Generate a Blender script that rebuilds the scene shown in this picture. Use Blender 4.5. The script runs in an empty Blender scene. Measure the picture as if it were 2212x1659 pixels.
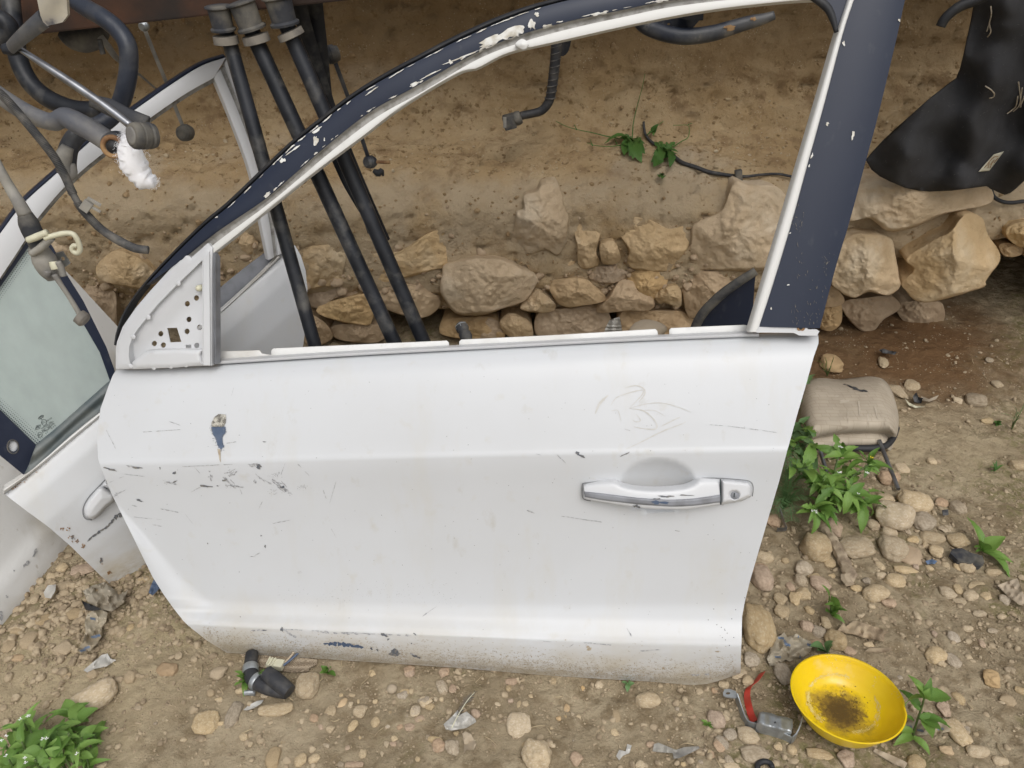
import bpy, bmesh, math, random
import numpy as np
from mathutils import Vector, Matrix, noise as mnoise
from mathutils.bvhtree import BVHTree
from mathutils.geometry import delaunay_2d_cdt

SC = bpy.context.scene
R = math.radians
random.seed(7)

# ------------------------------------------------------------------ camera, sky, sun, exposure
CAM = Vector((0.0, 0.0, 1.20))
PITCH = R(34.0)
FPX = 1671.0                      # focal length in units of a 2212 px wide frame
cd = bpy.data.cameras.new('camera')
cd.sensor_width = 36.0
cd.lens = 36.0 * FPX / 2212.0
cd.clip_start = 0.02
cd.clip_end = 400.0
cam = bpy.data.objects.new('camera', cd)
SC.collection.objects.link(cam)
cam.location = CAM
cam.rotation_euler = (math.pi / 2 - PITCH, 0, 0)
SC.camera = cam

SUN_EL, SUN_AZ = R(54), R(168)     # azimuth clockwise from +Y
w = bpy.data.worlds.new('World')
SC.world = w
w.use_nodes = True
wn = w.node_tree.nodes
bg = wn['Background']
sky = wn.new('ShaderNodeTexSky')
sky.sky_type = 'NISHITA'
sky.sun_disc = False
sky.sun_elevation = SUN_EL
sky.sun_rotation = SUN_AZ
sky.air_density = 1.0
sky.dust_density = 5.0
sky.ozone_density = 1.0
hs = wn.new('ShaderNodeHueSaturation')      # cloud cover: the blue of the clear sky mostly gone
hs.inputs['Saturation'].default_value = 0.22
w.node_tree.links.new(sky.outputs[0], hs.inputs['Color'])
w.node_tree.links.new(hs.outputs[0], bg.inputs['Color'])
bg.inputs['Strength'].default_value = 0.15
sd = bpy.data.lights.new('sun', 'SUN')
sd.energy = 0.8
sd.angle = R(40)
sd.color = (1.0, 0.965, 0.92)
sun = bpy.data.objects.new('sun', sd)
SC.collection.objects.link(sun)
sdir = Vector((math.sin(SUN_AZ) * math.cos(SUN_EL), math.cos(SUN_AZ) * math.cos(SUN_EL), math.sin(SUN_EL)))
sun.rotation_euler = sdir.to_track_quat('Z', 'Y').to_euler()
SC.view_settings.view_transform = 'Standard'
SC.view_settings.look = 'None'
SC.view_settings.gamma = 1.0
SC.view_settings.use_curve_mapping = False
SC.view_settings.exposure = -0.03
SC.cycles.max_bounces = 8
SC.cycles.transparent_max_bounces = 12

# ------------------------------------------------------------------ coordinates
FWD = Vector((0, math.cos(PITCH), -math.sin(PITCH)))
RIGHT = Vector((1, 0, 0))
UP = Vector((0, math.sin(PITCH), math.cos(PITCH)))


def ray(x, y):
    return FWD + RIGHT * ((x - 1106.0) / FPX) + UP * ((829.5 - y) / FPX)


def atY(x, y, Y):
    r = ray(x, y)
    return CAM + r * (Y / r.y)


def atZ(x, y, z=0.0):
    r = ray(x, y)
    return CAM + r * ((z - CAM.z) / r.z)


def mpp(p):                         # metres per pixel at a place
    return (Vector(p) - CAM).dot(FWD) / FPX


class Plane:
    def __init__(self, p, n):
        self.p = Vector(p); self.n = Vector(n).normalized()
        if self.n.y > 0:
            self.n = -self.n
        self.e1 = Vector((0, 0, 1)).cross(self.n).normalized()
        if self.e1.x < 0:
            self.e1 = -self.e1
        self.e2 = self.n.cross(self.e1)
        if self.e2.z < 0:
            self.e2 = -self.e2

    def at(self, x, y, d=0.0):
        r = ray(x, y)
        p0 = self.p + self.n * d
        return CAM + r * ((p0 - CAM).dot(self.n) / r.dot(self.n))


def plane3(a, b, c):
    return Plane(a, (b - a).cross(c - a))


# crops of the photo measured in their own pixels -> common frame
def K(ox, oy, s):
    return lambda pts: [(((ox + x * s) * 0.54216), ((oy + y * s) * 0.54216)) for x, y in pts]


k1 = K(0, 0, .6148); k2 = K(0, 900, .5426); k3 = K(900, 0, .4973); k4 = K(900, 700, .4973)
k5 = K(1900, 0, .5425); k6 = K(1900, 700, .5425); k7 = K(2900, 0, .5425); k8 = K(3000, 800, .5424)
r1 = K(2900, 1400, .5425); r2 = K(2700, 2250, .6239); b3 = K(1600, 2500, .5877); b4 = K(600, 2400, .5425)
b5 = K(0, 2100, .5788); k9 = K(0, 1500, .3618); kd = K(300, 1500, .4973); kh = K(2100, 1500, .4521)


# ------------------------------------------------------------------ numpy noise
def _h(ix, iy, iz, s):
    n = (ix * 374761393 + iy * 668265263 + iz * 2147483647 + s * 974711) & 0x7fffffff
    n = ((n ^ (n >> 13)) * 1274126177) & 0x7fffffff
    n = (n ^ (n >> 16)) & 0x7fffffff
    return (n & 0xffff) / 65535.0


def vnoise(P, s=0):
    P = np.asarray(P, float)
    i = np.floor(P).astype(np.int64); f = P - i
    f = f * f * f * (f * (f * 6 - 15) + 10)
    out = 0
    for dx in (0, 1):
        wx = f[:, 0] if dx else 1 - f[:, 0]
        for dy in (0, 1):
            wy = f[:, 1] if dy else 1 - f[:, 1]
            for dz in (0, 1):
                wz = f[:, 2] if dz else 1 - f[:, 2]
                out = out + wx * wy * wz * _h(i[:, 0] + dx, i[:, 1] + dy, i[:, 2] + dz, s)
    return out * 2 - 1


def fbm(P, octv=4, s=0, gain=.5):
    P = np.asarray(P, float); a = 1; o = 0; t = 0
    for k in range(octv):
        o = o + a * vnoise(P * (2.03 ** k) + 17.3 * k, s + k); t += a; a *= gain
    return o / t


# ------------------------------------------------------------------ object helpers
ROOTC = SC.collection


def raw(name, verts, faces, m=None, parent=None, smooth=True, angle=None, origin=None):
    me = bpy.data.meshes.new(name)
    v = np.asarray([tuple(p) for p in verts], dtype=float) if not isinstance(verts, np.ndarray) else verts
    o3 = np.array(origin) if origin is not None else (np.array(parent_loc(parent)) if parent is not None else np.zeros(3))
    me.from_pydata((v - o3).tolist(), [], faces if isinstance(faces, list) else faces.tolist())
    me.polygons.foreach_set('use_smooth', [smooth] * len(me.polygons))
    if angle:
        me.set_sharp_from_angle(angle=R(angle))
    me.update()
    o = bpy.data.objects.new(name, me)
    ROOTC.objects.link(o)
    if m:
        me.materials.append(m)
    if parent is not None:
        o.parent = parent
    elif origin is not None:
        o.location = origin
    return o


def parent_loc(p):
    l = Vector((0, 0, 0))
    while p is not None:
        l += p.location; p = p.parent
    return l


def thing(name, label, cat, loc=(0, 0, 0), group=None):
    o = bpy.data.objects.new(name, None)
    ROOTC.objects.link(o)
    o.location = loc
    o.empty_display_size = .05
    o['label'] = label; o['category'] = cat
    if group:
        o['group'] = group
    return o


def tag(o, label, cat, group=None):
    o['label'] = label; o['category'] = cat
    if group:
        o['group'] = group
    return o


def joinm(parts):
    V = []; F = []
    n = 0
    for v, f in parts:
        v = [tuple(p) for p in v]
        V += v
        F += [tuple(i + n for i in q) for q in f]
        n += len(v)
    return V, F


def polyres(pts, n, smooth=True):
    """resample a polyline (2D or 3D) at n points by arc length, with Catmull-Rom smoothing"""
    P = np.array([tuple(p) for p in pts], float)
    if smooth and len(P) > 2:
        Q = []
        E = np.vstack([2 * P[0] - P[1], P, 2 * P[-1] - P[-2]])
        for i in range(1, len(E) - 2):
            p0, p1, p2, p3 = E[i - 1], E[i], E[i + 1], E[i + 2]
            for t in np.linspace(0, 1, 9)[:-1]:
                Q.append(.5 * ((2 * p1) + (-p0 + p2) * t + (2 * p0 - 5 * p1 + 4 * p2 - p3) * t * t + (-p0 + 3 * p1 - 3 * p2 + p3) * t ** 3))
        Q.append(P[-1]); P = np.array(Q)
    d = np.r_[0, np.cumsum(np.linalg.norm(np.diff(P, axis=0), axis=1))]
    t = np.linspace(0, d[-1], n)
    return np.stack([np.interp(t, d, P[:, k]) for k in range(P.shape[1])], 1)


def closed(pts, n, smooth=True):
    P = [tuple(p) for p in pts]
    if not smooth:
        return polyres(P + [P[0]], n + 1, False)[:-1]
    m = len(P)
    ext = P[-3:] + P + P[:4]
    E = np.array(ext, float); Q = []
    for i in range(3, 3 + m):
        p0, p1, p2, p3 = E[i - 1], E[i], E[i + 1], E[i + 2]
        for t in np.linspace(0, 1, 9)[:-1]:
            Q.append(.5 * ((2 * p1) + (-p0 + p2) * t + (2 * p0 - 5 * p1 + 4 * p2 - p3) * t * t + (-p0 + 3 * p1 - 3 * p2 + p3) * t ** 3))
    Q.append(Q[0])
    return polyres(Q, n + 1, False)[:-1]


def tube(pts, r, seg=12, n=None, smooth=True, caps=True, flat=1.0, wob=0):
    """sweep; pts 3D; r number or list"""
    if n is None:
        n = max(6, 4 * len(pts))
    if len(pts) == 2 and n < 4:
        n = 4
    P = polyres(pts, n, smooth)
    rr = np.interp(np.linspace(0, 1, n), np.linspace(0, 1, len(r)), r) if isinstance(r, (list, tuple)) else np.full(n, float(r))
    T = np.gradient(P, axis=0)
    T /= np.linalg.norm(T, axis=1)[:, None] + 1e-12
    up = Vector((0.13, -0.9, 0.42)).normalized()
    V = []; F = []
    b = None
    for i in range(n):
        t = Vector(T[i])
        if b is None:
            a = t.cross(up).normalized()
            b = a.cross(t).normalized()
        else:
            b = (b - t * b.dot(t)).normalized()
            a = t.cross(b).normalized()
        for k in range(seg):
            th = 2 * math.pi * k / seg
            q = rr[i] * (1 + (wob * math.sin(3 * th + i * 1.7) if wob else 0))
            V.append(Vector(P[i]) + a * (math.cos(th) * q) + b * (math.sin(th) * q * flat))
    for i in range(n - 1):
        for k in range(seg):
            k2_ = (k + 1) % seg
            F.append((i * seg + k, i * seg + k2_, (i + 1) * seg + k2_, (i + 1) * seg + k))
    if caps:
        F.append(tuple(range(seg))[::-1])
        F.append(tuple((n - 1) * seg + k for k in range(seg)))
    return V, F


def rotV(axis, seg, prof, centre):
    """lathe: prof list of (radius, height along axis)"""
    ax = Vector(axis).normalized()
    a = ax.orthogonal().normalized(); b = ax.cross(a)
    V = []; F = []
    for (r, h) in prof:
        for k in range(seg):
            th = 2 * math.pi * k / seg
            V.append(Vector(centre) + ax * h + a * (r * math.cos(th)) + b * (r * math.sin(th)))
    for i in range(len(prof) - 1):
        for k in range(seg):
            q = (k + 1) % seg
            F.append((i * seg + k, i * seg + q, (i + 1) * seg + q, (i + 1) * seg + k))
    F.append(tuple(range(seg))[::-1])
    F.append(tuple((len(prof) - 1) * seg + k for k in range(seg)))
    return V, F


def box(c, sx, sy, sz, ax=None, bev=.12):
    """bevelled box, axes ax = 3 unit vectors"""
    ax = ax or (Vector((1, 0, 0)), Vector((0, 1, 0)), Vector((0, 0, 1)))
    bm = bmesh.new()
    bmesh.ops.create_cube(bm, size=1.0)
    for v in bm.verts:
        v.co = Vector((v.co.x * sx, v.co.y * sy, v.co.z * sz))
    bmesh.ops.bevel(bm, geom=bm.edges[:], offset=min(sx, sy, sz) * bev, segments=2, profile=.6, affect='EDGES')
    V = [Vector(c) + ax[0] * v.co.x + ax[1] * v.co.y + ax[2] * v.co.z for v in bm.verts]
    bm.verts.index_update()
    F = [tuple(v.index for v in f.verts) for f in bm.faces]
    bm.free()
    return V, F


def inside(poly, P):
    x, y = P[:, 0], P[:, 1]
    res = np.zeros(len(P), bool)
    n = len(poly)
    for i in range(n):
        x0, y0 = poly[i]; x1, y1 = poly[(i + 1) % n]
        if y0 == y1:
            continue
        c = ((y0 > y) != (y1 > y)) & (x < (x1 - x0) * (y - y0) / (y1 - y0) + x0)
        res ^= c
    return res


def edist(poly, P):
    """distance to the outline"""
    d = np.full(len(P), 1e9)
    n = len(poly)
    for i in range(n):
        a = np.array(poly[i]); b = np.array(poly[(i + 1) % n])
        ab = b - a
        t = np.clip(((P - a) @ ab) / (ab @ ab + 1e-12), 0, 1)
        d = np.minimum(d, np.linalg.norm(P - (a + t[:, None] * ab), axis=1))
    return d


def patch(poly, place, step, thick=0.0, holes=(), smooth=False, tn=None, bstep=None):
    """filled outline with interior points; place(x, y, edge_distance) -> Vector; thickness goes along tn"""
    per = sum(math.dist(poly[i], poly[(i + 1) % len(poly)]) for i in range(len(poly)))
    bs = bstep or step
    B = closed(poly, max(8, int(per / bs)), smooth) if smooth else None
    if B is None:
        L = []
        for i in range(len(poly)):
            a, b = poly[i], poly[(i + 1) % len(poly)]
            k = max(1, int(math.dist(a, b) / bs))
            for j in range(k):
                L.append((a[0] + (b[0] - a[0]) * j / k, a[1] + (b[1] - a[1]) * j / k))
        B = np.array(L)
    loops = [B] + [np.array(h, float) for h in holes]
    pts = []; edges = []
    for L in loops:
        o = len(pts)
        pts += [tuple(p) for p in L]
        edges += [(o + i, o + (i + 1) % len(L)) for i in range(len(L))]
    mn, mx = B.min(0), B.max(0)
    gx, gy = np.meshgrid(np.arange(mn[0], mx[0], step), np.arange(mn[1], mx[1], step * .87))
    gx = gx + (np.arange(gx.shape[0]) % 2)[:, None] * step * .5
    G = np.stack([gx.ravel(), gy.ravel()], 1)
    G = G[inside([tuple(p) for p in B], G)]
    if len(G):
        keep = edist([tuple(p) for p in B], G) > step * .45
        for h in loops[1:]:
            keep &= ~inside([tuple(p) for p in h], G)
            keep &= edist([tuple(p) for p in h], G) > step * .25
        G = G[keep]
    pts += [tuple(p) for p in G]
    v2, e2, f2, *_ = delaunay_2d_cdt([Vector(p) for p in pts], edges, [], 0, 1e-6)
    VV = np.array([tuple(v) for v in v2])
    cen = np.array([VV[list(f)].mean(0) for f in f2])
    ok = inside([tuple(p) for p in B], cen)
    for h in loops[1:]:
        ok &= ~inside([tuple(p) for p in h], cen)
    F = [tuple(f) for f, q in zip(f2, ok) if q]
    ed = edist([tuple(p) for p in B], VV)
    V = [place(p[0], p[1], e) for p, e in zip(VV, ed)]
    # outward orientation: towards the camera
    if F:
        a, b, c = (V[i] for i in F[0])
        if (b - a).cross(c - a).dot(CAM - a) < 0:
            F = [f[::-1] for f in F]
    if thick:
        cnt = {}
        for f in F:
            for i in range(3):
                e = (f[i], f[(i + 1) % 3])
                cnt[e] = 1
        n = len(V)
        if tn is None:
            a, b, c = (V[i] for i in F[0])
            tn = (b - a).cross(c - a).normalized()
        V = V + [p - tn * thick for p in V]
        F = F + [tuple(i + n for i in f[::-1]) for f in F] + [(e[1], e[0], e[0] + n, e[1] + n) for e in cnt if (e[1], e[0]) not in cnt]
    return V, F


def pchip(xs, ys, x):
    xs = np.asarray(xs, float); ys = np.asarray(ys, float)
    h = np.diff(xs); dl = np.diff(ys) / h
    m = np.zeros(len(xs))
    for i in range(1, len(xs) - 1):
        if dl[i - 1] * dl[i] > 0:
            w1, w2 = 2 * h[i] + h[i - 1], h[i] + 2 * h[i - 1]; m[i] = (w1 + w2) / (w1 / dl[i - 1] + w2 / dl[i])
    m[0] = dl[0]; m[-1] = dl[-1]
    i = np.clip(np.searchsorted(xs, x) - 1, 0, len(h) - 1)
    t = (x - xs[i]) / h[i]
    return (ys[i] * (2 * t ** 3 - 3 * t ** 2 + 1) + h[i] * m[i] * (t ** 3 - 2 * t ** 2 + t)
            + ys[i + 1] * (-2 * t ** 3 + 3 * t ** 2) + h[i] * m[i + 1] * (t ** 3 - t ** 2))


def loft(curves, depths, pl, nx=60, nr=4, back=.012, extra=None, smooth=True, lin=False):
    """surface through px curves, each at its own depth above the plane; closed to a slab"""
    C = [polyres(c, nx, smooth) for c in curves]
    rows = []
    m = len(C)
    for i in range(m - 1):
        for j in range(nr):
            rows.append(i + j / nr)
    rows.append(m - 1)
    D = np.array([[dd(u) if callable(dd) else dd for u in np.linspace(0, 1, nx)] for dd in depths])
    V = []
    kn = np.r_[0, np.cumsum([np.linalg.norm(C[i + 1] - C[i], axis=1).mean() + 1e-6 for i in range(m - 1)])]
    for s in rows:
        i = min(int(s), m - 2); t = s - i
        XY = C[i] * (1 - t) + C[i + 1] * t
        sk = kn[i] + (kn[i + 1] - kn[i]) * t
        if m > 2 and not lin:
            dz = np.array([pchip(kn, D[:, k], sk) for k in range(nx)]) if any(callable(q) for q in depths) else np.full(nx, pchip(kn, D[:, 0], sk))
        else:
            dz = D[i] * (1 - t) + D[i + 1] * t
        for k in range(nx):
            d = dz[k] + (extra(XY[k][0], XY[k][1]) if extra else 0)
            V.append(pl.at(XY[k][0], XY[k][1], d))
    nrw = len(rows)
    F = []
    for i in range(nrw - 1):
        for k in range(nx - 1):
            a = i * nx + k
            F.append((a, a + nx, a + nx + 1, a + 1))
    a, b, c = V[F[0][0]], V[F[0][1]], V[F[0][2]]
    if (b - a).cross(c - a).dot(CAM - a) < 0:
        F = [f[::-1] for f in F]
    if back:
        n = len(V)
        # sides first along the outline
        V = V + [p - pl.n * back for p in V]
        F2 = [tuple(i + n for i in f[::-1]) for f in F]
        cnt = set()
        for f in F:
            for i in range(4):
                cnt.add((f[i], f[(i + 1) % 4]))
        S = [(e[1], e[0], e[0] + n, e[1] + n) for e in cnt if (e[1], e[0]) not in cnt]
        F = F + F2 + S
    return V, F


def drape_fn(bvh, off):
    def f(x, y, e=0):
        r = ray(x, y).normalized()
        h = bvh.ray_cast(CAM, r)
        if h[0] is None:
            return None
        n = h[1] if h[1].dot(r) < 0 else -h[1]
        return h[0] + n * off - r * off * .5
    return f


def blob(cx, cy, rx, ry, ang=0, irr=.35, n=14, rng=random):
    a = R(ang); out = []
    ph = [rng.uniform(0, 6.28) for _ in range(3)]
    for i in range(n):
        t = 2 * math.pi * i / n
        q = 1 + irr * (.5 * math.sin(2 * t + ph[0]) + .4 * math.sin(3 * t + ph[1]) + .4 * math.sin(5 * t + ph[2])) + rng.uniform(-irr, irr) * .35
        x, y = rx * q * math.cos(t), ry * q * math.sin(t)
        out.append((cx + x * math.cos(a) - y * math.sin(a), cy + x * math.sin(a) + y * math.cos(a)))
    return out


def decals(polys, bvh, off=.0006):
    fn = drape_fn(bvh, off)
    parts = []
    for p in polys:
        c = np.mean(np.array(p), 0)
        V = [fn(*q) for q in p] + [fn(*c)]
        if any(v is None for v in V):
            continue
        n = len(p)
        parts.append((V, [(i, (i + 1) % n, n) for i in range(n)]))
    return joinm(parts) if parts else None


# ------------------------------------------------------------------ materials
def nt(m):
    m.use_nodes = True
    return m.node_tree.nodes, m.node_tree.links


def mat(name, c1, c2=None, scale=20, rough=.6, bump=.0, bscale=60, lo=.4, hi=.62, metal=0, coat=0, c3=None, lo3=.55, hi3=.7,
        s3=6, vary=0, detail=6, spec=.5, dist=.002, stretch=None, bdist=.003, world=False, rough2=None, streaks=()):
    """principled with a two or three colour noise and noise relief"""
    m = bpy.data.materials.new(name)
    N, L = nt(m)
    p = N['Principled BSDF']
    p.inputs['Roughness'].default_value = rough
    p.inputs['Metallic'].default_value = metal
    p.inputs['Specular IOR Level'].default_value = spec
    if coat:
        p.inputs['Coat Weight'].default_value = coat
        p.inputs['Coat Roughness'].default_value = .12
    tc = N.new('ShaderNodeTexCoord')
    src = tc.outputs['Object']
    if world:
        g = N.new('ShaderNodeNewGeometry'); src = g.outputs['Position']
    if stretch:
        mp = N.new('ShaderNodeMapping'); mp.inputs['Scale'].default_value = stretch
        L.new(src, mp.inputs['Vector']); src = mp.outputs[0]

    def noise(sc, det=detail, w=0.55):
        n = N.new('ShaderNodeTexNoise'); n.inputs['Scale'].default_value = sc
        n.inputs['Detail'].default_value = det; n.inputs['Roughness'].default_value = w
        L.new(src, n.inputs['Vector'])
        return n.outputs['Fac']

    def mix(fac, a, b):
        x = N.new('ShaderNodeMix'); x.data_type = 'RGBA'
        if isinstance(fac, (int, float)):
            x.inputs[0].default_value = fac
        else:
            L.new(fac, x.inputs[0])
        for s, q in ((6, a), (7, b)):
            if isinstance(q, tuple):
                x.inputs[s].default_value = (*q, 1)
            else:
                L.new(q, x.inputs[s])
        return x.outputs[2]

    def ramp(v, a, b):
        r = N.new('ShaderNodeMapRange'); r.inputs['From Min'].default_value = a; r.inputs['From Max'].default_value = b
        L.new(v, r.inputs['Value'])
        return r.outputs['Result']
    col = c1
    if c2:
        f = ramp(noise(scale), lo, hi)
        col = mix(f, c1, c2)
        if rough2 is not None:
            rr = N.new('ShaderNodeMapRange'); rr.inputs['To Min'].default_value = rough; rr.inputs['To Max'].default_value = rough2
            L.new(f, rr.inputs['Value']); L.new(rr.outputs[0], p.inputs['Roughness'])
    if c3:
        col = mix(ramp(noise(s3), lo3, hi3), col, c3)
    for (sc_c, sc_s, sc_st, sc_lo, sc_hi, sc_z) in streaks:     # streaks and films of dirt
        mp = N.new('ShaderNodeMapping'); mp.inputs['Scale'].default_value = sc_st
        g_ = N.new('ShaderNodeNewGeometry')
        L.new(g_.outputs['Position'], mp.inputs['Vector'])
        n = N.new('ShaderNodeTexNoise'); n.inputs['Scale'].default_value = sc_s; n.inputs['Detail'].default_value = 8; n.inputs['Roughness'].default_value = .65
        L.new(mp.outputs[0], n.inputs['Vector'])
        fac = ramp(n.outputs['Fac'], sc_lo, sc_hi)
        if sc_z:
            sx = N.new('ShaderNodeSeparateXYZ'); L.new(g_.outputs['Position'], sx.inputs[0])
            ml = N.new('ShaderNodeMath'); ml.operation = 'MULTIPLY'
            zr = N.new('ShaderNodeMapRange'); zr.inputs['From Min'].default_value = sc_z[0]; zr.inputs['From Max'].default_value = sc_z[1]
            zr.inputs['To Min'].default_value = 1; zr.inputs['To Max'].default_value = 0
            L.new(sx.outputs['Z'], zr.inputs['Value']); L.new(fac, ml.inputs[0]); L.new(zr.outputs[0], ml.inputs[1]); fac = ml.outputs[0]
        col = mix(fac, col, sc_c)
    if vary:
        oi = N.new('ShaderNodeObjectInfo')
        h = N.new('ShaderNodeHueSaturation')
        if isinstance(col, tuple):
            h.inputs['Color'].default_value = (*col, 1)
        else:
            L.new(col, h.inputs['Color'])
        r = N.new('ShaderNodeMapRange'); r.inputs['To Min'].default_value = 1 - vary; r.inputs['To Max'].default_value = 1 + vary
        L.new(oi.outputs['Random'], r.inputs['Value']); L.new(r.outputs[0], h.inputs['Value'])
        w_ = N.new('ShaderNodeTexWhiteNoise'); w_.noise_dimensions = '1D'
        L.new(oi.outputs['Random'], w_.inputs['W'])
        r = N.new('ShaderNodeMapRange'); r.inputs['To Min'].default_value = .85; r.inputs['To Max'].default_value = 1.12
        L.new(w_.outputs[0], r.inputs['Value']); L.new(r.outputs[0], h.inputs['Saturation'])
        col = h.outputs[0]
    if isinstance(col, tuple):
        p.inputs['Base Color'].default_value = (*col, 1)
    else:
        L.new(col, p.inputs['Base Color'])
    if bump:
        b = N.new('ShaderNodeBump'); b.inputs['Strength'].default_value = bump; b.inputs['Distance'].default_value = bdist
        L.new(noise(bscale, 5, .65), b.inputs['Height'])
        L.new(b.outputs[0], p.inputs['Normal'])
    m['ok'] = 1
    return m


M = {}
M['white'] = mat('white_car_paint', (.575, .585, .60), (.515, .52, .52), 3.2, .46, bump=.12, bscale=9, lo=.45, hi=.8, coat=.12, c3=(.53, .515, .475), lo3=.66, hi3=.86, s3=42, bdist=.002)
M['skin'] = mat('weathered_white_paint', (.553, .568, .585), (.51, .518, .525), 2.6, .44, bump=.10, bscale=7, lo=.4, hi=.75, coat=.12, c3=(.50, .485, .44), lo3=.62, hi3=.9, s3=30, bdist=.002,
    streaks=(((.52, .508, .465), 5.5, (2.2, 1, .6), .52, .95, None), ((.46, .45, .42), 26, (1, 1, .5), .62, .82, None), ((.44, .395, .31), 9, (1, 1, 1.6), .30, .62, (.03, .13)), ((.36, .30, .21), 60, (1, 1, 2), .45, .68, (.0, .065))))
M['white_dirty'] = mat('dusty_white_paint', (.66, .66, .645), (.46, .43, .37), 7, .5, bump=.2, bscale=30, lo=.5, hi=.75, c3=(.30, .25, .18), lo3=.66, hi3=.8, s3=38)
M['white_rub'] = mat('white_bead', (.66, .66, .64), (.44, .42, .38), 12, .55, lo=.58, hi=.85)
M['channel'] = mat('channel_grey', (.36, .35, .33), (.17, .16, .14), 70, .6, lo=.45, hi=.7, bump=.3, bscale=120)
M['navy'] = mat('navy_film', (.010, .0155, .034), (.018, .0255, .047), 5, .42, spec=.38, lo=.35, hi=.75, c3=(.05, .055, .068), lo3=.62, hi3=.9, s3=60, stretch=(1, 1, .4))
M['rubber'] = mat('black_rubber', (.016, .017, .02), (.05, .048, .045), 30, .62, lo=.5, hi=.8)
M['gasket'] = mat('grey_gasket', (.16, .165, .17), rough=.6)
M['filler'] = mat('crumbly_filler', (.50, .48, .42), (.16, .15, .13), 120, .9, lo=.42, hi=.56, bump=.6, bscale=200)
M['chip'] = mat('bare_white_chip', (.70, .70, .67), (.5, .47, .4), 80, .7)
M['scuff'] = mat('grey_scuff', (.24, .245, .255), (.46, .46, .46), 300, .7, lo=.4, hi=.6)
M['darkchip'] = mat('dark_primer_chip', (.09, .10, .12), (.2, .19, .17), 200, .7)
M['bluechip'] = mat('blue_chip', (.06, .09, .15), (.09, .12, .18), 60, .5)
M['smear'] = mat('grease_smear', (.50, .487, .455), (.545, .54, .52), 90, .6)
M['mudstain'] = mat('mud_splash', (.33, .27, .19), (.45, .40, .32), 200, .9)
M['silver'] = mat('silver_trim', (.25, .26, .285), (.18, .185, .20), 30, .5, metal=.0)
M['steel'] = mat('galvanised_steel', (.42, .45, .47), (.30, .31, .31), 60, .42, metal=.75, lo=.4, hi=.7, c3=(.35, .31, .25), lo3=.6, hi3=.8, s3=30)
M['chrome'] = mat('dull_chrome', (.30, .31, .33), (.20, .20, .21), 50, .3, metal=.85)
M['blacksteel'] = mat('black_painted_steel', (.008, .0095, .013), (.022, .024, .030), 14, .45, spec=.35, lo=.42, hi=.7, c3=(.11, .105, .095), lo3=.54, hi3=.8, s3=22, bump=.15, bscale=90)
M['dustysteel'] = mat('dusty_blue_grey_steel', (.016, .021, .034), (.115, .112, .105), 13, .45, lo=.42, hi=.72, bump=.25, bscale=80, c3=(.28, .25, .2), lo3=.62, hi3=.82, s3=24)
M['palegrey'] = mat('pale_dusty_grey', (.30, .285, .25), (.14, .135, .13), 22, .7, lo=.42, hi=.68, bump=.3, bscale=70)
M['bushing'] = mat('dusty_bushing', (.028, .030, .036), (.17, .155, .125), 22, .75, lo=.4, hi=.68, bump=.25, bscale=90)
M['ring'] = mat('pale_clamp_ring', (.20, .18, .15), (.10, .09, .08), 30, .75)
M['rust'] = mat('rusty_steel', (.022, .011, .006), (.060, .024, .010), 12, .8, lo=.4, hi=.65, bump=.3, bscale=60, c3=(.012, .010, .009), lo3=.5, hi3=.7, s3=8)
M['ochre_rust'] = mat('ochre_rust', (.33, .2, .09), (.18, .09, .04), 60, .8, bump=.3, bscale=90)
M['cable'] = mat('dusty_black_cable', (.045, .045, .046), (.13, .12, .105), 60, .75, lo=.4, hi=.66)
M['cable_dark'] = mat('black_cable', (.02, .021, .025), (.07, .066, .06), 50, .6, lo=.45, hi=.75)
M['stone'] = mat('limestone', (.55, .41, .25), (.43, .315, .18), 9, .92, spec=.2, bump=1.0, bscale=44, lo=.38, hi=.66, c3=(.58, .48, .34), lo3=.5, hi3=.72, s3=7, vary=.07, bdist=.008, world=True)
M['stone_ochre'] = mat('ochre_stone', (.50, .36, .205), (.40, .285, .16), 14, .9, bump=.8, bscale=28, vary=.1, bdist=.008, world=True)
M['stone_brown'] = mat('brown_stone', (.44, .33, .215), (.345, .25, .155), 12, .9, bump=.8, bscale=30, vary=.1, bdist=.007, world=True)
M['cobble'] = mat('river_cobble', (.47, .37, .235), (.34, .255, .15), 3.2, .92, spec=.2, bump=.5, bdist=.0012, bscale=7, lo=.35, hi=.7, c3=(.52, .44, .32), lo3=.5, hi3=.7, s3=8, vary=.16)
M['cobble_grey'] = mat('grey_cobble', (.40, .335, .25), (.29, .235, .165), 4, .92, spec=.2, bump=.5, bdist=.0012, bscale=8, vary=.15)
M['cobble_pink'] = mat('pinkish_cobble', (.43, .32, .225), (.33, .24, .165), 4, .92, spec=.2, bump=.5, bdist=.0012, bscale=8, vary=.08)
M['clod'] = mat('earth_clod', (.40, .31, .20), (.28, .215, .13), 20, .95, bump=.6, bscale=9, bdist=.0012, vary=.1)
M['yellow'] = mat('yellow_plastic', (.78, .56, .006), (.74, .50, .01), 10, .34, coat=.15, c3=(.7, .55, .2), lo3=.64, hi3=.82, s3=22, spec=.5)
M['residue'] = mat('dried_brown_residue', (.13, .08, .022), (.20, .13, .035), 60, .85, bump=.4, bscale=120)
M['headrest'] = None
M['felt'] = mat('black_felt', (.050, .050, .053), (.058, .058, .061), 30, .95, bump=.9, bscale=500, lo=.4, hi=.6, c3=(.043, .042, .041), lo3=.45, hi3=.8, s3=9, spec=.2)
M['feltlint'] = mat('pale_lint', (.13, .125, .12), (.09, .085, .08), 80, .95)
M['tagm'] = mat('cream_tag', (.55, .53, .42), (.45, .42, .32), 30, .8)
M['leaf'] = None
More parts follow.
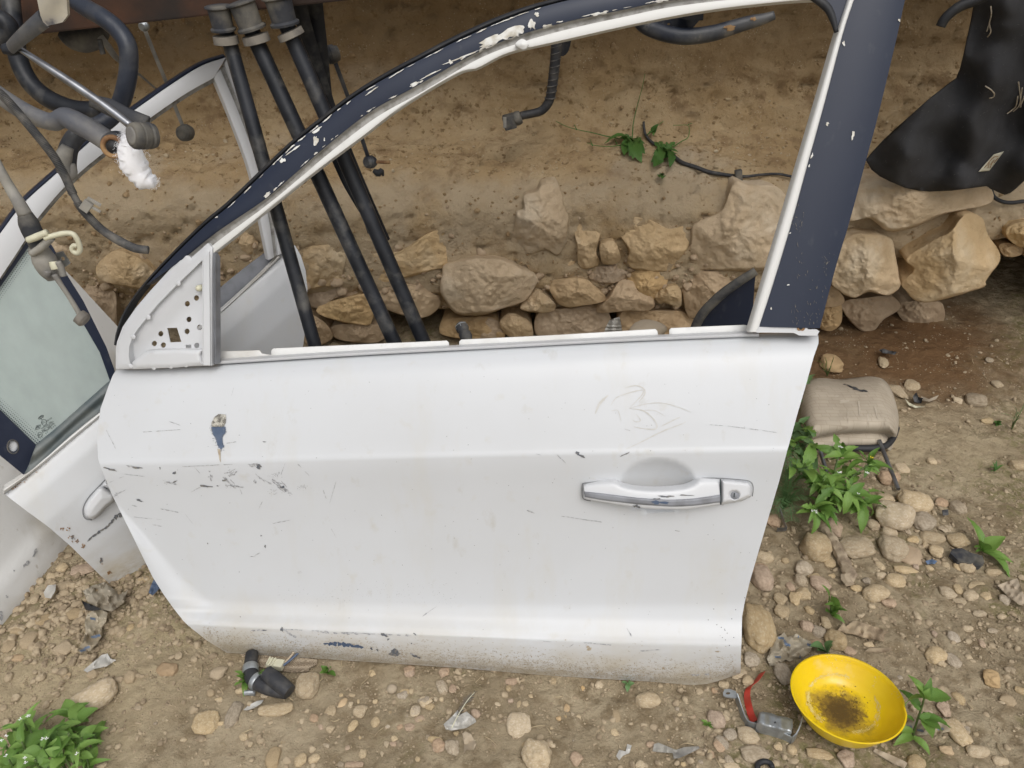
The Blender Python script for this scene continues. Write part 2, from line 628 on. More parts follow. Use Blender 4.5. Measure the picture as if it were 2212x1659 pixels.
M['wood'] = mat('weathered_wood', (.40, .32, .22), (.22, .165, .11), 40, .9, bump=.7, bscale=90, stretch=(1, 1, 1), vary=.08)
M['plasticfilm'] = mat('dirty_plastic_film', (.40, .355, .27), (.30, .25, .175), 12, .6, bump=.3, bscale=40, vary=.08)
M['blueprint'] = mat('blue_print', (.09, .15, .26), (.16, .22, .32), 60, .6)
M['cream'] = mat('cream_plastic', (.62, .60, .45), (.5, .48, .36), 30, .5)
M['red'] = mat('red_plastic', (.42, .035, .02), (.33, .05, .03), 30, .5)
M['cardboard'] = mat('cardboard', (.42, .35, .26), (.32, .26, .19), 18, .9, bump=.3, bscale=70)
M['smudged'] = mat('smudged_cream_metal', (.46, .42, .33), (.30, .28, .25), 24, .5, lo=.35, hi=.65, c3=(.10, .10, .11), lo3=.58, hi3=.7, s3=50)
M['wool'] = mat('white_fibre', (.88, .88, .90), None, rough=.95)
M['flower'] = mat('white_petal', (.8, .8, .78), rough=.7)
M['yellowflower'] = mat('yellow_petal', (.75, .6, .03), rough=.6)
M['ink'] = mat('black_ink', (.02, .03, .035), rough=.6)
M['charcoal'] = mat('charcoal_scrap', (.03, .032, .036), (.10, .10, .10), 60, .8, bump=.4, bscale=80)
M['paper'] = mat('crumpled_paper', (.52, .51, .48), (.4, .38, .34), 20, .8)
M['stub'] = mat('spade_stub', (.1, .1, .1))


def leafmat(name, c1, c2):
    m = bpy.data.materials.new(name)
    N, L = nt(m)
    p = N['Principled BSDF']
    p.inputs['Roughness'].default_value = .5
    tc = N.new('ShaderNodeTexCoord'); n = N.new('ShaderNodeTexNoise'); n.inputs['Scale'].default_value = 70
    L.new(tc.outputs['Object'], n.inputs['Vector'])
    oi = N.new('ShaderNodeObjectInfo')
    ad = N.new('ShaderNodeMath'); ad.operation = 'ADD'
    ml = N.new('ShaderNodeMath'); ml.operation = 'MULTIPLY'; ml.inputs[1].default_value = .8
    L.new(oi.outputs['Random'], ml.inputs[0])
    L.new(n.outputs['Fac'], ad.inputs[0]); L.new(ml.outputs[0], ad.inputs[1])
    r = N.new('ShaderNodeMapRange'); r.inputs['From Min'].default_value = .4; r.inputs['From Max'].default_value = 1.3
    L.new(ad.outputs[0], r.inputs['Value'])
    x = N.new('ShaderNodeMix'); x.data_type = 'RGBA'
    x.inputs[6].default_value = (*c1, 1); x.inputs[7].default_value = (*c2, 1)
    L.new(r.outputs[0], x.inputs[0])
    L.new(x.outputs[2], p.inputs['Base Color'])
    tr = N.new('ShaderNodeBsdfTranslucent'); mx = N.new('ShaderNodeMixShader'); mx.inputs[0].default_value = .3
    L.new(x.outputs[2], tr.inputs['Color'])
    L.new(p.outputs[0], mx.inputs[1]); L.new(tr.outputs[0], mx.inputs[2])
    L.new(mx.outputs[0], N['Material Output'].inputs['Surface'])
    b = N.new('ShaderNodeBump'); b.inputs['Strength'].default_value = .3; b.inputs['Distance'].default_value = .002
    L.new(n.outputs['Fac'], b.inputs['Height']); L.new(b.outputs[0], p.inputs['Normal'])
    return m


M['leaf'] = leafmat('weed_leaf', (.085, .19, .030), (.23, .38, .085))
M['leaf_grey'] = leafmat('grey_green_leaf', (.11, .22, .08), (.20, .34, .14))
M['stem'] = leafmat('weed_stem', (.09, .15, .04), (.14, .2, .07))
M['leaf_dark'] = leafmat('wall_weed_leaf', (.05, .13, .025), (.10, .21, .045))


def glassmat():
    m = bpy.data.materials.new('tinted_window_glass')
    N, L = nt(m)
    N.remove(N['Principled BSDF'])
    t = N.new('ShaderNodeBsdfTransparent'); t.inputs['Color'].default_value = (.66, .76, .73, 1)
    g = N.new('ShaderNodeBsdfGlossy'); g.inputs['Roughness'].default_value = .08; g.inputs['Color'].default_value = (1, 1, 1, 1)
    d = N.new('ShaderNodeBsdfDiffuse'); d.inputs['Color'].default_value = (.52, .585, .57, 1)     # dust on the pane
    f = N.new('ShaderNodeFresnel'); f.inputs['IOR'].default_value = 1.5
    m1 = N.new('ShaderNodeMixShader'); m2 = N.new('ShaderNodeMixShader')
    L.new(f.outputs[0], m1.inputs[0]); L.new(t.outputs[0], m1.inputs[1]); L.new(g.outputs[0], m1.inputs[2])
    n = N.new('ShaderNodeTexNoise'); n.inputs['Scale'].default_value = 6; n.inputs['Detail'].default_value = 8
    r = N.new('ShaderNodeMapRange'); r.inputs['To Min'].default_value = .5; r.inputs['To Max'].default_value = .75
    L.new(n.outputs['Fac'], r.inputs['Value']); L.new(r.outputs[0], m2.inputs[0])
    L.new(m1.outputs[0], m2.inputs[1]); L.new(d.outputs[0], m2.inputs[2])
    L.new(m2.outputs[0], N['Material Output'].inputs['Surface'])
    return m


M['glass'] = glassmat()


def headrest_mat():
    m = mat('beige_quilted_cloth', (.46, .40, .315), (.38, .325, .25), 10, .9, vary=0)
    N, L = m.node_tree.nodes, m.node_tree.links
    p = N['Principled BSDF']
    tc = N.new('ShaderNodeTexCoord'); mp = N.new('ShaderNodeMapping'); mp.inputs['Scale'].default_value = (1, 1, 1)
    L.new(tc.outputs['Object'], mp.inputs[0])
    br = N.new('ShaderNodeTexBrick')
    br.inputs['Scale'].default_value = 24; br.inputs['Mortar Size'].default_value = .022; br.inputs['Row Height'].default_value = .32
    br.inputs['Brick Width'].default_value = .8; br.offset = .37; br.squash = .6; br.squash_frequency = 3
    br.inputs['Color1'].default_value = (1, 1, 1, 1); br.inputs['Color2'].default_value = (.9, .9, .9, 1); br.inputs['Mortar'].default_value = (.80, .78, .76, 1)
    L.new(mp.outputs[0], br.inputs['Vector'])
    old = p.inputs['Base Color'].links[0].from_socket
    x = N.new('ShaderNodeMix'); x.data_type = 'RGBA'; x.blend_type = 'MULTIPLY'; x.inputs[0].default_value = .85
    L.new(old, x.inputs[6]); L.new(br.outputs['Color'], x.inputs[7]); L.new(x.outputs[2], p.inputs['Base Color'])
    b = N.new('ShaderNodeBump'); b.inputs['Strength'].default_value = .12; b.inputs['Distance'].default_value = .001
    L.new(br.outputs['Color'], b.inputs['Height']); L.new(b.outputs[0], p.inputs['Normal'])
    return m


M['headrest'] = headrest_mat()


def soilmat(name, kind):
    """ground: tan dirt, chalky and mossy areas, dark brown earth under the overhang; bank: ochre earth"""
    m = bpy.data.materials.new(name)
    N, L = nt(m)
    p = N['Principled BSDF']; p.inputs['Roughness'].default_value = .95; p.inputs['Specular IOR Level'].default_value = .2
    g = N.new('ShaderNodeNewGeometry'); pos = g.outputs['Position']

    def noise(sc, det=6, w=.6, off=0):
        n = N.new('ShaderNodeTexNoise'); n.inputs['Scale'].default_value = sc; n.inputs['Detail'].default_value = det
        n.inputs['Roughness'].default_value = w
        if off:
            mp = N.new('ShaderNodeMapping'); mp.inputs['Location'].default_value = (off, off * .7, off * 1.3)
            L.new(pos, mp.inputs[0]); L.new(mp.outputs[0], n.inputs['Vector'])
        else:
            L.new(pos, n.inputs['Vector'])
        return n.outputs['Fac']

    def mr(v, a, b, c=0, d=1):
        r = N.new('ShaderNodeMapRange'); r.interpolation_type = 'SMOOTHSTEP'
        for k, q in (('From Min', a), ('From Max', b), ('To Min', c), ('To Max', d)):
            r.inputs[k].default_value = q
        L.new(v, r.inputs['Value'])
        return r.outputs['Result']

    def mix(f, a, b):
        x = N.new('ShaderNodeMix'); x.data_type = 'RGBA'
        L.new(f, x.inputs[0]) if not isinstance(f, float) else setattr(x.inputs[0], 'default_value', f)
        for s, q in ((6, a), (7, b)):
            if isinstance(q, tuple):
                x.inputs[s].default_value = (*q, 1)
            else:
                L.new(q, x.inputs[s])
        return x.outputs[2]

    def mul(a, b):
        n = N.new('ShaderNodeMath'); n.operation = 'MULTIPLY'; L.new(a, n.inputs[0]); L.new(b, n.inputs[1]); return n.outputs[0]

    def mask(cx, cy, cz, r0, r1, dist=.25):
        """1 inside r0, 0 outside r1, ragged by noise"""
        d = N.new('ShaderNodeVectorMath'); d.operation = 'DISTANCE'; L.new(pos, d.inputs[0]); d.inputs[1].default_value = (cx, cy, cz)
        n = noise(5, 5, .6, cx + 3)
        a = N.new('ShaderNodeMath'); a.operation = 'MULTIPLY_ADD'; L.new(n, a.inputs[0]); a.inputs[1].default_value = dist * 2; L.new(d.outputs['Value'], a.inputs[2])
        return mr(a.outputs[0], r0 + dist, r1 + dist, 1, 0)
    if kind == 'ground':
        col = mix(mr(noise(7), .38, .64), (.30, .240, .155), (.40, .33, .222))
        col = mix(mr(noise(34, 6, .6, 2), .42, .66), col, (.225, .172, .105))
        col = mix(mul(mr(noise(3.1, 5, .6, 9), .5, .62), mr(noise(60, 4, .6, 4), .42, .6)), col, (.20, .175, .085))     # moss film
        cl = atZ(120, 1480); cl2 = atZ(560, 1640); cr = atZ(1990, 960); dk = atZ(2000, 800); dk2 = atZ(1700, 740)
        col = mix(mul(mask(cl.x, cl.y, 0, .1, .38), mr(noise(30, 5, .6, 6), .3, .6, .4, 1)), col, (.43, .35, .225))
        col = mix(mul(mask(cl2.x, cl2.y, 0, .03, .2), mr(noise(30, 5, .6, 6), .3, .6, .2, .8)), col, (.42, .345, .235))
        col = mix(mul(mask(cr.x, cr.y, 0, .03, .30), mr(noise(26, 5, .6, 7), .3, .65, .1, .8)), col, (.42, .345, .225))
        col = mix(mask(dk.x, dk.y + .12, 0, .12, .42), col, (.15, .085, .040))  # dark brown patches on the ground near the wall foot
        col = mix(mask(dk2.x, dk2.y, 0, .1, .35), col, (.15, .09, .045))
    else:
        col = mix(mr(noise(5), .36, .64), (.37, .262, .140), (.45, .342, .205))
        col = mix(mr(noise(15, 6, .65, 3), .5, .68), col, (.265, .18, .098))
        col = mix(mr(noise(3, 6, .6, 8), .52, .66), col, (.44, .355, .245))
        col = mix(mr(noise(46, 5, .6, 5), .56, .7), col, (.19, .125, .06))
        sz_ = N.new('ShaderNodeSeparateXYZ'); L.new(pos, sz_.inputs[0])          # colour goes browner and darker with height
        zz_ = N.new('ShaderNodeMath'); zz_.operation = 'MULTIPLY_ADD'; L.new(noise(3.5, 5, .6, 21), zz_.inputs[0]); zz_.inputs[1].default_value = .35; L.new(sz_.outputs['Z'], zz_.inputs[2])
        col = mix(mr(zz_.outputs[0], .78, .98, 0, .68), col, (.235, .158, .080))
        rr_ = N.new('ShaderNodeMapRange'); rr_.inputs['From Min'].default_value = .53; rr_.inputs['From Max'].default_value = .50
        L.new(sz_.outputs['Z'], rr_.inputs['Value'])
        dusty = mul(rr_.outputs[0], mr(noise(9, 5, .6, 31), .3, .6))
        col = mix(dusty, col, (.43, .34, .225))                                    # dusty mortar between the stones
    # grit specks
    vo = N.new('ShaderNodeTexVoronoi'); vo.inputs['Scale'].default_value = 130; L.new(pos, vo.inputs['Vector'])
    sp = mul(mr(vo.outputs['Distance'], .12, .25, 1, 0), mr(noise(20, 4, .5, 11), .5, .62))
    col = mix(sp, col, (.44, .37, .26))
    L.new(col, p.inputs['Base Color'])
    b1 = N.new('ShaderNodeBump'); b1.inputs['Strength'].default_value = .9; b1.inputs['Distance'].default_value = .012
    L.new(noise(38, 8, .68), b1.inputs['Height'])
    b2 = N.new('ShaderNodeBump'); b2.inputs['Strength'].default_value = .7; b2.inputs['Distance'].default_value = .004
    L.new(noise(150, 5, .7), b2.inputs['Height']); L.new(b1.outputs[0], b2.inputs['Normal'])
    L.new(b2.outputs[0], p.inputs['Normal'])
    return m


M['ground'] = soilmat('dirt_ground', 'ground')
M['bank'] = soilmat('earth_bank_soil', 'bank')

# ------------------------------------------------------------------ planes of the scene
LEAN = .40
_A, _B = atZ(490, 1410, .006), atZ(1514, 1479, .006)                          # the big door, its sill on the ground, turned a little
_sd = (_B - _A).normalized(); _bk = Vector((-_sd.y, _sd.x, 0)).normalized()
_n1 = _sd.cross(Vector((0, 0, 1)) + _bk * LEAN).normalized()
if _n1.y > 0:
    _n1 = -_n1
P1 = Plane(_A + _n1 * .024, _n1)
P2 = plane3(atZ(258, 1279, 0), atY(12, 1066, 1.03), atY(490, 130, 1.47))    # the door behind it
_a, _b = atZ(152, 1188, 0), atZ(0, 1370, 0)
_u = (_b - _a).normalized(); _back = Vector((-_u.y, _u.x, 0))
if _back.y < 0:
    _back = -_back
P3 = Plane(_a, _u.cross(Vector((0, 0, 1)) + _back * .50))
PW = 1.90                                                                    # face of the stone courses


# ------------------------------------------------------------------ ground
def gh(x, y):
    """ground height"""
    x = np.atleast_1d(np.asarray(x, float)); y = np.atleast_1d(np.asarray(y, float))
    P = np.stack([x, y, 0 * x], 1)
    h = .012 * fbm(P * 2.2, 4, 3) + .006 * fbm(P * 9, 4, 5)
    d = np.exp(-(((x + .62) / .22) ** 2 + ((y - 1.0) / .16) ** 2))
    h = h + d * .020 * (1 + fbm(P * 14, 4, 8))
    h = h + .05 * np.clip((y - 1.7) / .5, 0, 1) ** 2
    flat = np.exp(-((y - .9) / .09) ** 2) * (np.abs(x) < .75)      # trodden where the door stands
    return h * (1 - .8 * flat)


def axis_pts(lo, hi, step, far):
    a = np.arange(lo, hi, step)
    l = lo - np.geomspace(step * 2, far, 26)[::-1]
    r = hi + np.geomspace(step * 2, far, 26)
    return np.r_[l, a, r]


xs = axis_pts(-1.5, 1.75, .0065, 60)
ys = np.r_[.3 - np.geomspace(.02, 60, 26)[::-1], np.arange(.3, 2.75, .0065), 2.8, 3.2]
X, Y = np.meshgrid(xs, ys)
P = np.stack([X.ravel(), Y.ravel(), 0 * X.ravel()], 1)
Z = gh(P[:, 0], P[:, 1])
near = (np.abs(P[:, 0]) < 1.8) & (P[:, 1] > .25) & (P[:, 1] < 2.8)
q = fbm(P * 38, 3, 21); q2 = fbm(P * 90, 2, 31)
Z = Z + near * (.0040 * q + .0018 * q2 + .004 * np.clip(q - .15, 0, 1))
nx_, ny_ = len(xs), len(ys)
idx = np.arange(nx_ * ny_).reshape(ny_, nx_)
Fq = np.stack([idx[:-1, :-1].ravel(), idx[:-1, 1:].ravel(), idx[1:, 1:].ravel(), idx[1:, :-1].ravel()], 1)
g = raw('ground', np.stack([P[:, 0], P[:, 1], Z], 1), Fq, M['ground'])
g['kind'] = 'structure'

# ------------------------------------------------------------------ earth bank (lower course backing, ledge, upper face, terrace)
prof = [(2.20, -.10), (2.20, .0), (2.13, .08), (1.945, .12), (1.914, .19), (1.906, .36), (1.912, .46), (1.985, .525), (2.06, .545), (2.15, .56),
        (2.19, .60), (2.215, .72), (2.24, .95), (2.27, 1.2), (2.33, 1.6), (2.42, 1.92), (2.6, 2.0), (3.2, 2.02), (6, 2.0), (60, 2.0)]
fine = polyres(prof[:16], 250, True)
rest = np.array(prof[16:])
PR = np.vstack([fine, rest])
xs = axis_pts(-1.9, 1.9, .009, 60)
nrm = np.gradient(PR, axis=0); nrm = np.stack([-nrm[:, 1], nrm[:, 0]], 1); nrm /= np.linalg.norm(nrm, axis=1)[:, None]   # towards viewer / up
XX, II = np.meshgrid(xs, np.arange(len(PR)))
YY = PR[II.ravel(), 0]; ZZ = PR[II.ravel(), 1]; xx = XX.ravel()
nr_ = nrm[II.ravel()]
nearb = ((np.abs(xx) < 2.4) & (YY < 2.5)).astype(float)
PP = np.stack([xx, YY, ZZ], 1)
e = .016 * fbm(PP * np.array([3, 3, 3.5]), 3, 41) + .004 * fbm(PP * 11, 4, 43) + .009 * fbm(PP * 38, 4, 47, .6) 
e = e + .013 * (1 - 2.2 * np.abs(fbm(PP * np.array([2.2, 2.2, 13]), 4, 53))) * (ZZ > .55)
pit = np.clip(fbm(PP * np.array([34, 34, 46]), 3, 49) - .22, 0, 1)
e = e - .040 * pit
# cavity under the stones at the right
cav = 1 / (1 + np.exp(-(xx - .93) / .06)) * (1 / (1 + np.exp((ZZ - .265 - .06 * np.clip((xx - 1.1) / .2, 0, 1)) / .014))) * (YY < 2.5)
low = (1 / (1 + np.exp((ZZ - .20) / .012))) * (YY < 2.5)
off = e * nearb * (1 + 0 * xx)
px_ = YY + nr_[:, 0] * off + cav * .62 + low * .05
pz_ = ZZ + nr_[:, 1] * off
nb, mb = len(PR), len(xs)
idx = np.arange(nb * mb).reshape(nb, mb)
Fq = np.stack([idx[:-1, :-1].ravel(), idx[:-1, 1:].ravel(), idx[1:, 1:].ravel(), idx[1:, :-1].ravel()], 1)
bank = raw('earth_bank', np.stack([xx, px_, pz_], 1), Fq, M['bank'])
bank['kind'] = 'structure'
bankbvh = BVHTree.FromPolygons([tuple(v) for v in np.stack([xx, px_, pz_], 1)], Fq.tolist())


def on_bank(x, y, off=.004):
    r = ray(x, y).normalized()
    h = bankbvh.ray_cast(CAM, r)
    return (h[0] - r * off) if h[0] else atY(x, y, 2.1)


# ------------------------------------------------------------------ stone wall, each stone traced and bulged
wall = thing('stone_wall', 'low dry stone wall of rough tan limestone blocks set in mud', 'wall', (0, PW, 0))


NS = 104


def wall_stone(poly, m, bulge=.045, Yf=PW, seed=0, back=.10, rough=1.0, tilt=0.0):
    B = closed(poly, NS, True)
    c = B.mean(0)
    # ragged outline
    ang = np.linspace(0, 2 * math.pi, NS, endpoint=False)
    jit = 1 + .045 * fbm(np.stack([np.cos(ang) * 2.4, np.sin(ang) * 2.4, ang * 0 + seed], 1), 4, 61)
    B = c + (B - c) * jit[:, None] * 1.03
    size = np.linalg.norm(B - c, axis=1).mean()
    rng = random.Random(seed)
    fac = [(rng.uniform(-1, 1), rng.uniform(-1, 1), rng.uniform(.25, 1.3)) for _ in range(15)]
    V = []; rings = 32
    base = atY(c[0], c[1], Yf)
    s = mpp(base)
    RAD = [0.0] + [((k + 1) / rings) ** .8 for k in range(rings)]
    pts2 = []
    for k, rr in enumerate(RAD):
        for j in range(NS):
            pts2.append((*(c + (B[j] - c) * rr), rr))
    A = np.array(pts2)
    # bulge: superellipse, cut by oblique facets
    u = (A[:, 0] - c[0]) / size; v = (A[:, 1] - c[1]) / size
    d = (1 - A[:, 2] ** 6) ** .55
    for _k in range(11):                   # broad broken faces meeting in crisp edges
        g0, ga = rng.uniform(.86, 1.25), rng.uniform(0, 6.28)
        gm = rng.uniform(.35, .95)
        d = np.minimum(d, g0 + gm * (math.cos(ga) * u + math.sin(ga) * v))
    for fx, fy, f0 in fac:
        d = np.minimum(d, 1.02 - 1.0 * np.clip(fx * u + fy * v - f0 * .3, 0, 9))
    NP = np.stack([A[:, 0] * s, A[:, 1] * s, A[:, 0] * 0 + seed * .37], 1)
    n1 = fbm(NP * 8, 4, 71); n2 = fbm(NP * 34, 4, 73); rid = 1 - np.abs(fbm(NP * 14, 3, 75))
    d = d * bulge + rough * (.010 * n1 + .007 * n2 + .012 * (rid - .8) + .005 * fbm(NP * 90, 3, 77)) * np.clip(1.15 - A[:, 2] ** 6, 0, 1)
    d = d - back * np.clip((A[:, 2] - .97) / .03, 0, 1) * 0
    for (x, y, rr), dd in zip(A, d):
        V.append(atY(x, y, Yf - dd + tilt * (y - c[1]) * s))
    n0 = len(V)
    for j in range(NS):
        p = atY(B[j][0] , B[j][1], Yf)
        q_ = c + (B[j] - c) * .9
        V.append(Vector(atY(q_[0], q_[1], Yf)) + Vector((0, back, 0)))
    F = []
    for k in range(rings):
        for j in range(NS):
            j2 = (j + 1) % NS
            F.append((k * NS + j, (k + 1) * NS + j, (k + 1) * NS + j2, k * NS + j2))
    for j in range(NS):
        j2 = (j + 1) % NS
        F.append((rings * NS + j, n0 + j, n0 + j2, rings * NS + j2))
    # orientation
    a, b, c_ = V[F[300][0]], V[F[300][1]], V[F[300][2]]
    if (b - a).cross(c_ - a).y > 0:
        F = [f[::-1] for f in F]
    return raw('stone', V, F, m, wall)


ST = M['stone']; SO = M['stone_ochre']; SB = M['stone_brown']
stones = [
    # centre group
    (k6([(350, 150), (440, 120), (480, 70), (580, 65), (610, 130), (650, 260), (670, 320), (650, 480), (590, 580), (510, 540), (400, 565), (265, 565), (250, 500), (290, 350), (290, 260), (345, 240)]), ST, .06, 0),
    (k6([(725, 380), (870, 350), (905, 420), (880, 560), (900, 640), (810, 680), (750, 650), (735, 520)]), ST, .045, 0),
    (k6([(910, 500), (1000, 480), (1045, 560), (1050, 620), (1000, 650), (930, 645), (905, 580)]), ST, .035, -.02),
    (k6([(1050, 420), (1080, 320), (1250, 320), (1400, 390), (1530, 380), (1550, 500), (1500, 590), (1430, 690), (1200, 690), (1110, 640), (1120, 540)]), ST, .06, 0),
    (k6([(1600, 360), (1800, 260), (1890, 50), (2000, 70), (2200, 90), (2320, 280), (2300, 560), (2130, 680), (1780, 690), (1500, 665), (1500, 600), (1580, 500)]), ST, .06, 0),
    (k6([(530, 800), (620, 760), (780, 755), (870, 820), (945, 910), (800, 950), (650, 960), (570, 900)]), SO, .05, 0),
    ([(958, 592), (962, 575), (992, 566), (1030, 557), (1080, 562), (1122, 582), (1155, 598), (1152, 620), (1130, 650), (1080, 668), (1030, 680), (985, 672), (958, 640), (953, 612)], ST, .07, -.02),
    (k6([(320, 970), (420, 850), (480, 860), (570, 940), (555, 990), (450, 1005)]), ST, .04, 0),
    (k6([(760, 740), (800, 690), (1000, 650), (1120, 640), (1150, 690), (1060, 770), (930, 790)]), SB, .03, .01),
    (k6([(890, 1000), (970, 900), (1010, 830), (1060, 770), (1150, 780), (1290, 900), (1280, 980), (1100, 992)]), SB, .04, 0),
    (k6([(1110, 780), (1150, 700), (1300, 690), (1390, 700), (1390, 800), (1290, 910), (1200, 880)]), SO, .04, .01),
    (k6([(1310, 880), (1410, 810), (1490, 830), (1500, 930), (1470, 965), (1380, 930), (1350, 940)]), ST, .035, 0),
    (k6([(1500, 750), (1600, 705), (1900, 705), (1950, 800), (1800, 980), (1600, 1040), (1540, 1000), (1520, 880)]), SB, .04, .02),
    (k6([(450, 1010), (600, 975), (930, 965), (945, 1150), (700, 1200), (460, 1180)]), SB, .03, .05),
    (k6([(170, 1080), (250, 1010), (380, 1070), (400, 1190), (240, 1180)]), ST, .04, .04),
    (k6([(1070, 1000), (1280, 985), (1500, 1000), (1600, 1090), (1500, 1200), (1080, 1190)]), SB, .03, .05),
    (k6([(-60, 1060), (60, 1040), (180, 1090), (170, 1200), (-40, 1210)]), SB, .03, .05),
    # left group
    (k4([(600, 610), (760, 560), (900, 560), (960, 640), (900, 860), (780, 890), (640, 880)]), ST, .035, 0),
    (k4([(1000, 780), (1130, 640), (1400, 600), (1600, 470), (1750, 440), (1900, 540), (1980, 640), (1900, 720), (1700, 745), (1500, 800), (1250, 860), (1080, 890), (1010, 850)]), ST, .05, 0),
    (k4([(1210, 890), (1500, 870), (1690, 980), (1690, 1070), (1560, 1135), (1400, 1110), (1260, 1040)]), SO, .045, 0),
    (k4([(730, 1080), (900, 990), (1150, 960), (1165, 1170), (1080, 1190), (900, 1165)]), ST, .04, 0),
    (k4([(870, 1200), (1200, 1195), (1290, 1280), (1150, 1340), (880, 1300)]), SB, .03, .03),
    (k4([(620, 1100), (800, 1180), (850, 1300), (700, 1370), (620, 1300)]), SB, .03, .03),
    (k4([(1740, 1170), (1850, 1140), (2100, 1130), (2212, 1200), (2180, 1320), (1750, 1280)]), SO, .04, .05),
    (k4([(95, 590), (120, 480), (180, 440), (250, 500), (240, 600), (150, 650)]), ST, .03, .01),
    (k2([(715, 310), (800, 215), (910, 185), (1050, 260), (1160, 380), (1090, 450), (950, 450), (760, 400)]), ST, .05, -.02),
    (k2([(480, 340), (700, 380), (840, 480), (860, 640), (840, 760), (700, 620), (560, 480)]), SB, .03, .03),
    # right group, overhanging the hollow
    (k8([(640, 120), (720, 150), (870, 125), (1000, 215), (1200, 180), (1400, 95), (1650, 40), (1750, -10), (1720, -90), (1500, -110), (1200, -110), (950, -150), (760, -100), (660, -40)]), ST, .06, -.03),
    (k8([(590, 480), (650, 330), (800, 245), (1000, 285), (1040, 400), (1065, 560), (1080, 620), (1000, 690), (850, 665), (740, 712), (640, 660), (580, 600)]), ST, .065, -.05),
    (k8([(1130, 430), (1290, 310), (1450, 220), (1560, 110), (1680, 130), (1720, 260), (1805, 390), (1790, 480), (1700, 580), (1690, 625), (1480, 700), (1240, 735), (1140, 660), (1100, 600), (1190, 500)]), ST, .085, -.05),
    (k8([(1860, 210), (1940, 165), (2060, 150), (2160, 200), (2160, 330), (2000, 345), (1890, 290)]), ST, .05, -.03),
    (k8([(1810, 330), (1880, 310), (1980, 350), (1960, 400), (1850, 408)]), SO, .03, 0),
    (k8([(2020, 330), (2200, 330), (2330, 420), (2260, 560), (2080, 480)]), ST, .05, 0),
    (k8([(2180, -40), (2420, -60), (2500, 140), (2300, 200), (2150, 120)]), ST, .05, 0),
    (k8([(650, 760), (800, 712), (1000, 705), (1080, 780), (960, 870), (880, 950), (760, 930)]), SB, .035, .12),
    (k8([(490, 860), (560, 760), (640, 745), (650, 880), (590, 950), (500, 940)]), SO, .035, .08),
    (k8([(1080, 760), (1240, 735), (1390, 760), (1380, 900), (1200, 930), (1090, 860)]), SB, .03, .16),
    (k8([(480, 640), (570, 620), (660, 700), (650, 760), (540, 780), (470, 740)]), SO, .03, .04),
]
stones += [
    (k6([(200, 620), (300, 580), (470, 600), (560, 640), (520, 740), (400, 720), (260, 700)]), SB, .02, .02),
    (k6([(560, 620), (680, 560), (740, 640), (720, 730), (600, 740)]), SO, .02, .02),
    (k6([(1420, 700), (1500, 700), (1510, 830), (1440, 810), (1400, 760)]), SB, .02, .03),
    (k4([(1430, 840), (1600, 790), (1750, 780), (1740, 930), (1620, 940), (1480, 870)]), SB, .03, .03),
    (k4([(660, 920), (780, 905), (900, 900), (1120, 900), (1140, 950), (900, 980), (740, 1060), (680, 1020)]), SB, .025, .02),
]
for i, (poly, m, bl, dy) in enumerate(stones):
    wall_stone(poly, m, bl, PW + .014 + dy, seed=i + 3)
# lumps of stone and mud wedged in the joints
_lump = []
# the courses go on past the frame on both sides
rngw = random.Random(5)
for side in (-1, 1):
    for rowi, (z0, hh) in enumerate(((.32, .2), (.13, .18))):
        xw = 1.62 if side > 0 else 1.18
        for k in range(5):
            wd = rngw.uniform(.16, .27)
            cx, cz = side * (xw + wd / 2), z0 + rngw.uniform(-.01, .02)
            n = 10
            poly3 = []
            for t in range(n):
                a = 2 * math.pi * t / n
                poly3.append((cx + math.cos(a) * wd / 2 * rngw.uniform(.85, 1.02), cz + math.sin(a) * hh / 2 * rngw.uniform(.85, 1.02)))
            pxp = []
            for x_, z_ in poly3:
                v = Vector((x_, PW + .03, z_)) - CAM
                dd = v.dot(FWD)
                pxp.append((1106 + v.x / dd * FPX, 829.5 - v.dot(UP) / dd * FPX))
            wall_stone(pxp, rngw.choice([ST, ST, SO, SB]), .05, PW + .04, seed=80 + k + 10 * rowi + side)
            xw += wd * .97
# crumbled lumps of earth filling joints and lying on the ledge: loose bits nobody could count
_ico = {}


def ico(sub):
    if sub not in _ico:
        bm = bmesh.new(); bmesh.ops.create_icosphere(bm, subdivisions=sub, radius=1)
        bm.verts.index_update()
        _ico[sub] = (np.array([v.co[:] for v in bm.verts]), np.array([[v.index for v in f.verts] for f in bm.faces]))
        bm.free()
    return _ico[sub]


def rockverts(sub, seed, facets=10, sharp=12, ns=.05, fl=.35, hmin=.7):
    V, F = ico(sub)
    rng = np.random.RandomState(seed)
    n = rng.normal(size=(facets, 3)); n /= np.linalg.norm(n, axis=1)[:, None]
    h = rng.uniform(hmin, 1.0, facets)
    dots = np.clip(V @ n.T, 1e-3, None)
    rr = h[None] / dots
    r = (np.sum(np.minimum(rr, 40.) ** -sharp, axis=1) + 1.15 ** -sharp) ** (-1 / sharp)
    r = r * (1 + ns * fbm(V * 2.2 + seed, 3, seed % 50) + ns * .5 * fbm(V * 6 + seed, 3, seed % 37, .6))
    return V * r[:, None], F


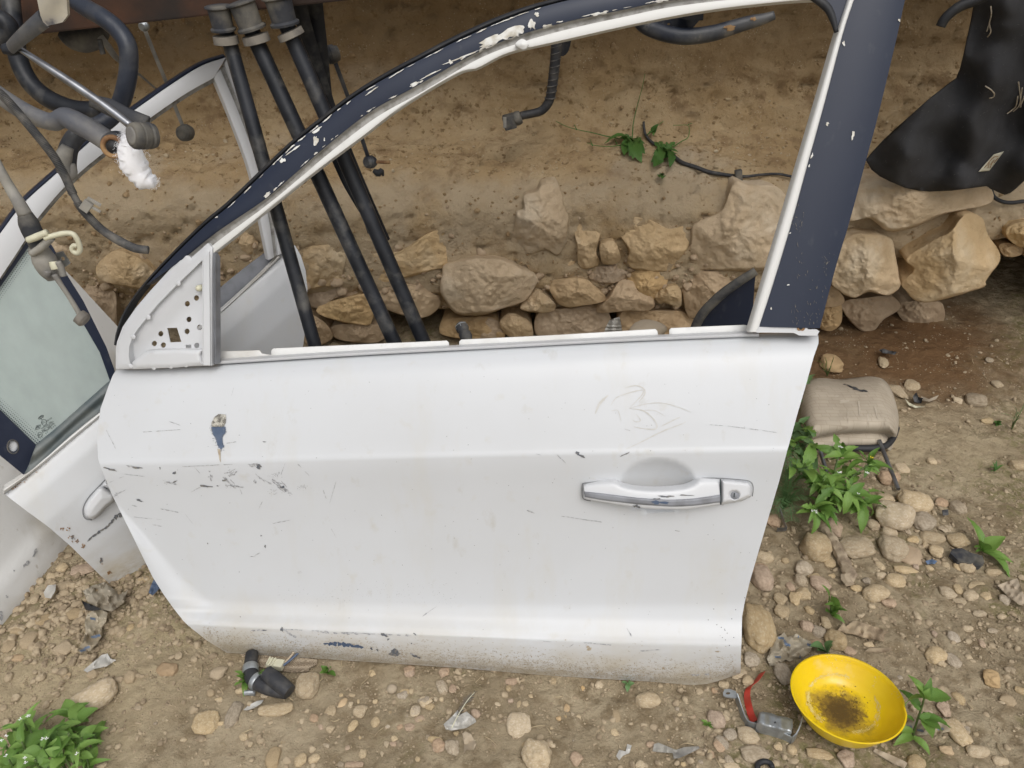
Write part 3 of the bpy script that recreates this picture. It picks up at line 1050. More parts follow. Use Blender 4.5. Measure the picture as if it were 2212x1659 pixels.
def scatter(name, pts, sizes, m, sub, parent=None, seed=1, squash=(.45, .8), nvar=12, sharp=9, facets=8):
    """one mesh of many small stones"""
    var = [rockverts(sub, seed * 100 + i, facets, sharp, .06)[0] for i in range(nvar)]
    F0 = ico(sub)[1]; nv = len(var[0])
    rng = np.random.RandomState(seed)
    VV = []; FF = []
    for i, (p, s) in enumerate(zip(pts, sizes)):
        v = var[rng.randint(nvar)]
        sc = np.array([1, rng.uniform(.6, 1), rng.uniform(*squash)]) * s
        a = rng.uniform(0, 6.28); c_, s_ = math.cos(a), math.sin(a)
        v = v * sc
        v = np.stack([v[:, 0] * c_ - v[:, 1] * s_, v[:, 0] * s_ + v[:, 1] * c_, v[:, 2]], 1)
        VV.append(v + np.array(p)); FF.append(F0 + i * nv)
    o = raw(name, np.vstack(VV), np.vstack(FF), m, parent, smooth=sub > 2)
    o['kind'] = 'stuff'
    return o


rs = np.random.RandomState(11)
# grit lying on the ledge
pts = []; sz = []
for _ in range(1500):
    x = rs.uniform(-1.5, 1.7); y = rs.uniform(1.97, 2.2)
    h = bankbvh.ray_cast(Vector((x, y, 1.0)), Vector((0, 0, -1)))
    dens = .35 + .65 * math.exp(-((x - .55) / .3) ** 2)
    if h[0] and rs.rand() < dens:
        s = rs.uniform(.0015, .0045) * (1 + (rs.rand() < .06) * 1.2)
        pts.append(tuple(h[0] + Vector((0, 0, s * .3)))); sz.append(s)
o = scatter('ledge_grit', pts, sz, M['cobble'], 1, seed=3)
# mud crumbs stuck on the bank faces
pts = []; sz = []
for _ in range(2600):
    px, py = rs.uniform(-100, 2300), rs.uniform(-60, 700)
    r_ = ray(px, py).normalized(); h = bankbvh.ray_cast(CAM, r_)
    if h[0] and h[0].y < 2.45:
        s = rs.uniform(.002, .0055) * (1 + (rs.rand() < .08) * 1.0)
        pts.append(tuple(h[0])); sz.append(s)
M['crumb'] = mat('earth_crumb', (.33, .235, .13), (.24, .16, .08), 9, .95, bump=.4, bscale=80, world=True)
lp = []; ls = []
for _ in range(9000):
    px, py = rs.uniform(180, 1830), rs.uniform(400, 760)
    if len(lp) >= 700:
        break
    dens = np.interp(py, [400, 540, 600, 760], [0, .02, .5, 1])
    if rs.rand() > dens:
        continue
    r_ = ray(px, py).normalized(); h = bankbvh.ray_cast(CAM, r_)
    if h[0] and h[0].y < 2.4:
        s = .0045 + .013 * rs.rand() ** 2.5
        lp.append(tuple(h[0] - r_ * s * .3)); ls.append(s)
scatter('joint_rubble', lp, ls, M['stone_brown'], 3, seed=14, squash=(.6, .95), sharp=14, facets=10)
o = scatter('earth_crumbs', pts, sz, M['crumb'], 1, seed=4, squash=(.6, 1))

# ------------------------------------------------------------------ loose stones on the ground, traced from the photo
cob = []
for i in range(16):
    V, F = rockverts(4, 300 + i, 16 if i < 8 else 11, 14 if i < 8 else 24, .16, hmin=.84 if i < 8 else .70)
    V = V / np.abs(V).max(0)
    if i < 8:
        V = np.sign(V) * np.abs(V) ** .82
    me = bpy.data.meshes.new('cobble'); me.from_pydata(V.tolist(), [], F.tolist())
    me.polygons.foreach_set('use_smooth', [True] * len(me.polygons)); me.update()
    cob.append(me)
cobm = {}
CM = {'t': 'cobble', 'g': 'cobble_grey', 'p': 'cobble_pink', 'b': 'stone_brown', 'o': 'stone_ochre', 'c': 'clod'}


PEB = []


def cobble(cx, cy, rx, ry, ang=0, kind='t', seed=0, label=None, group=None, flat=.55, name='stone', sink=.3):
    """half-axes in px of the common frame"""
    g0 = atZ(cx, cy, .01)
    z = float(gh(g0.x, g0.y)[0])
    s = mpp(g0)
    th = math.atan2(CAM.z, g0.y)
    ax, ay = rx * s, ry * s
    ay = max(ay / math.sin(th) * .93, ax * .3)
    az = flat * min(ax, ay)
    p = atZ(cx, cy, z + az * .45)
    key = (seed % 16, kind)
    if key not in cobm:
        me = cob[seed % 16].copy(); me.materials.append(M[CM[kind]]); cobm[key] = me
    o = bpy.data.objects.new(name, cobm[key])
    ROOTC.objects.link(o)
    o.location = (p.x, p.y, z + az * (1 - sink - (seed % 5) * .05) - .001)
    o.scale = (ax, ay, az)
    o.rotation_euler = (0, 0, R(-ang))
    tag(o, label or 'loose limestone pebble on the dirt', 'stone', group)
    if group:
        PEB.append((o, cx, cy, max(rx, ry), kind))
    return o


def S(conv, lst, dflt_label, group):
    for i, t in enumerate(lst):
        (cx, cy), (x2, _) = conv([(t[0], t[1]), (t[0] + 1, t[1])])
        k = x2 - cx
        ang = t[4] if len(t) > 4 and t[4] is not None else random.uniform(-15, 15)
        kind = t[5] if len(t) > 5 else random.choice('tttttgp')
        lab = t[6] if len(t) > 6 else None
        cobble(cx, cy, t[2] * k, t[3] * k, ang, kind, (random.randrange(8) if max(t[2], t[3]) * k > 24 or (len(t) > 7 and t[7] > .6) else random.randrange(100)), lab or dflt_label, None if lab else group,
               flat=t[7] if len(t) > 7 else random.uniform(.45, .7))


S(r1, [
    (650, 1440, 118, 95, 10, 't', 'round speckled tan cobble under the green weed left of the stick'),
    (955, 1445, 135, 75, -5, 't', 'long oval tan cobble just right of the stick'),
    (1210, 1445, 98, 90, 0, 't', 'blocky pale cobble right of the long oval one'),
    (1370, 1110, 118, 82, 5, 't', 'large pale rounded cobble at the foot of the headrest post'),
    (1225, 1215, 135, 105, 30, 't', 'biggest flat pale stone half buried below the headrest post'),
    (1440, 1250, 85, 70, 0, 'g', 'greyish flat rounded stone beside the biggest buried stone'),
    (1695, 1390, 82, 52, -15, 't', 'smooth cream oval pebble above the dark flat scrap'),
    (1500, 1370, 90, 45, 5), (1530, 1470, 60, 45), (1760, 1585, 55, 48, 40, 't', 'egg shaped tan pebble against the dark flat scrap'), (1690, 1580, 35, 35),
    (1185, 1330, 65, 40, 10), (1070, 1270, 55, 35, 25), (1160, 1085, 70, 40), (1280, 855, 55, 42, 0, 't', 'flat pale pebble beside the metal headrest post', .3),
    (1500, 805, 35, 25, 0, 't', 'small tan pebble alone on bare dirt right of the headrest'),
    (1350, 250, 60, 42, 15, 't', 'pale angular stone above the black burnt scrap'), (1250, 300, 50, 65), (1690, 360, 38, 25), (1830, 360, 80, 45, 20, 'g', 'broad flat grey stone on the dirt at the far right'),
    (1905, 510, 50, 25), (2140, 835, 72, 38, 0, 't', 'tan oval stone at the right edge beside the grass tuft'), (1980, 240, 38, 25), (1920, 62, 30, 18), (1140, 80, 35, 40), (760, 90, 85, 60, 0, 'o', 'blocky ochre stone behind the headrest at the door edge'),
    (330, 1240, 60, 60, 0, 'p', 'reddish round stone at the right edge of the door'), (270, 1510, 65, 42), (230, 1620, 90, 60), (420, 1535, 30, 25), (545, 1590, 80, 55, 0, 'g'), (750, 1550, 45, 40), (1690, 1145, 60, 50),
    (1570, 1110, 50, 35), (1600, 1300, 60, 30), (1320, 1490, 110, 80, 30, 'b', 'flat dark brown stone between the pale cobbles', .25), (1300, 1605, 95, 28, 5), (1230, 1655, 100, 20),
    (790, 1290, 55, 75, 0, 'p', 'pinkish brown stone half hidden under the weed'), (1600, 1570, 30, 35), (1950, 1620, 60, 25), (1900, 1480, 30, 20), (900, 1560, 30, 20), (1120, 1570, 30, 35), (1320, 1320, 22, 32, 0, 'g'),
    (860, 760, 55, 30), (930, 800, 45, 35), (1180, 930, 80, 45), (1000, 1190, 40, 30), (1380, 1580, 25, 20), (1480, 1590, 28, 22), (1450, 1420, 30, 25), (1360, 1380, 50, 30), (2060, 1320, 25, 18),
], 'loose pale pebble on the dirt between the headrest and the bowl', 'loose pebbles right of the door above the bowl')
S(r2, [
    (510, 395, 100, 158, 3, 't', 'biggest smooth cobble standing against the door edge', .7),
    (540, 85, 75, 78, 0, 'p', 'rough round stone just above the biggest cobble at the door edge'), (470, 605, 55, 48, -15, 'g', 'grey brown pebble directly below the biggest cobble'), (395, 700, 62, 30, -25, 't', 'long pale pebble under the corner of the door'),
    (675, 690, 58, 72, 0, 'g', 'blocky tan stone touching the left rim of the yellow bowl'), (655, 220, 48, 45), (745, 215, 40, 50, 30), (665, 295, 52, 42, 35, 't', 'speckled egg shaped pebble right of the biggest cobble'), (800, 185, 55, 45), (905, 120, 72, 45, 10),
    (1265, 185, 86, 52, 3, 't', 'smooth oval cobble above the wooden shard'), (1390, 100, 72, 42, 5, 't', 'flat pale cobble up right of the smooth oval one'), (1530, 330, 25, 35, 0, 't', 'upright cream pebble on bare dirt right of the wooden shard'), (1015, 480, 78, 62, 20, 't', 'cream white rounded cobble above the yellow bowl'), (900, 425, 45, 38), (945, 370, 35, 45),
    (785, 95, 45, 38, 0, 'g'), (870, 75, 45, 25), (825, 395, 42, 40, 0, 'p'), (1350, 245, 50, 30, 10), (1205, 100, 28, 25, 0, 'g'), (1720, 180, 56, 38, 10), (1870, 200, 48, 35), (1970, 200, 42, 30), (1800, 230, 45, 28), (1905, 130, 65, 22),
    (1850, 20, 50, 30), (1650, 580, 70, 55, 0, 't', 'pale flaky stone with a second stone leaning on it right of the bowl'), (1755, 610, 50, 50, 0, 'g', 'angular light grey stone right of the yellow bowl'), (1670, 620, 35, 40), (2005, 730, 58, 62, 40, 'o', 'yellowish half buried stone at the right near the bottom'), (1795, 850, 30, 45, -20), (1700, 920, 45, 55, 0, 'p'),
    (1790, 1070, 62, 92, -15, 't', 'long tan cobble right of the weed by the bowl'), (1915, 1190, 72, 42, 0, 't', 'flat pale slab stone near the bottom right'), (1525, 1270, 60, 55), (1715, 1185, 45, 35, 0, 'o'), (900, 1210, 92, 38, 5, 't', 'flat yellowish stone below the yellow bowl'), (1075, 1240, 60, 60, 0, 'p'),
    (250, 985, 62, 55, 0, 'p', 'pinkish rounded stone left of the metal bracket'), (445, 1090, 76, 55, 5, 't', 'angular pale stone below the metal bracket'), (490, 1210, 100, 60, -10, 'g', 'flat grey yellow stone near the bottom below the bracket'), (335, 1085, 45, 40), (285, 1130, 30, 50, -30), (260, 1165, 25, 35), (640, 1160, 30, 30),
    (730, 1180, 35, 30), (330, 1250, 30, 35), (1095, 550, 45, 28), (295, 765, 35, 28), (440, 740, 45, 38), (1600, 945, 30, 30), (2090, 225, 40, 35), (2070, 330, 30, 18), (1790, 155, 30, 35), (1940, 500, 25, 28, 0, 'p'), (1760, 460, 45, 35, 30, 'g'),
    (1850, 405, 35, 20), (2100, 860, 60, 40, 20, 'c'), (350, 1290, 60, 28), (2060, 1250, 50, 30), (2190, 800, 35, 25, 30), (1240, 265, 25, 15), (1300, 65, 35, 20), (210, 1210, 25, 30), (240, 800, 20, 20, 0, 'p'), (1640, 440, 20, 22),
    (2120, 670, 40, 20), (1220, 510, 35, 22), (880, 500, 40, 25, 0, 'p'), (1850, 1050, 20, 25), (1010, 1190, 22, 18), (1250, 1160, 30, 15), (2180, 180, 30, 15), (840, 290, 30, 28), (985, 70, 25, 18), (1140, 150, 40, 25), (720, 140, 30, 30), (1860, 590, 22, 18), (1930, 310, 50, 20), (2010, 420, 35, 18), (1420, 720, 20, 16), (1905, 1080, 18, 14),
], 'loose pale pebble on the dirt around the yellow bowl', 'loose pebbles around the yellow bowl')
S(b3, [
    (920, 860, 112, 98, 0, 't', 'big domed smooth cobble at the bottom edge below the door', .75), (795, 655, 85, 88, 0, 't', 'flat pale crumbly stone above the big domed cobble', .3), (1670, 495, 88, 52, 10, 't', 'angular pale rock on bare dirt just below the door', .7), (1335, 385, 34, 28, 0, 't', 'small round pebble close under the door near the seedling'),
    (1185, 890, 48, 48, 0, 'p', 'small pinkish cobble right of the big domed one'), (340, 815, 54, 60, 0, 'g', 'smooth grey tan pebble below the dry leaf'), (160, 500, 52, 40), (190, 535, 35, 25), (90, 570, 38, 38), (745, 365, 42, 28, 0, 'p'), (275, 400, 35, 58, -25, 'g'), (345, 415, 28, 30, 0, 'p'),
    (295, 300, 36, 30, 0, 'p'), (1030, 360, 25, 25), (1615, 925, 42, 35), (250, 800, 50, 45, 0, 'p'), (120, 620, 35, 22), (500, 585, 38, 28), (1445, 710, 28, 28), (1690, 795, 35, 25, 0, 'p'), (1455, 600, 28, 50, 0, 'c'),
    (50, 290, 40, 35, 0, 'p'), (2150, 800, 35, 45, -30), (20, 440, 35, 25), (740, 495, 20, 16), (795, 520, 16, 28), (840, 515, 25, 20), (1120, 545, 22, 28, 0, 'o'), (1065, 615, 20, 18, 0, 'o'), (1200, 605, 18, 16), (1110, 600, 12, 12), (1015, 680, 14, 14), (1160, 585, 14, 14), (875, 465, 16, 18),
    (230, 485, 16, 16), (270, 485, 16, 18), (130, 350, 10, 25), (1025, 800, 20, 18), (830, 795, 18, 18), (1230, 410, 16, 18, 0, 'o'), (1920, 485, 18, 18), (2040, 490, 16, 14), (1760, 445, 20, 14), (1990, 610, 16, 16), (1870, 550, 16, 14), (1885, 590, 16, 12), (2120, 425, 20, 20, 0, 'p'), (2100, 860, 25, 30), (2030, 910, 20, 15), (1910, 925, 20, 18),
    (110, 890, 20, 18), (30, 600, 20, 15), (185, 745, 18, 20), (370, 715, 20, 20), (630, 935, 20, 15), (1110, 845, 14, 12), (1605, 785, 14, 18), (1165, 765, 8, 8), (1810, 760, 10, 9), (2060, 830, 18, 14), (1950, 830, 16, 12), (645, 520, 28, 16), (725, 410, 20, 22),
], 'loose tan pebble on the dirt in front of the door', 'loose pebbles in front of the door')
S(b4, [
    (1150, 610, 92, 98, 10, 't', 'smooth yellowish egg shaped cobble right of the black hose', .65), (925, 785, 132, 54, -6, 't', 'long flat oval stone below the black hose'), (610, 820, 52, 102, 8, 'g', 'long narrow grey tan stone left of the flat oval one'), (405, 880, 102, 92, 0, 't', 'flat pale angular stone half sunk in the dirt at the left', .3),
    (125, 490, 88, 50, 0, 'b', 'brown lumpy stone left of the black hose'), (1320, 800, 45, 48), (1540, 800, 62, 48, -30), (685, 990, 38, 30), (515, 890, 30, 20), (500, 515, 72, 45, -35, 'c'), (1560, 1110, 32, 35), (1100, 1160, 48, 50), (1485, 910, 36, 50, 20), (1320, 930, 38, 28, -20),
    (1250, 915, 20, 28), (1110, 875, 20, 28), (1790, 1000, 30, 25), (1780, 1040, 28, 22), (1450, 1070, 25, 20), (1970, 855, 33, 25), (1630, 520, 35, 25), (1900, 515, 45, 35, 0, 'p'), (2150, 515, 40, 35, 0, 'p'), (2140, 620, 38, 55, -25, 'g'), (1945, 800, 38, 38), (730, 1040, 22, 25), (2040, 990, 20, 22),
    (1400, 1190, 30, 22), (975, 1030, 20, 22), (900, 1140, 62, 80, 0, 'c'), (1850, 680, 45, 35), (2010, 720, 50, 35), (2050, 760, 40, 25), (1650, 725, 20, 18), (1400, 680, 16, 14), (1480, 680, 28, 14), (1760, 815, 16, 22), (1700, 1110, 15, 22), (1540, 995, 16, 14), (1950, 590, 14, 12), (1860, 655, 28, 22), (1915, 650, 18, 22),
    (1410, 740, 30, 40, 20, 'o'), (1465, 750, 22, 28), (1525, 725, 12, 18), (1200, 850, 40, 30), (1500, 1190, 80, 20, 0, 'p'), (1730, 1040, 22, 24), (1830, 915, 25, 18), (1750, 905, 35, 22, 0, 'g'), (1650, 880, 35, 40), (1900, 915, 40, 30), (2090, 1010, 60, 30), (2120, 1060, 50, 40), (1290, 1050, 28, 18), (1200, 1150, 45, 35), (415, 1170, 22, 28), (240, 1005, 28, 18),
    (840, 680, 30, 22), (660, 650, 40, 22), (440, 665, 35, 28, 0, 'c'), (500, 710, 30, 18),
], 'small tan pebble on the dirt near the black hose', 'loose pebbles around the black hose')
S(b5, [
    (655, 1172, 158, 98, -38, 't', 'largest smooth tan cobble at the lower left above the weeds', .7), (900, 1030, 50, 45, 0, 'c'), (430, 275, 45, 35), (580, 290, 92, 42, -15, 'p', 'flat reddish tan slab between the doors at the left', .4), (900, 695, 30, 28),
    (960, 690, 30, 28, 0, 'o'), (640, 1010, 45, 32, 0, 'c'), (270, 1330, 50, 40), (700, 1640, 40, 20), (440, 830, 72, 58, 0, 'c'), (60, 820, 45, 50, 0, 'c'), (350, 340, 40, 30), (1000, 440, 35, 30, 0, 'c'), (1000, 360, 50, 22, -10, 'c'),
    (440, 410, 50, 40, -30, 'c'), (300, 640, 60, 40, -30, 'c'), (200, 780, 60, 60, 0, 'c'), (120, 710, 50, 40, 0, 'c'), (520, 600, 60, 45, -40, 'c'), (350, 460, 45, 50, 0, 'c'), (710, 650, 28, 24, 0, 't'), (120, 900, 50, 30, 0, 'b'), (1225, 800, 15, 14), (820, 1050, 30, 25, 0, 'c'), (460, 1020, 30, 25, 0, 'c'), (1265, 1460, 25, 14), (1070, 1350, 14, 12), (1510, 1190, 30, 16), (950, 1245, 30, 22, 0, 'c'),
], 'crumbly earth clod or pebble on the dirt left of the door', 'clods and pebbles left of the door')

ANCH = [('yellow bowl', 1831, 1504, 118), ('red plastic strip', 1618, 1500, 25), ('metal bracket', 1660, 1570, 50), ('headrest', 1850, 880, 90), ('wooden stick', 1815, 1200, 25), ('grey wood shard', 1865, 1360, 40),
        ('black hose', 575, 1470, 45), ('ribbed cardboard', 630, 1430, 50), ('dry leaf', 990, 1560, 30), ('big domed cobble', 1160, 1630, 35), ('rear corner of the door', 1600, 1455, 15), ('rosette weed', 2130, 1190, 40),
        ('dark flat pad', 2090, 1205, 35), ('cream white cobble', 1807, 1382, 26), ('torn blue print film', 1705, 1400, 40), ('cardboard corner', 2190, 1275, 40), ('largest lower left cobble', 205, 1506, 48), ('pale wrapper', 195, 1370, 40),
        ('angular rock below the door', 1400, 1513, 27), ('weed by the bowl', 1980, 1540, 40), ('biggest smooth cobble', 1636, 1353, 40), ('big weed', 1790, 1060, 80), ('smooth oval cobble', 1890, 1283, 28), ('painted strip', 1460, 1620, 50),
        ('flat crumbly stone', 1120, 1564, 28), ('long flat oval stone', 597, 1532, 38), ('flat pale angular stone', 444, 1560, 30), ('leafy corner bush', 110, 1600, 100), ('four leaved seedling', 708, 1452, 18), ('tipped door corner', 258, 1279, 15)]
ORD = ['nearest', 'second nearest', 'third nearest', 'fourth nearest', 'fifth nearest', 'sixth nearest', 'seventh nearest', 'eighth nearest', 'ninth nearest', 'tenth nearest']
buck = {}
for (o_, x_, y_, r_, k_) in PEB:
    a_ = min(ANCH, key=lambda q: max(0, math.hypot(q[1] - x_, q[2] - y_) - q[3]))
    dx, dy = x_ - a_[1], y_ - a_[2]
    an = (math.degrees(math.atan2(-dy, dx)) + 360) % 360
    dr = ['right of', 'up right of', 'above', 'up left of', 'left of', 'down left of', 'below', 'down right of'][int(((an + 22.5) % 360) // 45)]
    cl = {'t': 'tan', 'g': 'greyish tan', 'p': 'pinkish tan', 'b': 'brown', 'o': 'ochre', 'c': 'crumbly earthy'}[k_]
    buck.setdefault((cl, dr, a_[0]), []).append((math.hypot(dx, dy), r_, o_))
for (cl, dr, a_), L_ in buck.items():
    for i_, (d_, r_, o_) in enumerate(sorted(L_, key=lambda q: q[0])):
        sz_ = 'small' if r_ < 9 else 'medium' if r_ < 16 else 'large'
        w_ = 'clod' if 'earthy' in cl else 'pebble'
        o_['label'] = f"{sz_} {cl} {w_} lying {ORD[min(i_, 9)] + ' ' if len(L_) > 1 else ''}{dr} the {a_}"

# scattered gravel nobody could count: pebbles, then grit
rs = np.random.RandomState(23)


def gravel(n, smin, smax, sub, name, seed, m, dens=None):
    pts = []; sz = []
    while len(pts) < n:
        x = rs.uniform(-1.35, 1.75, 4000); y = rs.uniform(.36, 2.35, 4000)
        P_ = np.stack([x, y, 0 * x], 1)
        k = fbm(P_ * 3.2, 3, 90 + seed) * .5 + .5
        bare = np.exp(-(((x - .95) / .25) ** 2 + ((y - 1.5) / .2) ** 2)) * .6
        keep = rs.rand(4000) < np.clip(k * 1.5 - .35, .12, 1) * (1 - bare) * np.where((y > 1.70), .10, 1)
        x, y = x[keep], y[keep]
        z = gh(x, y)
        s = smin * (smax / smin) ** (rs.rand(len(x)) ** 2.2)
        for a in zip(x, y, z + s * .15, s):
            pts.append(a[:3]); sz.append(a[3])
    return scatter(name, pts[:n], sz[:n], m, sub, seed=seed)


M['gravel'] = mat('gravel_stone', (.42, .34, .23), (.31, .24, .155), 30, .85, lo=.3, hi=.7, c3=(.24, .185, .12), lo3=.52, hi3=.6, s3=45, detail=2)
gravel(11500, .0022, .0078, 2, 'gravel', 5, M['gravel'])
gravel(60000, .0008, .0028, 1, 'grit', 6, M['gravel'])
# bits of dry straw and twig on the dirt
_st = []; _sr = random.Random(44)
while len(_st) < 420:
    x_, y_ = _sr.uniform(-1.0, 1.4), _sr.uniform(.5, 1.9)
    z_ = float(gh(x_, y_)[0]); a_ = _sr.uniform(0, 6.28); L_ = _sr.uniform(.006, .03)
    p_ = Vector((x_, y_, z_ + .003)); q_ = p_ + Vector((math.cos(a_) * L_, math.sin(a_) * L_, _sr.uniform(-.001, .006)))
    m_ = (p_ + q_) / 2 + Vector((_sr.gauss(0, .1) * L_, _sr.gauss(0, .1) * L_, .001))
    _st.append(tube([p_, m_, q_], _sr.uniform(.0004, .0011), 4, 5))
raw('straw_bits', *joinm(_st), mat('dry_straw', (.46, .37, .23), (.30, .23, .14), 40, .9))['kind'] = 'stuff'
# crumbly rubble heap between the doors at the left
pts = []; sz = []
rr_s = np.random.RandomState(77)
for _ in range(1500):
    px, py = 190 + rr_s.normal() * 120, 1310 + rr_s.normal() * 60
    if not (-20 < px < 470 and 1180 < py < 1560):
        continue
    g_ = atZ(px, py, .01)
    s = .0022 * (4.5 ** (rr_s.rand() ** 2.0))
    pts.append((g_.x, g_.y, float(gh(g_.x, g_.y)[0]) + s * .35)); sz.append(s)
scatter('rubble_crumbs', pts, sz, M['gravel'], 2, seed=9, squash=(.5, .9), sharp=16, facets=9)

# ------------------------------------------------------------------ rack above: rusty beam, with unseen planks added for shade
rack = thing('rusty_rack', 'rusty steel beam rack across the top carrying scrap parts', 'rack', (-.5, 1.36, 0))
bl, br = Vector((-1.7, 1.36, .880)), Vector((1.9, 1.36, 1.232))
bd = (br - bl).normalized()
bn = Vector((0, 1, 0)); bu = bd.cross(bn) * -1
if bu.z < 0:
    bu = -bu
c = (bl + br) / 2 + bu * .045
raw('beam', *box(c, (br - bl).length, .05, .09, (bd, bn, bu), .06), M['rust'], rack, smooth=False)
raw('beam_flange', *box(c + bn * .055 + bu * .04, (br - bl).length, .06, .01, (bd, bn, bu), .1), M['rust'], rack, smooth=False)
for x in (-1.62, 1.85):
    raw('post', *box((x, 1.40, .6 if x > 0 else .44), .06, .06, 1.26 if x > 0 else .92, None, .08), M['rust'], rack, smooth=False)
for yy in (1.42, 1.86, 1.955, 2.05, 2.145):     # unseen planks added over beam and ledge to shade the bank
    t = (1.36 - 1.36)
    dk = box((bl + br) / 2 + bu * .103 + bn * (yy - 1.36), (br - bl).length, .088, .022, (bd, bn, bu), .1)
    raw('shade_plank', *dk, M['wood'], rack, smooth=False)

for x in (-1.2, -.15, 1.2):                # cross bars that carry the added planks
    tx = (x - bl.x) / (br.x - bl.x); zc = bl.z + (br.z - bl.z) * tx + .083
    raw('cross_bar', *box((x, 1.79, zc), .04, .80, .02, None, .08), M['rust'], rack, smooth=False)

# ------------------------------------------------------------------ doors
WH = M['white']


def strip(a, b, pl, da, dm, db, m, name, parent, nx=50, back=.02, nr=5, smooth=True):
    """rounded strip between two px curves"""
    A = polyres(a, nx, smooth); Bc = polyres(b, nx, smooth)
    mid = (A + Bc) / 2
    V, F = loft([A, A * .8 + Bc * .2, mid, A * .2 + Bc * .8, Bc], [da, (da + 2 * dm) / 3 if da < dm else (da + dm) / 2, dm, (db + 2 * dm) / 3 if db < dm else (db + dm) / 2, db], pl, nx, 2, back, None, False)
    return raw(name, V, F, m, parent, angle=50)


D1 = thing('white_car_door', 'big white car front door without glass standing in the foreground', 'car door', P1.at(1000, 1445))


def bowl_extra(x, y):
    u = (x - 1421.5) / 84; v = (y - 1052) / (61 if y < 1052 else 54)
    q = u * u + v * v
    e = -.024 * (1 - q) ** .8 if q < 1 else 0
    # soft ring where the handle plinth sits and a slight dent
    return e


skin_curves = [
    [(252, 797), (440, 789), (470, 788), (760, 770), (1084, 752), (1354, 738), (1607, 728), (1735, 724), (1767, 722)],
    [(250, 800), (440, 794), (470, 793), (760, 776), (1084, 758), (1354, 744), (1607, 734), (1735, 730), (1768, 728)],
    [(243, 812), (440, 806), (760, 790), (1084, 773), (1354, 759), (1607, 749), (1768, 742)],
    [(234, 835), (440, 830), (760, 815), (1084, 800), (1354, 787), (1607, 777), (1758, 770)],
    [(217, 883), (440, 878), (760, 866), (1084, 855), (1354, 846), (1607, 838), (1740, 835)],
    [(209, 940), (440, 934), (760, 925), (1084, 917), (1354, 910), (1607, 905), (1720, 903)],
    [(212, 990), (440, 984), (760, 978), (1139, 970), (1506, 964), (1704, 962)],
    [(216, 1004), (475, 1000), (759, 993), (1139, 984), (1506, 978), (1700, 975)],
    [(219, 1012), (475, 1008), (759, 1001), (1139, 992), (1506, 986), (1698, 983)],
    [(241, 1067), (480, 1065), (1139, 1056), (1683, 1040)],
    [(281, 1147), (500, 1150), (1139, 1148), (1658, 1125)],
    [(330, 1247), (520, 1258), (1139, 1262), (1620, 1255)],
    [(352, 1282), (510, 1297), (760, 1300), (1139, 1303), (1609, 1300)],
    [(374, 1313), (500, 1319), (760, 1324), (1139, 1330), (1603, 1332)],
    [(396, 1341), (520, 1348), (760, 1358), (1139, 1374), (1602, 1386)],
    [(404, 1349), (520, 1356), (619, 1361), (884, 1372), (1090, 1380), (1314, 1391), (1601, 1398)],
    [(411, 1355), (520, 1364), (619, 1370), (884, 1381), (1090, 1389), (1314, 1400), (1601, 1407)],
    [(446, 1383), (560, 1392), (884, 1410), (1186, 1430), (1400, 1440), (1600, 1436)],
    [(470, 1398), (580, 1404), (884, 1425), (1186, 1447), (1480, 1463), (1600, 1449)],
    [(490, 1410), (678, 1422), (976, 1442), (1186, 1459), (1400, 1472), (1514, 1479), (1599, 1455)],
]
skin_d = [-.040, -.031, -.021, -.010, .001, .0098, .0162, .0184, .0178, .0080, -.0050, -.0160, -.0178, -.0135, .0035, .0060, .0055, -.002, -.011, -.024]


def left_facet(x, y):
    """the pressed flare that runs up along the wheel-arch edge"""
    e = bowl_extra(x, y)
    if 1090 < y < 1345:
        xe = np.interp(y, [1067, 1147, 1247, 1313, 1349], [241, 281, 330, 374, 404])
        wd = np.interp(y, [1090, 1160, 1250, 1310, 1345], [2, 30, 70, 100, 60])
        t = 1 - (x - xe) / wd
        if t > 0:
            ease = min(1, (y - 1090) / 80) * min(1, max(0, (1345 - y) / 50))
            t = min(1, t)
            e += .012 * (3 * t * t - 2 * t ** 3) * ease
    return e


V, F = loft(skin_curves, skin_d, P1, 330, 9, 0, left_facet, True)
skinV, skinF = V, F
bvh1 = BVHTree.FromPolygons(V, F)
# close the skin to a shell that is hemmed inwards
n = len(V)
F_all = list(F)
cnt = set()
for f in F:
    for i in range(4):
        cnt.add((f[i], f[(i + 1) % 4]))
be = [e for e in cnt if (e[1], e[0]) not in cnt]
bv = sorted({i for e in be for i in e})
mp = {b: n + k for k, b in enumerate(bv)}
V = list(V) + [V[b] - P1.n * .028 for b in bv]
F_all += [(e[1], e[0], mp[e[0]], mp[e[1]]) for e in be]
raw('door_skin', V, F_all, M['skin'], D1, angle=40)
# inner shell
inner = [(268, 812), (470, 800), (1607, 740), (1745, 740), (1690, 975), (1620, 1220), (1590, 1340), (1588, 1440), (1510, 1462), (980, 1430), (500, 1395), (420, 1345), (340, 1235), (260, 1080), (226, 960)]
raw('inner_panel', *patch(inner, lambda x, y, e: P1.at(x, y, -.045), 80, .03, tn=P1.n), M['white_dirty'], D1, angle=40)

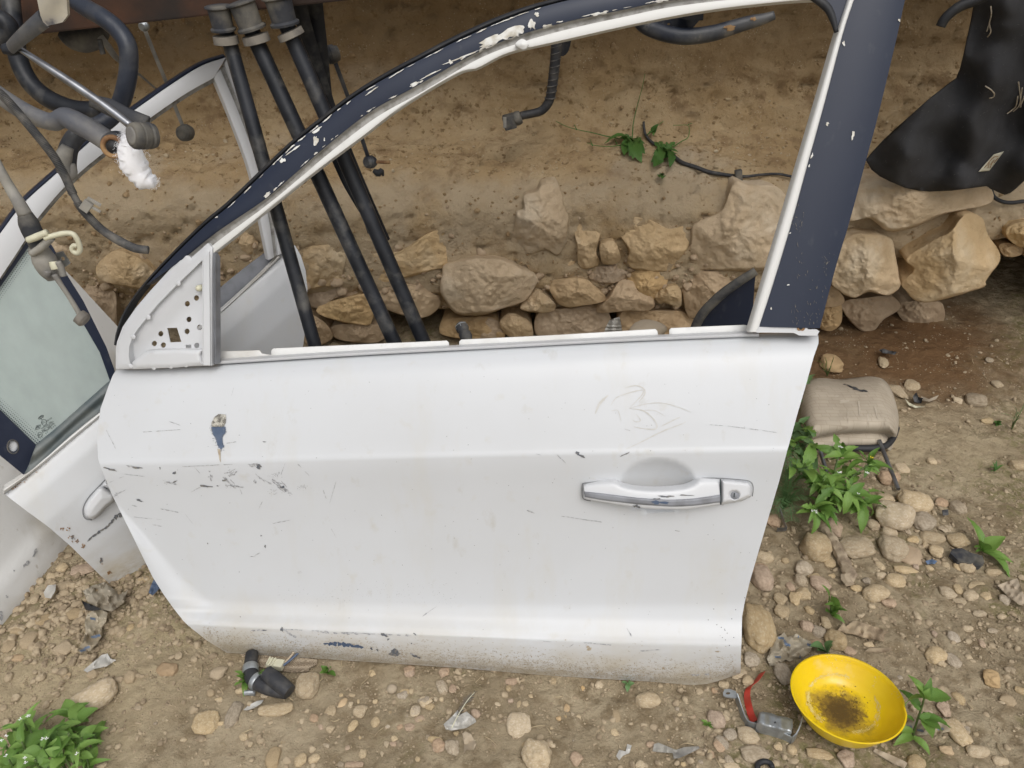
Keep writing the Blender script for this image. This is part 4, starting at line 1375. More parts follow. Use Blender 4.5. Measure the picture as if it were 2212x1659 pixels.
# window frame: outer seal, navy face, channel, white bead
o_seal = [(246, 745), (252, 712), (270, 668), (310, 612), (372, 545), (440, 478), (499, 428), (617, 315), (693, 253), (757, 204), (825, 161), (919, 110), (987, 75), (1084, 32), (1177, 2), (1300, -24), (1450, -46), (1620, -58), (1800, -60)]
o_navy = [(252, 748), (258, 715), (276, 672), (316, 616), (378, 550), (446, 485), (506, 435), (623, 322), (699, 261), (763, 212), (831, 170), (925, 120), (993, 86), (1090, 43), (1182, 12), (1300, -14), (1450, -36), (1620, -48), (1800, -52)]
i_navy = [(400, 556), (470, 500), (567, 434), (640, 372), (697, 322), (797, 243), (897, 187), (1030, 113), (1127, 74), (1236, 44), (1354, 19), (1442, 1), (1560, -16), (1680, -26), (1790, -30)]
i_chan = [(415, 566), (480, 514), (580, 440), (655, 378), (712, 330), (812, 254), (912, 198), (1032, 128), (1130, 90), (1240, 60), (1354, 35), (1445, 16), (1560, 1), (1680, -10), (1790, -16)]
i_bead = [(436, 566), (500, 516), (601, 434), (693, 361), (779, 297), (865, 232), (987, 159), (1030, 147), (1084, 119), (1127, 106), (1195, 91), (1383, 49), (1530, 22), (1681, 4), (1775, -2)]
strip(o_seal, [(x - .8, y - 1.2) for x, y in o_navy], P1, -.018, -.011, -.014, M['rubber'], 'outer_seal', D1, 90, .02)
nv = strip(o_navy[3:], i_navy, P1, -.006, -.0035, -.005, M['navy'], 'frame_film', D1, 110, .022)
strip(i_navy, i_chan, P1, -.006, -.014, -.014, M['channel'], 'glass_channel', D1, 110, .014)
strip(i_chan, i_bead, P1, -.0100, -.0092, -.0104, M['white_rub'], 'frame_bead', D1, 110, .016)
bvh_nv = BVHTree.FromPolygons([D1.location + v.co for v in nv.data.vertices], [tuple(p.vertices) for p in nv.data.polygons])
# kink in the bead
kk = k5([(280, 330), (330, 285), (380, 320), (345, 365)])
raw('bead_kink', *patch(kk, lambda x, y, e: P1.at(x, y, -.001 + .0004 * e), 3, .006, tn=P1.n, smooth=True), M['white_rub'], D1, angle=60)

# rear pillar of the frame
pl_l = [(1862, -55), (1845, 0), (1822, 71), (1780, 230), (1744, 360), (1709, 488), (1672, 610), (1640, 706)]
pl_r = [(1972, -60), (1955, 0), (1937, 82), (1896, 253), (1869, 353), (1834, 483), (1806, 575), (1771, 709)]
nv2 = strip(pl_l, pl_r, P1, -.006, -.003, -.007, M['navy'], 'pillar_film', D1, 70, .03, smooth=True)
bvh_p = BVHTree.FromPolygons([D1.location + v.co for v in nv2.data.vertices], [tuple(p.vertices) for p in nv2.data.polygons])
bd_l = [(1838, -20), (1825, 20), (1808, 72), (1765, 220), (1728, 345), (1686, 488), (1650, 608), (1617, 718)]
bd_r = [(1856, -20), (1843, 10), (1823, 71), (1781, 228), (1745, 358), (1710, 486), (1673, 608), (1640, 716)]
strip(bd_l, bd_r, P1, -.010, -.0055, -.009, M['white_rub'], 'pillar_bead', D1, 60, .02)
strip([(1872, -60), (1700, -62), (1560, -60)], [(1872, -28), (1700, -26), (1560, -18)], P1, -.012, -.004, -.012, M['navy'], 'corner_film', D1, 20, .025)
raw('corner_plate', *patch([(1764, -28), (1775, 4), (1800, 30), (1808, 66), (1826, 62), (1846, -28)], lambda x, y, e: P1.at(x, y, -.014), 12, .012, tn=P1.n), M['navy'], D1, angle=50)
raw('corner_seal', *tube([P1.at(x, y, -.004) for x, y in [(1730, -22), (1764, -2), (1788, 18), (1800, 44), (1807, 70)]], [.004, .0055, .006, .005, .003], 10), M['rubber'], D1)
# tab under the pillar with a rusty bolt hole
raw('pillar_tab', *patch(k8([(20, 965), (45, 915), (330, 905), (402, 908), (402, 945), (470, 945), (488, 960), (470, 990), (340, 990), (300, 970), (30, 968)]), lambda x, y, e: P1.at(x, y, -.006), 8, .012, tn=P1.n,
                         holes=[blob(*k8([(350, 934)])[0], 3.4, 3.2, 0, 0, 12)]), WH, D1, angle=50)
raw('pillar_tab_rust', *decals([blob(*k8([(350, 934)])[0], 9, 6.5, 0, .3, 16)], BVHTree.FromPolygons([P1.at(x, y, -.006) for x, y in [(1600, 690), (1800, 690), (1800, 730), (1600, 730)]], [(0, 1, 2, 3)])), M['ochre_rust'], D1)
raw('bolt_hole', *rotV(P1.n, 14, [(.0026, 0), (.0026, .0014)], P1.at(*k8([(350, 934)])[0], -.006)), M['ink'], D1)

# mirror corner panel: rim and sunken perforated plate
rim_out = [(400, 545), (413, 557), (449, 525), (459, 535), (457, 600), (457, 790), (438, 790), (281, 797), (250, 797), (250, 753), (253, 738), (265, 706), (294, 664), (324, 629)]
tri = [(437, 562), (385, 612), (340, 658), (318, 685), (298, 710), (287, 726), (279, 748), (278, 770), (282, 789), (437, 782)]
raw('mirror_rim', *patch(rim_out, lambda x, y, e: P1.at(x, y, -.006 + .003 * min(1, e / 6)), 9, .02, holes=[tri], tn=P1.n), WH, D1, angle=45)
holes = [blob(*p, 5.6, 6.2, 20, 0, 14) for p in k2([(1442, 530), (1375, 572), (1387, 687), (1465, 745), (1373, 775), (1180, 792), (1133, 864), (1199, 875), (1445, 878)])]
holes.append(k2([(1226, 750), (1300, 748), (1332, 852), (1250, 856)]))
holes.append(k2([(1362, 872), (1405, 872), (1405, 898), (1366, 898)]))
tri_in = [(438, 560), (384, 611), (317, 684), (286, 725), (277, 748), (276, 772), (281, 791), (300, 775), (318, 764), (438, 760)]
raw('mirror_plate', *patch(tri_in, lambda x, y, e: P1.at(x, y, -.017 + .0035 * math.sin((x + y) * .045)), 5, .002, holes=holes, tn=P1.n), WH, D1, angle=40)
ped = k2([(972, 1000), (1060, 930), (1075, 918), (1230, 908), (1300, 905), (1490, 912), (1470, 945), (1492, 1020), (1300, 1040), (975, 1052)])
raw('mirror_foot', *patch(ped, lambda x, y, e: P1.at(x, y, -.004 + .004 * min(1, e / 5)), 5, .016, tn=P1.n), WH, D1, angle=45)
for p in k2([(1310, 422), (1090, 672), (980, 815), (960, 1030), (1130, 1038), (1255, 1030), (1365, 1020)]):
    raw('spot_weld', *rotV(P1.n, 12, [(.0045, 0), (.0042, .0012), (.002, .0016)], P1.at(*p, -.0040)), WH, D1)
raw('cream_clip', *rotV(P1.n, 12, [(.0055, -.010), (.005, .002), (.002, .005)], P1.at(*k2([(1460, 458)])[0], -.006)), M['cream'], D1)
# division bars
raw('division_bar', *loft([[(437, 560), (437, 789)], [(440, 558), (440, 789)], [(452, 545), (454, 789)], [(457, 538), (457, 789)]], [-.012, -.001, -.001, -.012], P1, 14, 2, .02, None, False), WH, D1, angle=40)
raw('run_channel', *loft([[(459, 540), (460, 788)], [(464, 548), (465, 787)], [(469, 556), (470, 786)]], [-.020, -.008, -.016], P1, 14, 3, .012, None, False), M['silver'], D1, angle=60)
# sill lip and the inner waist reinforcement tabs
top = skin_curves[0]
lip_t = [(470, 777), (760, 759), (1084, 742), (1354, 728), (1607, 717), (1640, 716)]
lip_b = [(470, 787), (760, 769), (1084, 752), (1354, 738), (1607, 728), (1640, 727)]
strip(lip_t, lip_b, P1, -.046, -.030, -.033, WH, 'sill_lip', D1, 60, .01)


def tab(pts):
    return patch(pts, lambda x, y, e: P1.at(x, y, -.058 + .002 * min(1, e / 4)), 9, .003, tn=P1.n)


raw('waist_flange', *tab([(468, 762), (480, 759), (560, 757), (566, 764), (590, 768), (590, 784), (468, 790)]), M['white_dirty'], D1, angle=40)
raw('waist_flange', *tab([(586, 757), (590, 753), (700, 748), (965, 736), (969, 740), (971, 752), (860, 764), (586, 778)]), M['white_dirty'], D1, angle=40)
raw('waist_flange', *tab([(992, 738), (996, 734), (1200, 724), (1416, 711), (1420, 715), (1422, 730), (1200, 746), (992, 754)]), M['white_dirty'], D1, angle=40)
raw('waist_flange', *tab([(1446, 713), (1450, 709), (1607, 702), (1622, 705), (1622, 722), (1446, 732)]), M['white_dirty'], D1, angle=40)

# handle
hu = kh([(498, 962), (515, 948), (620, 934), (750, 926), (800, 942), (860, 968), (1000, 993), (1160, 998), (1350, 985), (1430, 965), (1480, 940), (1530, 908), (1600, 905), (1700, 907)])
hl = kh([(500, 1065), (530, 1084), (660, 1108), (800, 1130), (950, 1152), (1100, 1166), (1250, 1171), (1400, 1170), (1560, 1150), (1705, 1128)])
hs_u = kh([(505, 1018), (660, 1035), (820, 1055), (1000, 1076), (1200, 1089), (1300, 1090), (1450, 1082), (1580, 1066), (1703, 1046)])
hs_l = kh([(508, 1062), (660, 1088), (820, 1108), (1000, 1128), (1200, 1142), (1300, 1146), (1450, 1140), (1580, 1126), (1704, 1108)])


def hd(base):
    return lambda u: base + .012 * math.sin(math.pi * min(1, max(0, u))) ** .8


HB = .008
handle = raw('door_handle', *loft([hu, np.array(polyres(hu, 60)) * .8 + np.array(polyres(hs_u, 60)) * .2, np.array(polyres(hu, 60)) * .4 + np.array(polyres(hs_u, 60)) * .6, hs_u, hs_l, np.array(polyres(hs_l, 60)) * .4 + np.array(polyres(hl, 60)) * .6, hl],
                                  [hd(HB + .0075), hd(HB + .0130), hd(HB + .0155), hd(HB + .0165), hd(HB + .0158), hd(HB + .0150), hd(HB + .0125)], P1, 70, 3, .016), WH, D1, angle=45)
hsd = loft([hs_u, hs_l], [hd(HB + .0192), hd(HB + .0184)], P1, 60, 3, .003)
o = raw('silver_strip', *hsd, M['silver'], handle)
cov = kh([(1708, 908), (1800, 912), (1900, 922), (1955, 932), (1978, 958), (1982, 1010), (1978, 1058), (1900, 1096), (1800, 1114), (1707, 1130)])
lk = kh([(1826, 1045)])[0]


def covd(x, y, e):
    u = min(1, e / 9)
    d = HB + .004 + .014 * (1 - (1 - u) ** 2) ** .5 - .00012 * (x - 1560)
    rr = math.hypot((x - lk[0]) / 13, (y - lk[1]) / 11)
    if rr < 1:
        d -= .008 * (1 - rr ** 3)
    return P1.at(x, y, d)


lc = raw('lock_cover', *patch(cov, covd, 2.6, .012, tn=P1.n, smooth=False), WH, D1, angle=50)
raw('lock_barrel', *rotV(P1.n, 18, [(.0066, 0), (.0066, .0035), (.0058, .0045)], P1.at(*lk, HB + .007)), M['silver'], lc)
raw('key_slot', *box(P1.at(*lk, HB + .0118), .0016, .0008, .007, (P1.e1, P1.n, P1.e2)), M['ink'], lc)
# rubber gasket line round the handle base
gk = kh([(485, 1010), (488, 950), (510, 940), (620, 928), (752, 916), (815, 940)])
raw('handle_gasket', *tube([P1.at(x, y, .0150) for x, y in gk], .0009, 8, 24), M['gasket'], D1)
gk = kh([(1500, 915), (1545, 897), (1700, 897), (1900, 912), (1965, 926), (1990, 960), (1992, 1010), (1984, 1055)])
raw('handle_gasket', *tube([P1.at(x, y, .0150) for x, y in gk], .0008, 8, 30), M['gasket'], D1)
gk = kh([(484, 1010), (490, 1068), (520, 1088), (560, 1096)])
raw('handle_gasket', *tube([P1.at(x, y, .0150) for x, y in gk], .0008, 8, 14), M['gasket'], D1)
raw('gap_line', *tube([P1.at(x, y, HB + .017) for x, y in kh([(1703, 906), (1706, 1040), (1708, 1129)])], .0011, 6, 8), M['ink'], D1)
bvh_h = BVHTree.FromPolygons([parent_loc(handle) + v.co for v in handle.data.vertices], [tuple(p.vertices) for p in handle.data.polygons])
hrng = random.Random(3)
hch = [blob(*kh([(x, y)])[0], rx * .245, ry * .245, a, .7, 16, hrng) for x, y, rx, ry, a in
       [(1230, 1057, 45, 10, 0), (1140, 1082, 35, 8, 5), (1400, 1046, 45, 5, 0), (1120, 1150, 45, 12, 10), (1465, 1162, 30, 10, 0), (965, 1140, 30, 10, 0), (1480, 1110, 20, 6, -20)]]
raw('worn_paint', *decals(hch, bvh_h, .0012), M['darkchip'], handle)
hv = BVHTree.FromPolygons(*hsd)
raw('worn_film', *decals([blob(*kh([(x, y)])[0], rx * .245, ry * .245, a, .7, 16, hrng) for x, y, rx, ry, a in [(1225, 1140, 30, 22, 0), (1160, 1108, 60, 16, 5), (1060, 1128, 40, 10, 0)]], hv, .0009), M['bluechip'], handle)

# chipped film: white showing through the navy
crng = random.Random(12)
chips = []


def edge_chips(curve, n, lo, hi, w=2.2, l=8, side=3, rng=crng):
    C = polyres(curve, 400)
    for _ in range(n):
        i = int(rng.uniform(lo, hi) * 398)
        a = math.degrees(math.atan2(C[i + 1][1] - C[i][1], C[i + 1][0] - C[i][0]))
        L_ = rng.uniform(.4, 1.6) * l
        nx, ny = -math.sin(R(a)), math.cos(R(a))
        o_ = side + rng.uniform(-.6, .6)
        chips.append(blob(C[i][0] + nx * o_, C[i][1] + ny * o_, L_, w * rng.uniform(.25, .8), a, .5, 12, rng))


edge_chips(o_navy[3:], 46, .12, .80, 1.8, 7, 2.2)
edge_chips(i_navy, 40, .1, .78, 1.8, 6, -3)
for x, y, rx, ry, a in [(720, 1130, 16, 45, 8), (458, 1285, 22, 18, -30), (545, 1200, 60, 7, -35), (730, 1045, 50, 9, -38), (790, 1118, 6, 12, 0), (1510, 672, 40, 9, -25), (1802, 497, 14, 16, 0), (1640, 596, 75, 6, -28), (1900, 455, 130, 7, -22), (2120, 330, 90, 28, -28), (1370, 590, 60, 5, -32), (1170, 730, 50, 6, -35), (330, 1560, 30, 12, -38)]:
    (cx, cy), = k3([(x, y)])
    chips.append(blob(cx, cy, rx * .27, ry * .27, a, .45, 18, crng))
for x, y, rx, ry, a in [(200, 262, 140, 38, -22), (310, 232, 30, 30, 0), (405, 195, 28, 48, 10), (440, 107, 20, 12, 20), (892, 100, 50, 10, -8), (515, 192, 30, 14, -10), (352, 95, 30, 5, -20), (540, 35, 60, 8, -15), (1350, 5, 50, 8, -5), (90, 330, 70, 20, -35)]:
    (cx, cy), = k5([(x, y)])
    chips.append(blob(cx, cy, rx * .294, ry * .294, a, .45, 20, crng))
raw('chipped_film', *decals(chips, bvh_nv, .0010), M['chip'], D1)['kind'] = 'stuff'
chips = []
for x, y, rx, ry, a in [(730, 910, 12, 12, 0), (917, 992, 11, 26, 8), (1210, 410, 7, 16, 10), (1190, 490, 6, 20, 10), (1160, 640, 5, 20, 10), (1066, 985, 8, 35, 10), (985, 1290, 8, 45, 12), (946, 1380, 16, 12, 30), (617, 1145, 7, 18, 12), (596, 1218, 6, 10, 0), (1255, 150, 8, 10, 0), (1230, 300, 5, 6, 0), (850, 320, 10, 14, 10), (1180, 530, 5, 14, 5), (1140, 700, 4, 12, 5)]:
    (cx, cy), = k7([(x, y)])
    chips.append(blob(cx, cy, rx * .294, ry * .294, a, .5, 14, crng))
for x, y, rx, ry, a in [(616, 485, 10, 28, 8), (592, 575, 6, 12, 0), (570, 655, 7, 16, 10), (558, 690, 8, 16, 5), (538, 745, 13, 24, 8), (258, 617, 8, 5, 0), (272, 237, 5, 6, 0), (133, 790, 4, 12, 0)]:
    (cx, cy), = k8([(x, y)])
    chips.append(blob(cx, cy, rx * .294, ry * .294, a, .5, 14, crng))
raw('chipped_film', *decals(chips, bvh_p, .0012), M['chip'], D1)['kind'] = 'stuff'
# dried streaks on the pillar film
chips = []
for _ in range(75):
    x, y = crng.choice([(350, 120), (345, 240), (370, 480), (430, 700), (520, 560), (400, 820), (480, 640), (300, 850), (450, 880), (540, 420)])
    (cx, cy), = k8([(x + crng.gauss(0, 26), y + crng.gauss(0, 55))])
    chips.append(blob(cx, cy, crng.uniform(1, 5), crng.uniform(.3, .8), 80 + crng.gauss(0, 25), .6, 8, crng))
M['streakm'] = mat('dried_streak', (.16, .145, .125), (.10, .095, .09), 200, .9)
raw('dried_streaks', *decals([c_ for c_ in chips], bvh_p, .0010), M['streakm'], D1)['kind'] = 'stuff'

# scuffs, chips and dirt on the skin
srng = random.Random(21)
sc_, dk_, bl_, mud = [], [], [], []


def sline(p, q_, w, rng=srng, brk=.25, conv=kd, out=None):
    out = sc_ if out is None else out
    (x0, y0), (x1, y1) = conv([p, q_])
    a = math.degrees(math.atan2(y1 - y0, x1 - x0)); L_ = math.dist((x0, y0), (x1, y1))
    n = max(1, int(L_ / 9))
    for i in range(n):
        if rng.random() < brk:
            continue
        t = (i + .5) / n
        out.append(blob(x0 + (x1 - x0) * t, y0 + (y1 - y0) * t + rng.gauss(0, .25), L_ / n * .55, w * .26 * rng.uniform(.5, 1.2), a, .4, 10, rng))


for a, b, w_ in [((640, 1052), (832, 1088), 5), ((615, 1187), (778, 1214), 3), ((545, 445), (845, 425), 3), ((755, 360), (840, 392), 3), ((200, 738), (320, 738), 4), ((410, 715), (545, 735), 8), ((1370, 703), (1460, 698), 8),
                 ((860, 720), (1260, 704), 3), ((1580, 1178), (1765, 1138), 3), ((1110, 555), (1290, 522), 3), ((900, 940), (1000, 885), 3), ((430, 1120), (690, 1145), 2), ((1780, 695), (1870, 790), 3), ((1985, 905), (2025, 1015), 2.5),
                 ((1650, 780), (1680, 700), 2), ((2040, 1010), (2090, 840), 2), ((1440, 1435), (1475, 1412), 4), ((1205, 870), (1390, 892), 5), ((1320, 900), (1350, 975), 2.5), ((250, 430), (340, 610), 2), ((960, 730), (1000, 775), 3), ((410, 1020), (495, 1040), 3), ((390, 780), (550, 800), 2), ((270, 850), (390, 800), 2),
                 ((880, 1100), (940, 1175), 2), ((1500, 1000), (1470, 1060), 2), ((2030, 1180), (2090, 1290), 2), ((1250, 160), (1270, 90), 1.5)]:
    sline(a, b, w_)
for x, y, rx, ry, a, kind in [(280, 742, 50, 8, 12, 'd'), (500, 730, 45, 6, 3, 'd'), (1085, 795, 18, 42, -8, 's'), (1262, 775, 48, 24, -25, 's'), (1235, 850, 60, 22, 40, 's'), (1042, 877, 42, 9, 8, 'd'), (1420, 715, 40, 14, 10, 's'), (1472, 720, 24, 16, 20, 'd'),
                               (1640, 880, 75, 28, 38, 's'), (1660, 884, 18, 9, 10, 'd'), (1700, 915, 40, 12, 35, 's'), (1480, 810, 45, 8, 40, 's'), (1560, 855, 25, 6, 40, 's'), (1440, 840, 12, 30, 0, 's'), (795, 772, 12, 12, 0, 'd'), (760, 850, 50, 9, 15, 's'), (800, 840, 20, 5, -30, 'd'), (515, 992, 28, 7, 15, 'd'),
                               (345, 935, 45, 14, -20, 's'), (1195, 830, 18, 8, 0, 'd'), (1140, 875, 8, 4, 0, 'd'), (1490, 1274, 8, 4, 0, 'd'), (1522, 1360, 5, 14, 8, 'd'), (1062, 1337, 4, 8, 0, 'd'), (1515, 523, 16, 2.5, 3, 'd'), (680, 733, 5, 8, 0, 'd'), (1797, 1570, 20, 9, 0, 's'), (1820, 885, 50, 22, 10, 'p'), (1590, 790, 60, 40, 0, 'p'), (735, 850, 50, 12, 10, 'p'), (1590, 920, 50, 30, 0, 'p'), (1240, 880, 60, 20, 0, 'p')]:
    (cx, cy), = kd([(x, y)])
    if kind == 'p':
        for _ in range(26):
            sc_.append(blob(cx + srng.gauss(0, rx * .14), cy + srng.gauss(0, ry * .14), srng.uniform(.5, 1.4), srng.uniform(.3, .7), srng.uniform(0, 180), .5, 7, srng))
        continue
    tgt = dk_ if kind == 'd' else sc_
    if kind == 's':        # broken scrape: slivers along one direction
        for _ in range(int(5 + rx / 5)):
            u = srng.gauss(0, .45); v = srng.gauss(0, .45)
            dx, dy = u * rx * .27, v * ry * .27
            sc_.append(blob(cx + dx * math.cos(R(a)) - dy * math.sin(R(a)), cy + dx * math.sin(R(a)) + dy * math.cos(R(a)), rx * .07 * srng.uniform(.5, 1.6), max(.4, ry * .035 * srng.uniform(.5, 1.6)), a + srng.gauss(0, 12), .6, 9, srng))
    else:
        tgt.append(blob(cx, cy, rx * .27, ry * .27, a, .5, 14, srng))
# the deep chip with filler, upper left
CH = kd([(1095, 400), (1130, 400), (1180, 398), (1208, 412), (1205, 450), (1182, 485), (1184, 530), (1194, 560), (1180, 580), (1160, 578), (1140, 545), (1122, 490), (1098, 450)])
_cr = random.Random(8)
CHr = closed(CH, 60, True); _cc = CHr.mean(0)
CHr = [tuple(p + (p - _cc) * _cr.uniform(-.07, .07)) for p in CHr]
_cf = drape_fn(bvh1, .0010)
raw('deep_chip', *patch(CHr, lambda x, y, e: _cf(x, y) - P1.n * .0004 * min(1, e), 2.0, 0, bstep=.6), M['bluechip'], D1)
_frag = []
for _ in range(46):
    a = _cr.uniform(0, 6.28); i_ = _cr.randrange(len(CHr)); q_ = CHr[i_]
    _frag.append(blob(q_[0] + _cr.gauss(0, 2.2), q_[1] + _cr.gauss(0, 2.2), _cr.uniform(.4, 1.6), _cr.uniform(.3, .9), _cr.uniform(0, 180), .5, 8, _cr))
raw('chip_fragments', *decals(_frag, bvh1, .0013), M['darkchip'], D1)['kind'] = 'stuff'
F1 = kd([(1100, 405), (1092, 375), (1115, 325), (1150, 300), (1208, 305), (1210, 340), (1205, 375), (1190, 402), (1140, 400)])
fill_fn = drape_fn(bvh1, .001)
raw('filler_lump', *patch(F1, lambda x, y, e: fill_fn(x, y) + P1.n * (.0022 * min(1, e / 3) + .0012 * math.sin(x * 1.3) * math.sin(y * 1.1)), 1.6, 0), M['filler'], D1)
F2 = kd([(1138, 580), (1165, 582), (1166, 640), (1166, 690), (1155, 660), (1148, 620)])
raw('filler_lump', *decals([F2], bvh1, .0008), M['mudstain'], D1)
# marks over the rest of the skin
for a, b, w_, cv in [((425, 665), (505, 713), 10, kh), ((822, 702), (900, 672), 6, kh), ((300, 1230), (660, 1282), 4, kh), ((0, 1175), (60, 1205), 5, kh), ((1610, 425), (1800, 440), 2, kh), ((1800, 440), (2200, 492), 3, kh), ((265, 690), (340, 760), 3, kh), ((1300, 1355), (1350, 1365), 4, kh), ((860, 460), (910, 475), 4, kh), ((80, 680), (120, 690), 3, kh)]:
    sline(a, b, w_, conv=cv)
sline((425, 665), (505, 713), 10, conv=kh, out=dk_, brk=.1)
sline((822, 702), (900, 672), 4, conv=kh, out=dk_, brk=.1)
for _ in range(170):        # specks
    x, y = srng.uniform(240, 1740), srng.uniform(800, 1390)
    dk_.append(blob(x, y, srng.uniform(.4, 1.0), srng.uniform(.4, .9), 0, .4, 7, srng))
for x, y in [(1063, 1300), (1070, 1305), (1095, 1300)]:
    pass
for x, y in k3([(0, 0)]):
    pass
for p in r2([(195, 352), (250, 383), (300, 412), (316, 437), (302, 420), (285, 465), (345, 345), (358, 465), (330, 515), (370, 287), (230, 282), (428, 210), (305, 480), (278, 400)]):
    dk_.append(blob(*p, 1.1, 1.1, 0, .2, 8, srng))
sline((1400, 1440), (1480, 1445), 3, conv=kd)
for a, b, w_ in [((960, 190), (1070, 260), 9), ((700, 205), (850, 205), 5), ((960, 195), (1900, 245), 5), ((1700, 230), (1760, 260), 10), ((1250, 220), (1620, 235), 7), ((2000, 100), (2100, 30), 4)]:
    sline(a, b, w_, conv=b4, out=sc_, brk=.3)
for a, b, w_ in [((1240, 300), (1570, 320), 14), ((1310, 285), (1560, 330), 12)]:
    sline(a, b, w_, conv=b4, out=bl_, brk=.15)
for x, y, rx, ry, a in [(1795, 370, 48, 22, 20), (1715, 238, 26, 12, 30), (1745, 270, 8, 8, 0), (1622, 338, 10, 10, 0), (1667, 348, 10, 8, 0), (1950, 395, 30, 10, 20), (835, 204, 20, 4, 0), (965, 198, 16, 12, 40), (1940, 232, 12, 5, 30), (1917, 300, 7, 4, 0), (660, 108, 4, 4, 0), (1458, 115, 3, 3, 0)]:
    (cx, cy), = b4([(x, y)]); dk_.append(blob(cx, cy, rx * .27, ry * .27, a, .5, 14, srng))
for a, b, w_ in [((0, 45), (60, 55), 4), ((60, 175), (180, 240), 10), ((1140, 130), (1165, 110), 4), ((1960, 322), (2120, 314), 8), ((1620, 160), (1750, 150), 5), ((1530, 10), (1560, 60), 4), ((1320, 10), (1340, 60), 3), ((1200, 100), (1420, 118), 4), ((960, 92), (1010, 95), 3), ((490, 100), (500, 92), 5)]:
    sline(a, b, w_, conv=b3)
for x, y, rx, ry, a in [(1270, 140, 22, 14, 0), (1495, 280, 14, 5, 0), (1775, 278, 12, 5, 0), (2140, 162, 20, 4, 0)]:
    (cx, cy), = b3([(x, y)]); mud.append(blob(cx, cy, rx * .3, ry * .3, a, .5, 14, srng))
# mud splash on the sill
for _ in range(5200):
    u = srng.random()
    x = 440 + u * 1150
    yb = np.interp(x, [440, 490, 678, 976, 1186, 1400, 1514, 1599], [1375, 1408, 1420, 1440, 1457, 1470, 1476, 1452])
    y = yb - abs(srng.gauss(0, 22)) - .5
    if y < np.interp(x, [440, 1600], [1352, 1395]):
        continue
    mud.append(blob(x, y, srng.uniform(.5, 2.2), srng.uniform(.3, .8), srng.uniform(-30, 60), .5, 6, srng))
for _ in range(420):
    x = 520 + srng.random() * 300; y = srng.uniform(1268, 1300) + (x - 520) * .02
    sc_.append(blob(x * 1.3 - 80, y + srng.uniform(-20, 10), srng.uniform(.4, 1.6), .35, srng.uniform(-80, -50), .4, 6, srng)) if srng.random() < .35 else None
raw('scuff_marks', *decals(sc_, bvh1, .0005), M['scuff'], D1)['kind'] = 'stuff'
raw('dark_chips', *decals(dk_, bvh1, .0007), M['darkchip'], D1)['kind'] = 'stuff'
raw('blue_transfer', *decals(bl_, bvh1, .0006), M['bluechip'], D1)['kind'] = 'stuff'
raw('mud_splash', *decals(mud, bvh1, .0005), M['mudstain'], D1)['kind'] = 'stuff'
# finger smears above the handle


def smear(path, w, rng=srng):
    C = polyres(kh(path), 40)
    fn = drape_fn(bvh1, .0004)
    V = []; F = []
    for i in range(len(C) - 1):
        d = C[i + 1] - C[i]; d = d / (np.linalg.norm(d) + 1e-9); nn = np.array([-d[1], d[0]])
        ww = w * math.sin(math.pi * (i + .5) / len(C)) ** .5 * rng.uniform(.7, 1.2)
        for s_ in (-1, 1):
            v = fn(*(C[i] + nn * ww * s_)); V.append(v)
    for i in range(len(V) // 2 - 1):
        F.append((2 * i, 2 * i + 1, 2 * i + 3, 2 * i + 2))
    return V, F


sm = [smear(p, w_) for p, w_ in [([(860, 100), (960, 80), (1030, 110), (1035, 160), (980, 230)], 1.6), ([(735, 260), (800, 180), (1000, 120), (1020, 150), (960, 220), (900, 280)], 1.3), ([(900, 280), (1020, 300), (1100, 360), (1145, 430), (1120, 465), (1000, 455), (930, 440)], 1.5),
                                 ([(900, 280), (1060, 240), (1200, 235), (1330, 270), (1460, 320)], .9), ([(1180, 440), (1300, 380), (1355, 355)], 1.2), ([(870, 640), (1000, 580), (1200, 480), (1380, 410), (1400, 380)], 1.3), ([(740, 305), (800, 300), (830, 400)], .8), ([(600, 330), (640, 240), (720, 160)], 3), ([(930, 380), (960, 400), (1000, 385), (960, 330)], 1), ([(990, 300), (1120, 300), (1225, 355)], .8)]]
raw('finger_smears', *joinm(sm), M['smear'], D1)['kind'] = 'stuff'

# ------------------------------------------------------------------ second door, tipped over behind
D2 = thing('white_car_door', 'white car door with rusty belt line tipped over behind the big white door', 'car door', P2.at(258, 1279))


def s2(x, y):
    """press shape of the second door: distance from its belt line"""
    # belt direction
    a = np.array([8, 1064.]); b = np.array([604, 552.]); d = (b - a) / np.linalg.norm(b - a)
    t = (np.array([x, y]) - a) @ np.array([-d[1], d[0]])      # px away from the belt, into the skin
    return t


def d2depth(x, y, e):
    t = abs(s2(x, y))
    d = np.interp(t, [0, 12, 50, 110, 150, 220, 330], [-.020, -.008, .004, .010, .006, -.004, -.03])
    return P2.at(x, y, float(d))


sk2 = [(8, 1066), (60, 1024), (140, 955), (216, 892), (340, 792), (488, 668), (560, 600), (606, 556), (637, 530), (650, 552), (660, 584), (664, 622), (661, 703), (655, 745), (630, 850), (560, 990), (470, 1100), (380, 1190), (326, 1240), (285, 1266), (258, 1279), (220, 1246), (154, 1181), (107, 1140), (50, 1098)]
V, F = patch(sk2, d2depth, 9, .02, tn=P2.n)
bvh2 = BVHTree.FromPolygons(V, F)
raw('door_skin', V, F, M['skin'], D2, angle=40)
f_o = [(-60, 590), (-30, 545), (0, 506), (50, 441), (127, 371), (200, 302), (290, 239), (370, 183), (436, 142), (488, 124)]
f_i = [(-60, 690), (-30, 645), (0, 601), (59, 511), (77, 477), (150, 393), (233, 323), (317, 260), (400, 203), (462, 168)]
strip(f_o, f_i, P2, -.001, .0005, -.001, WH, 'window_frame', D2, 50, .02)
strip([(x - 6, y - 8) for x, y in f_o], f_o, P2, -.012, -.004, -.008, M['navy'], 'frame_seal', D2, 50, .015)
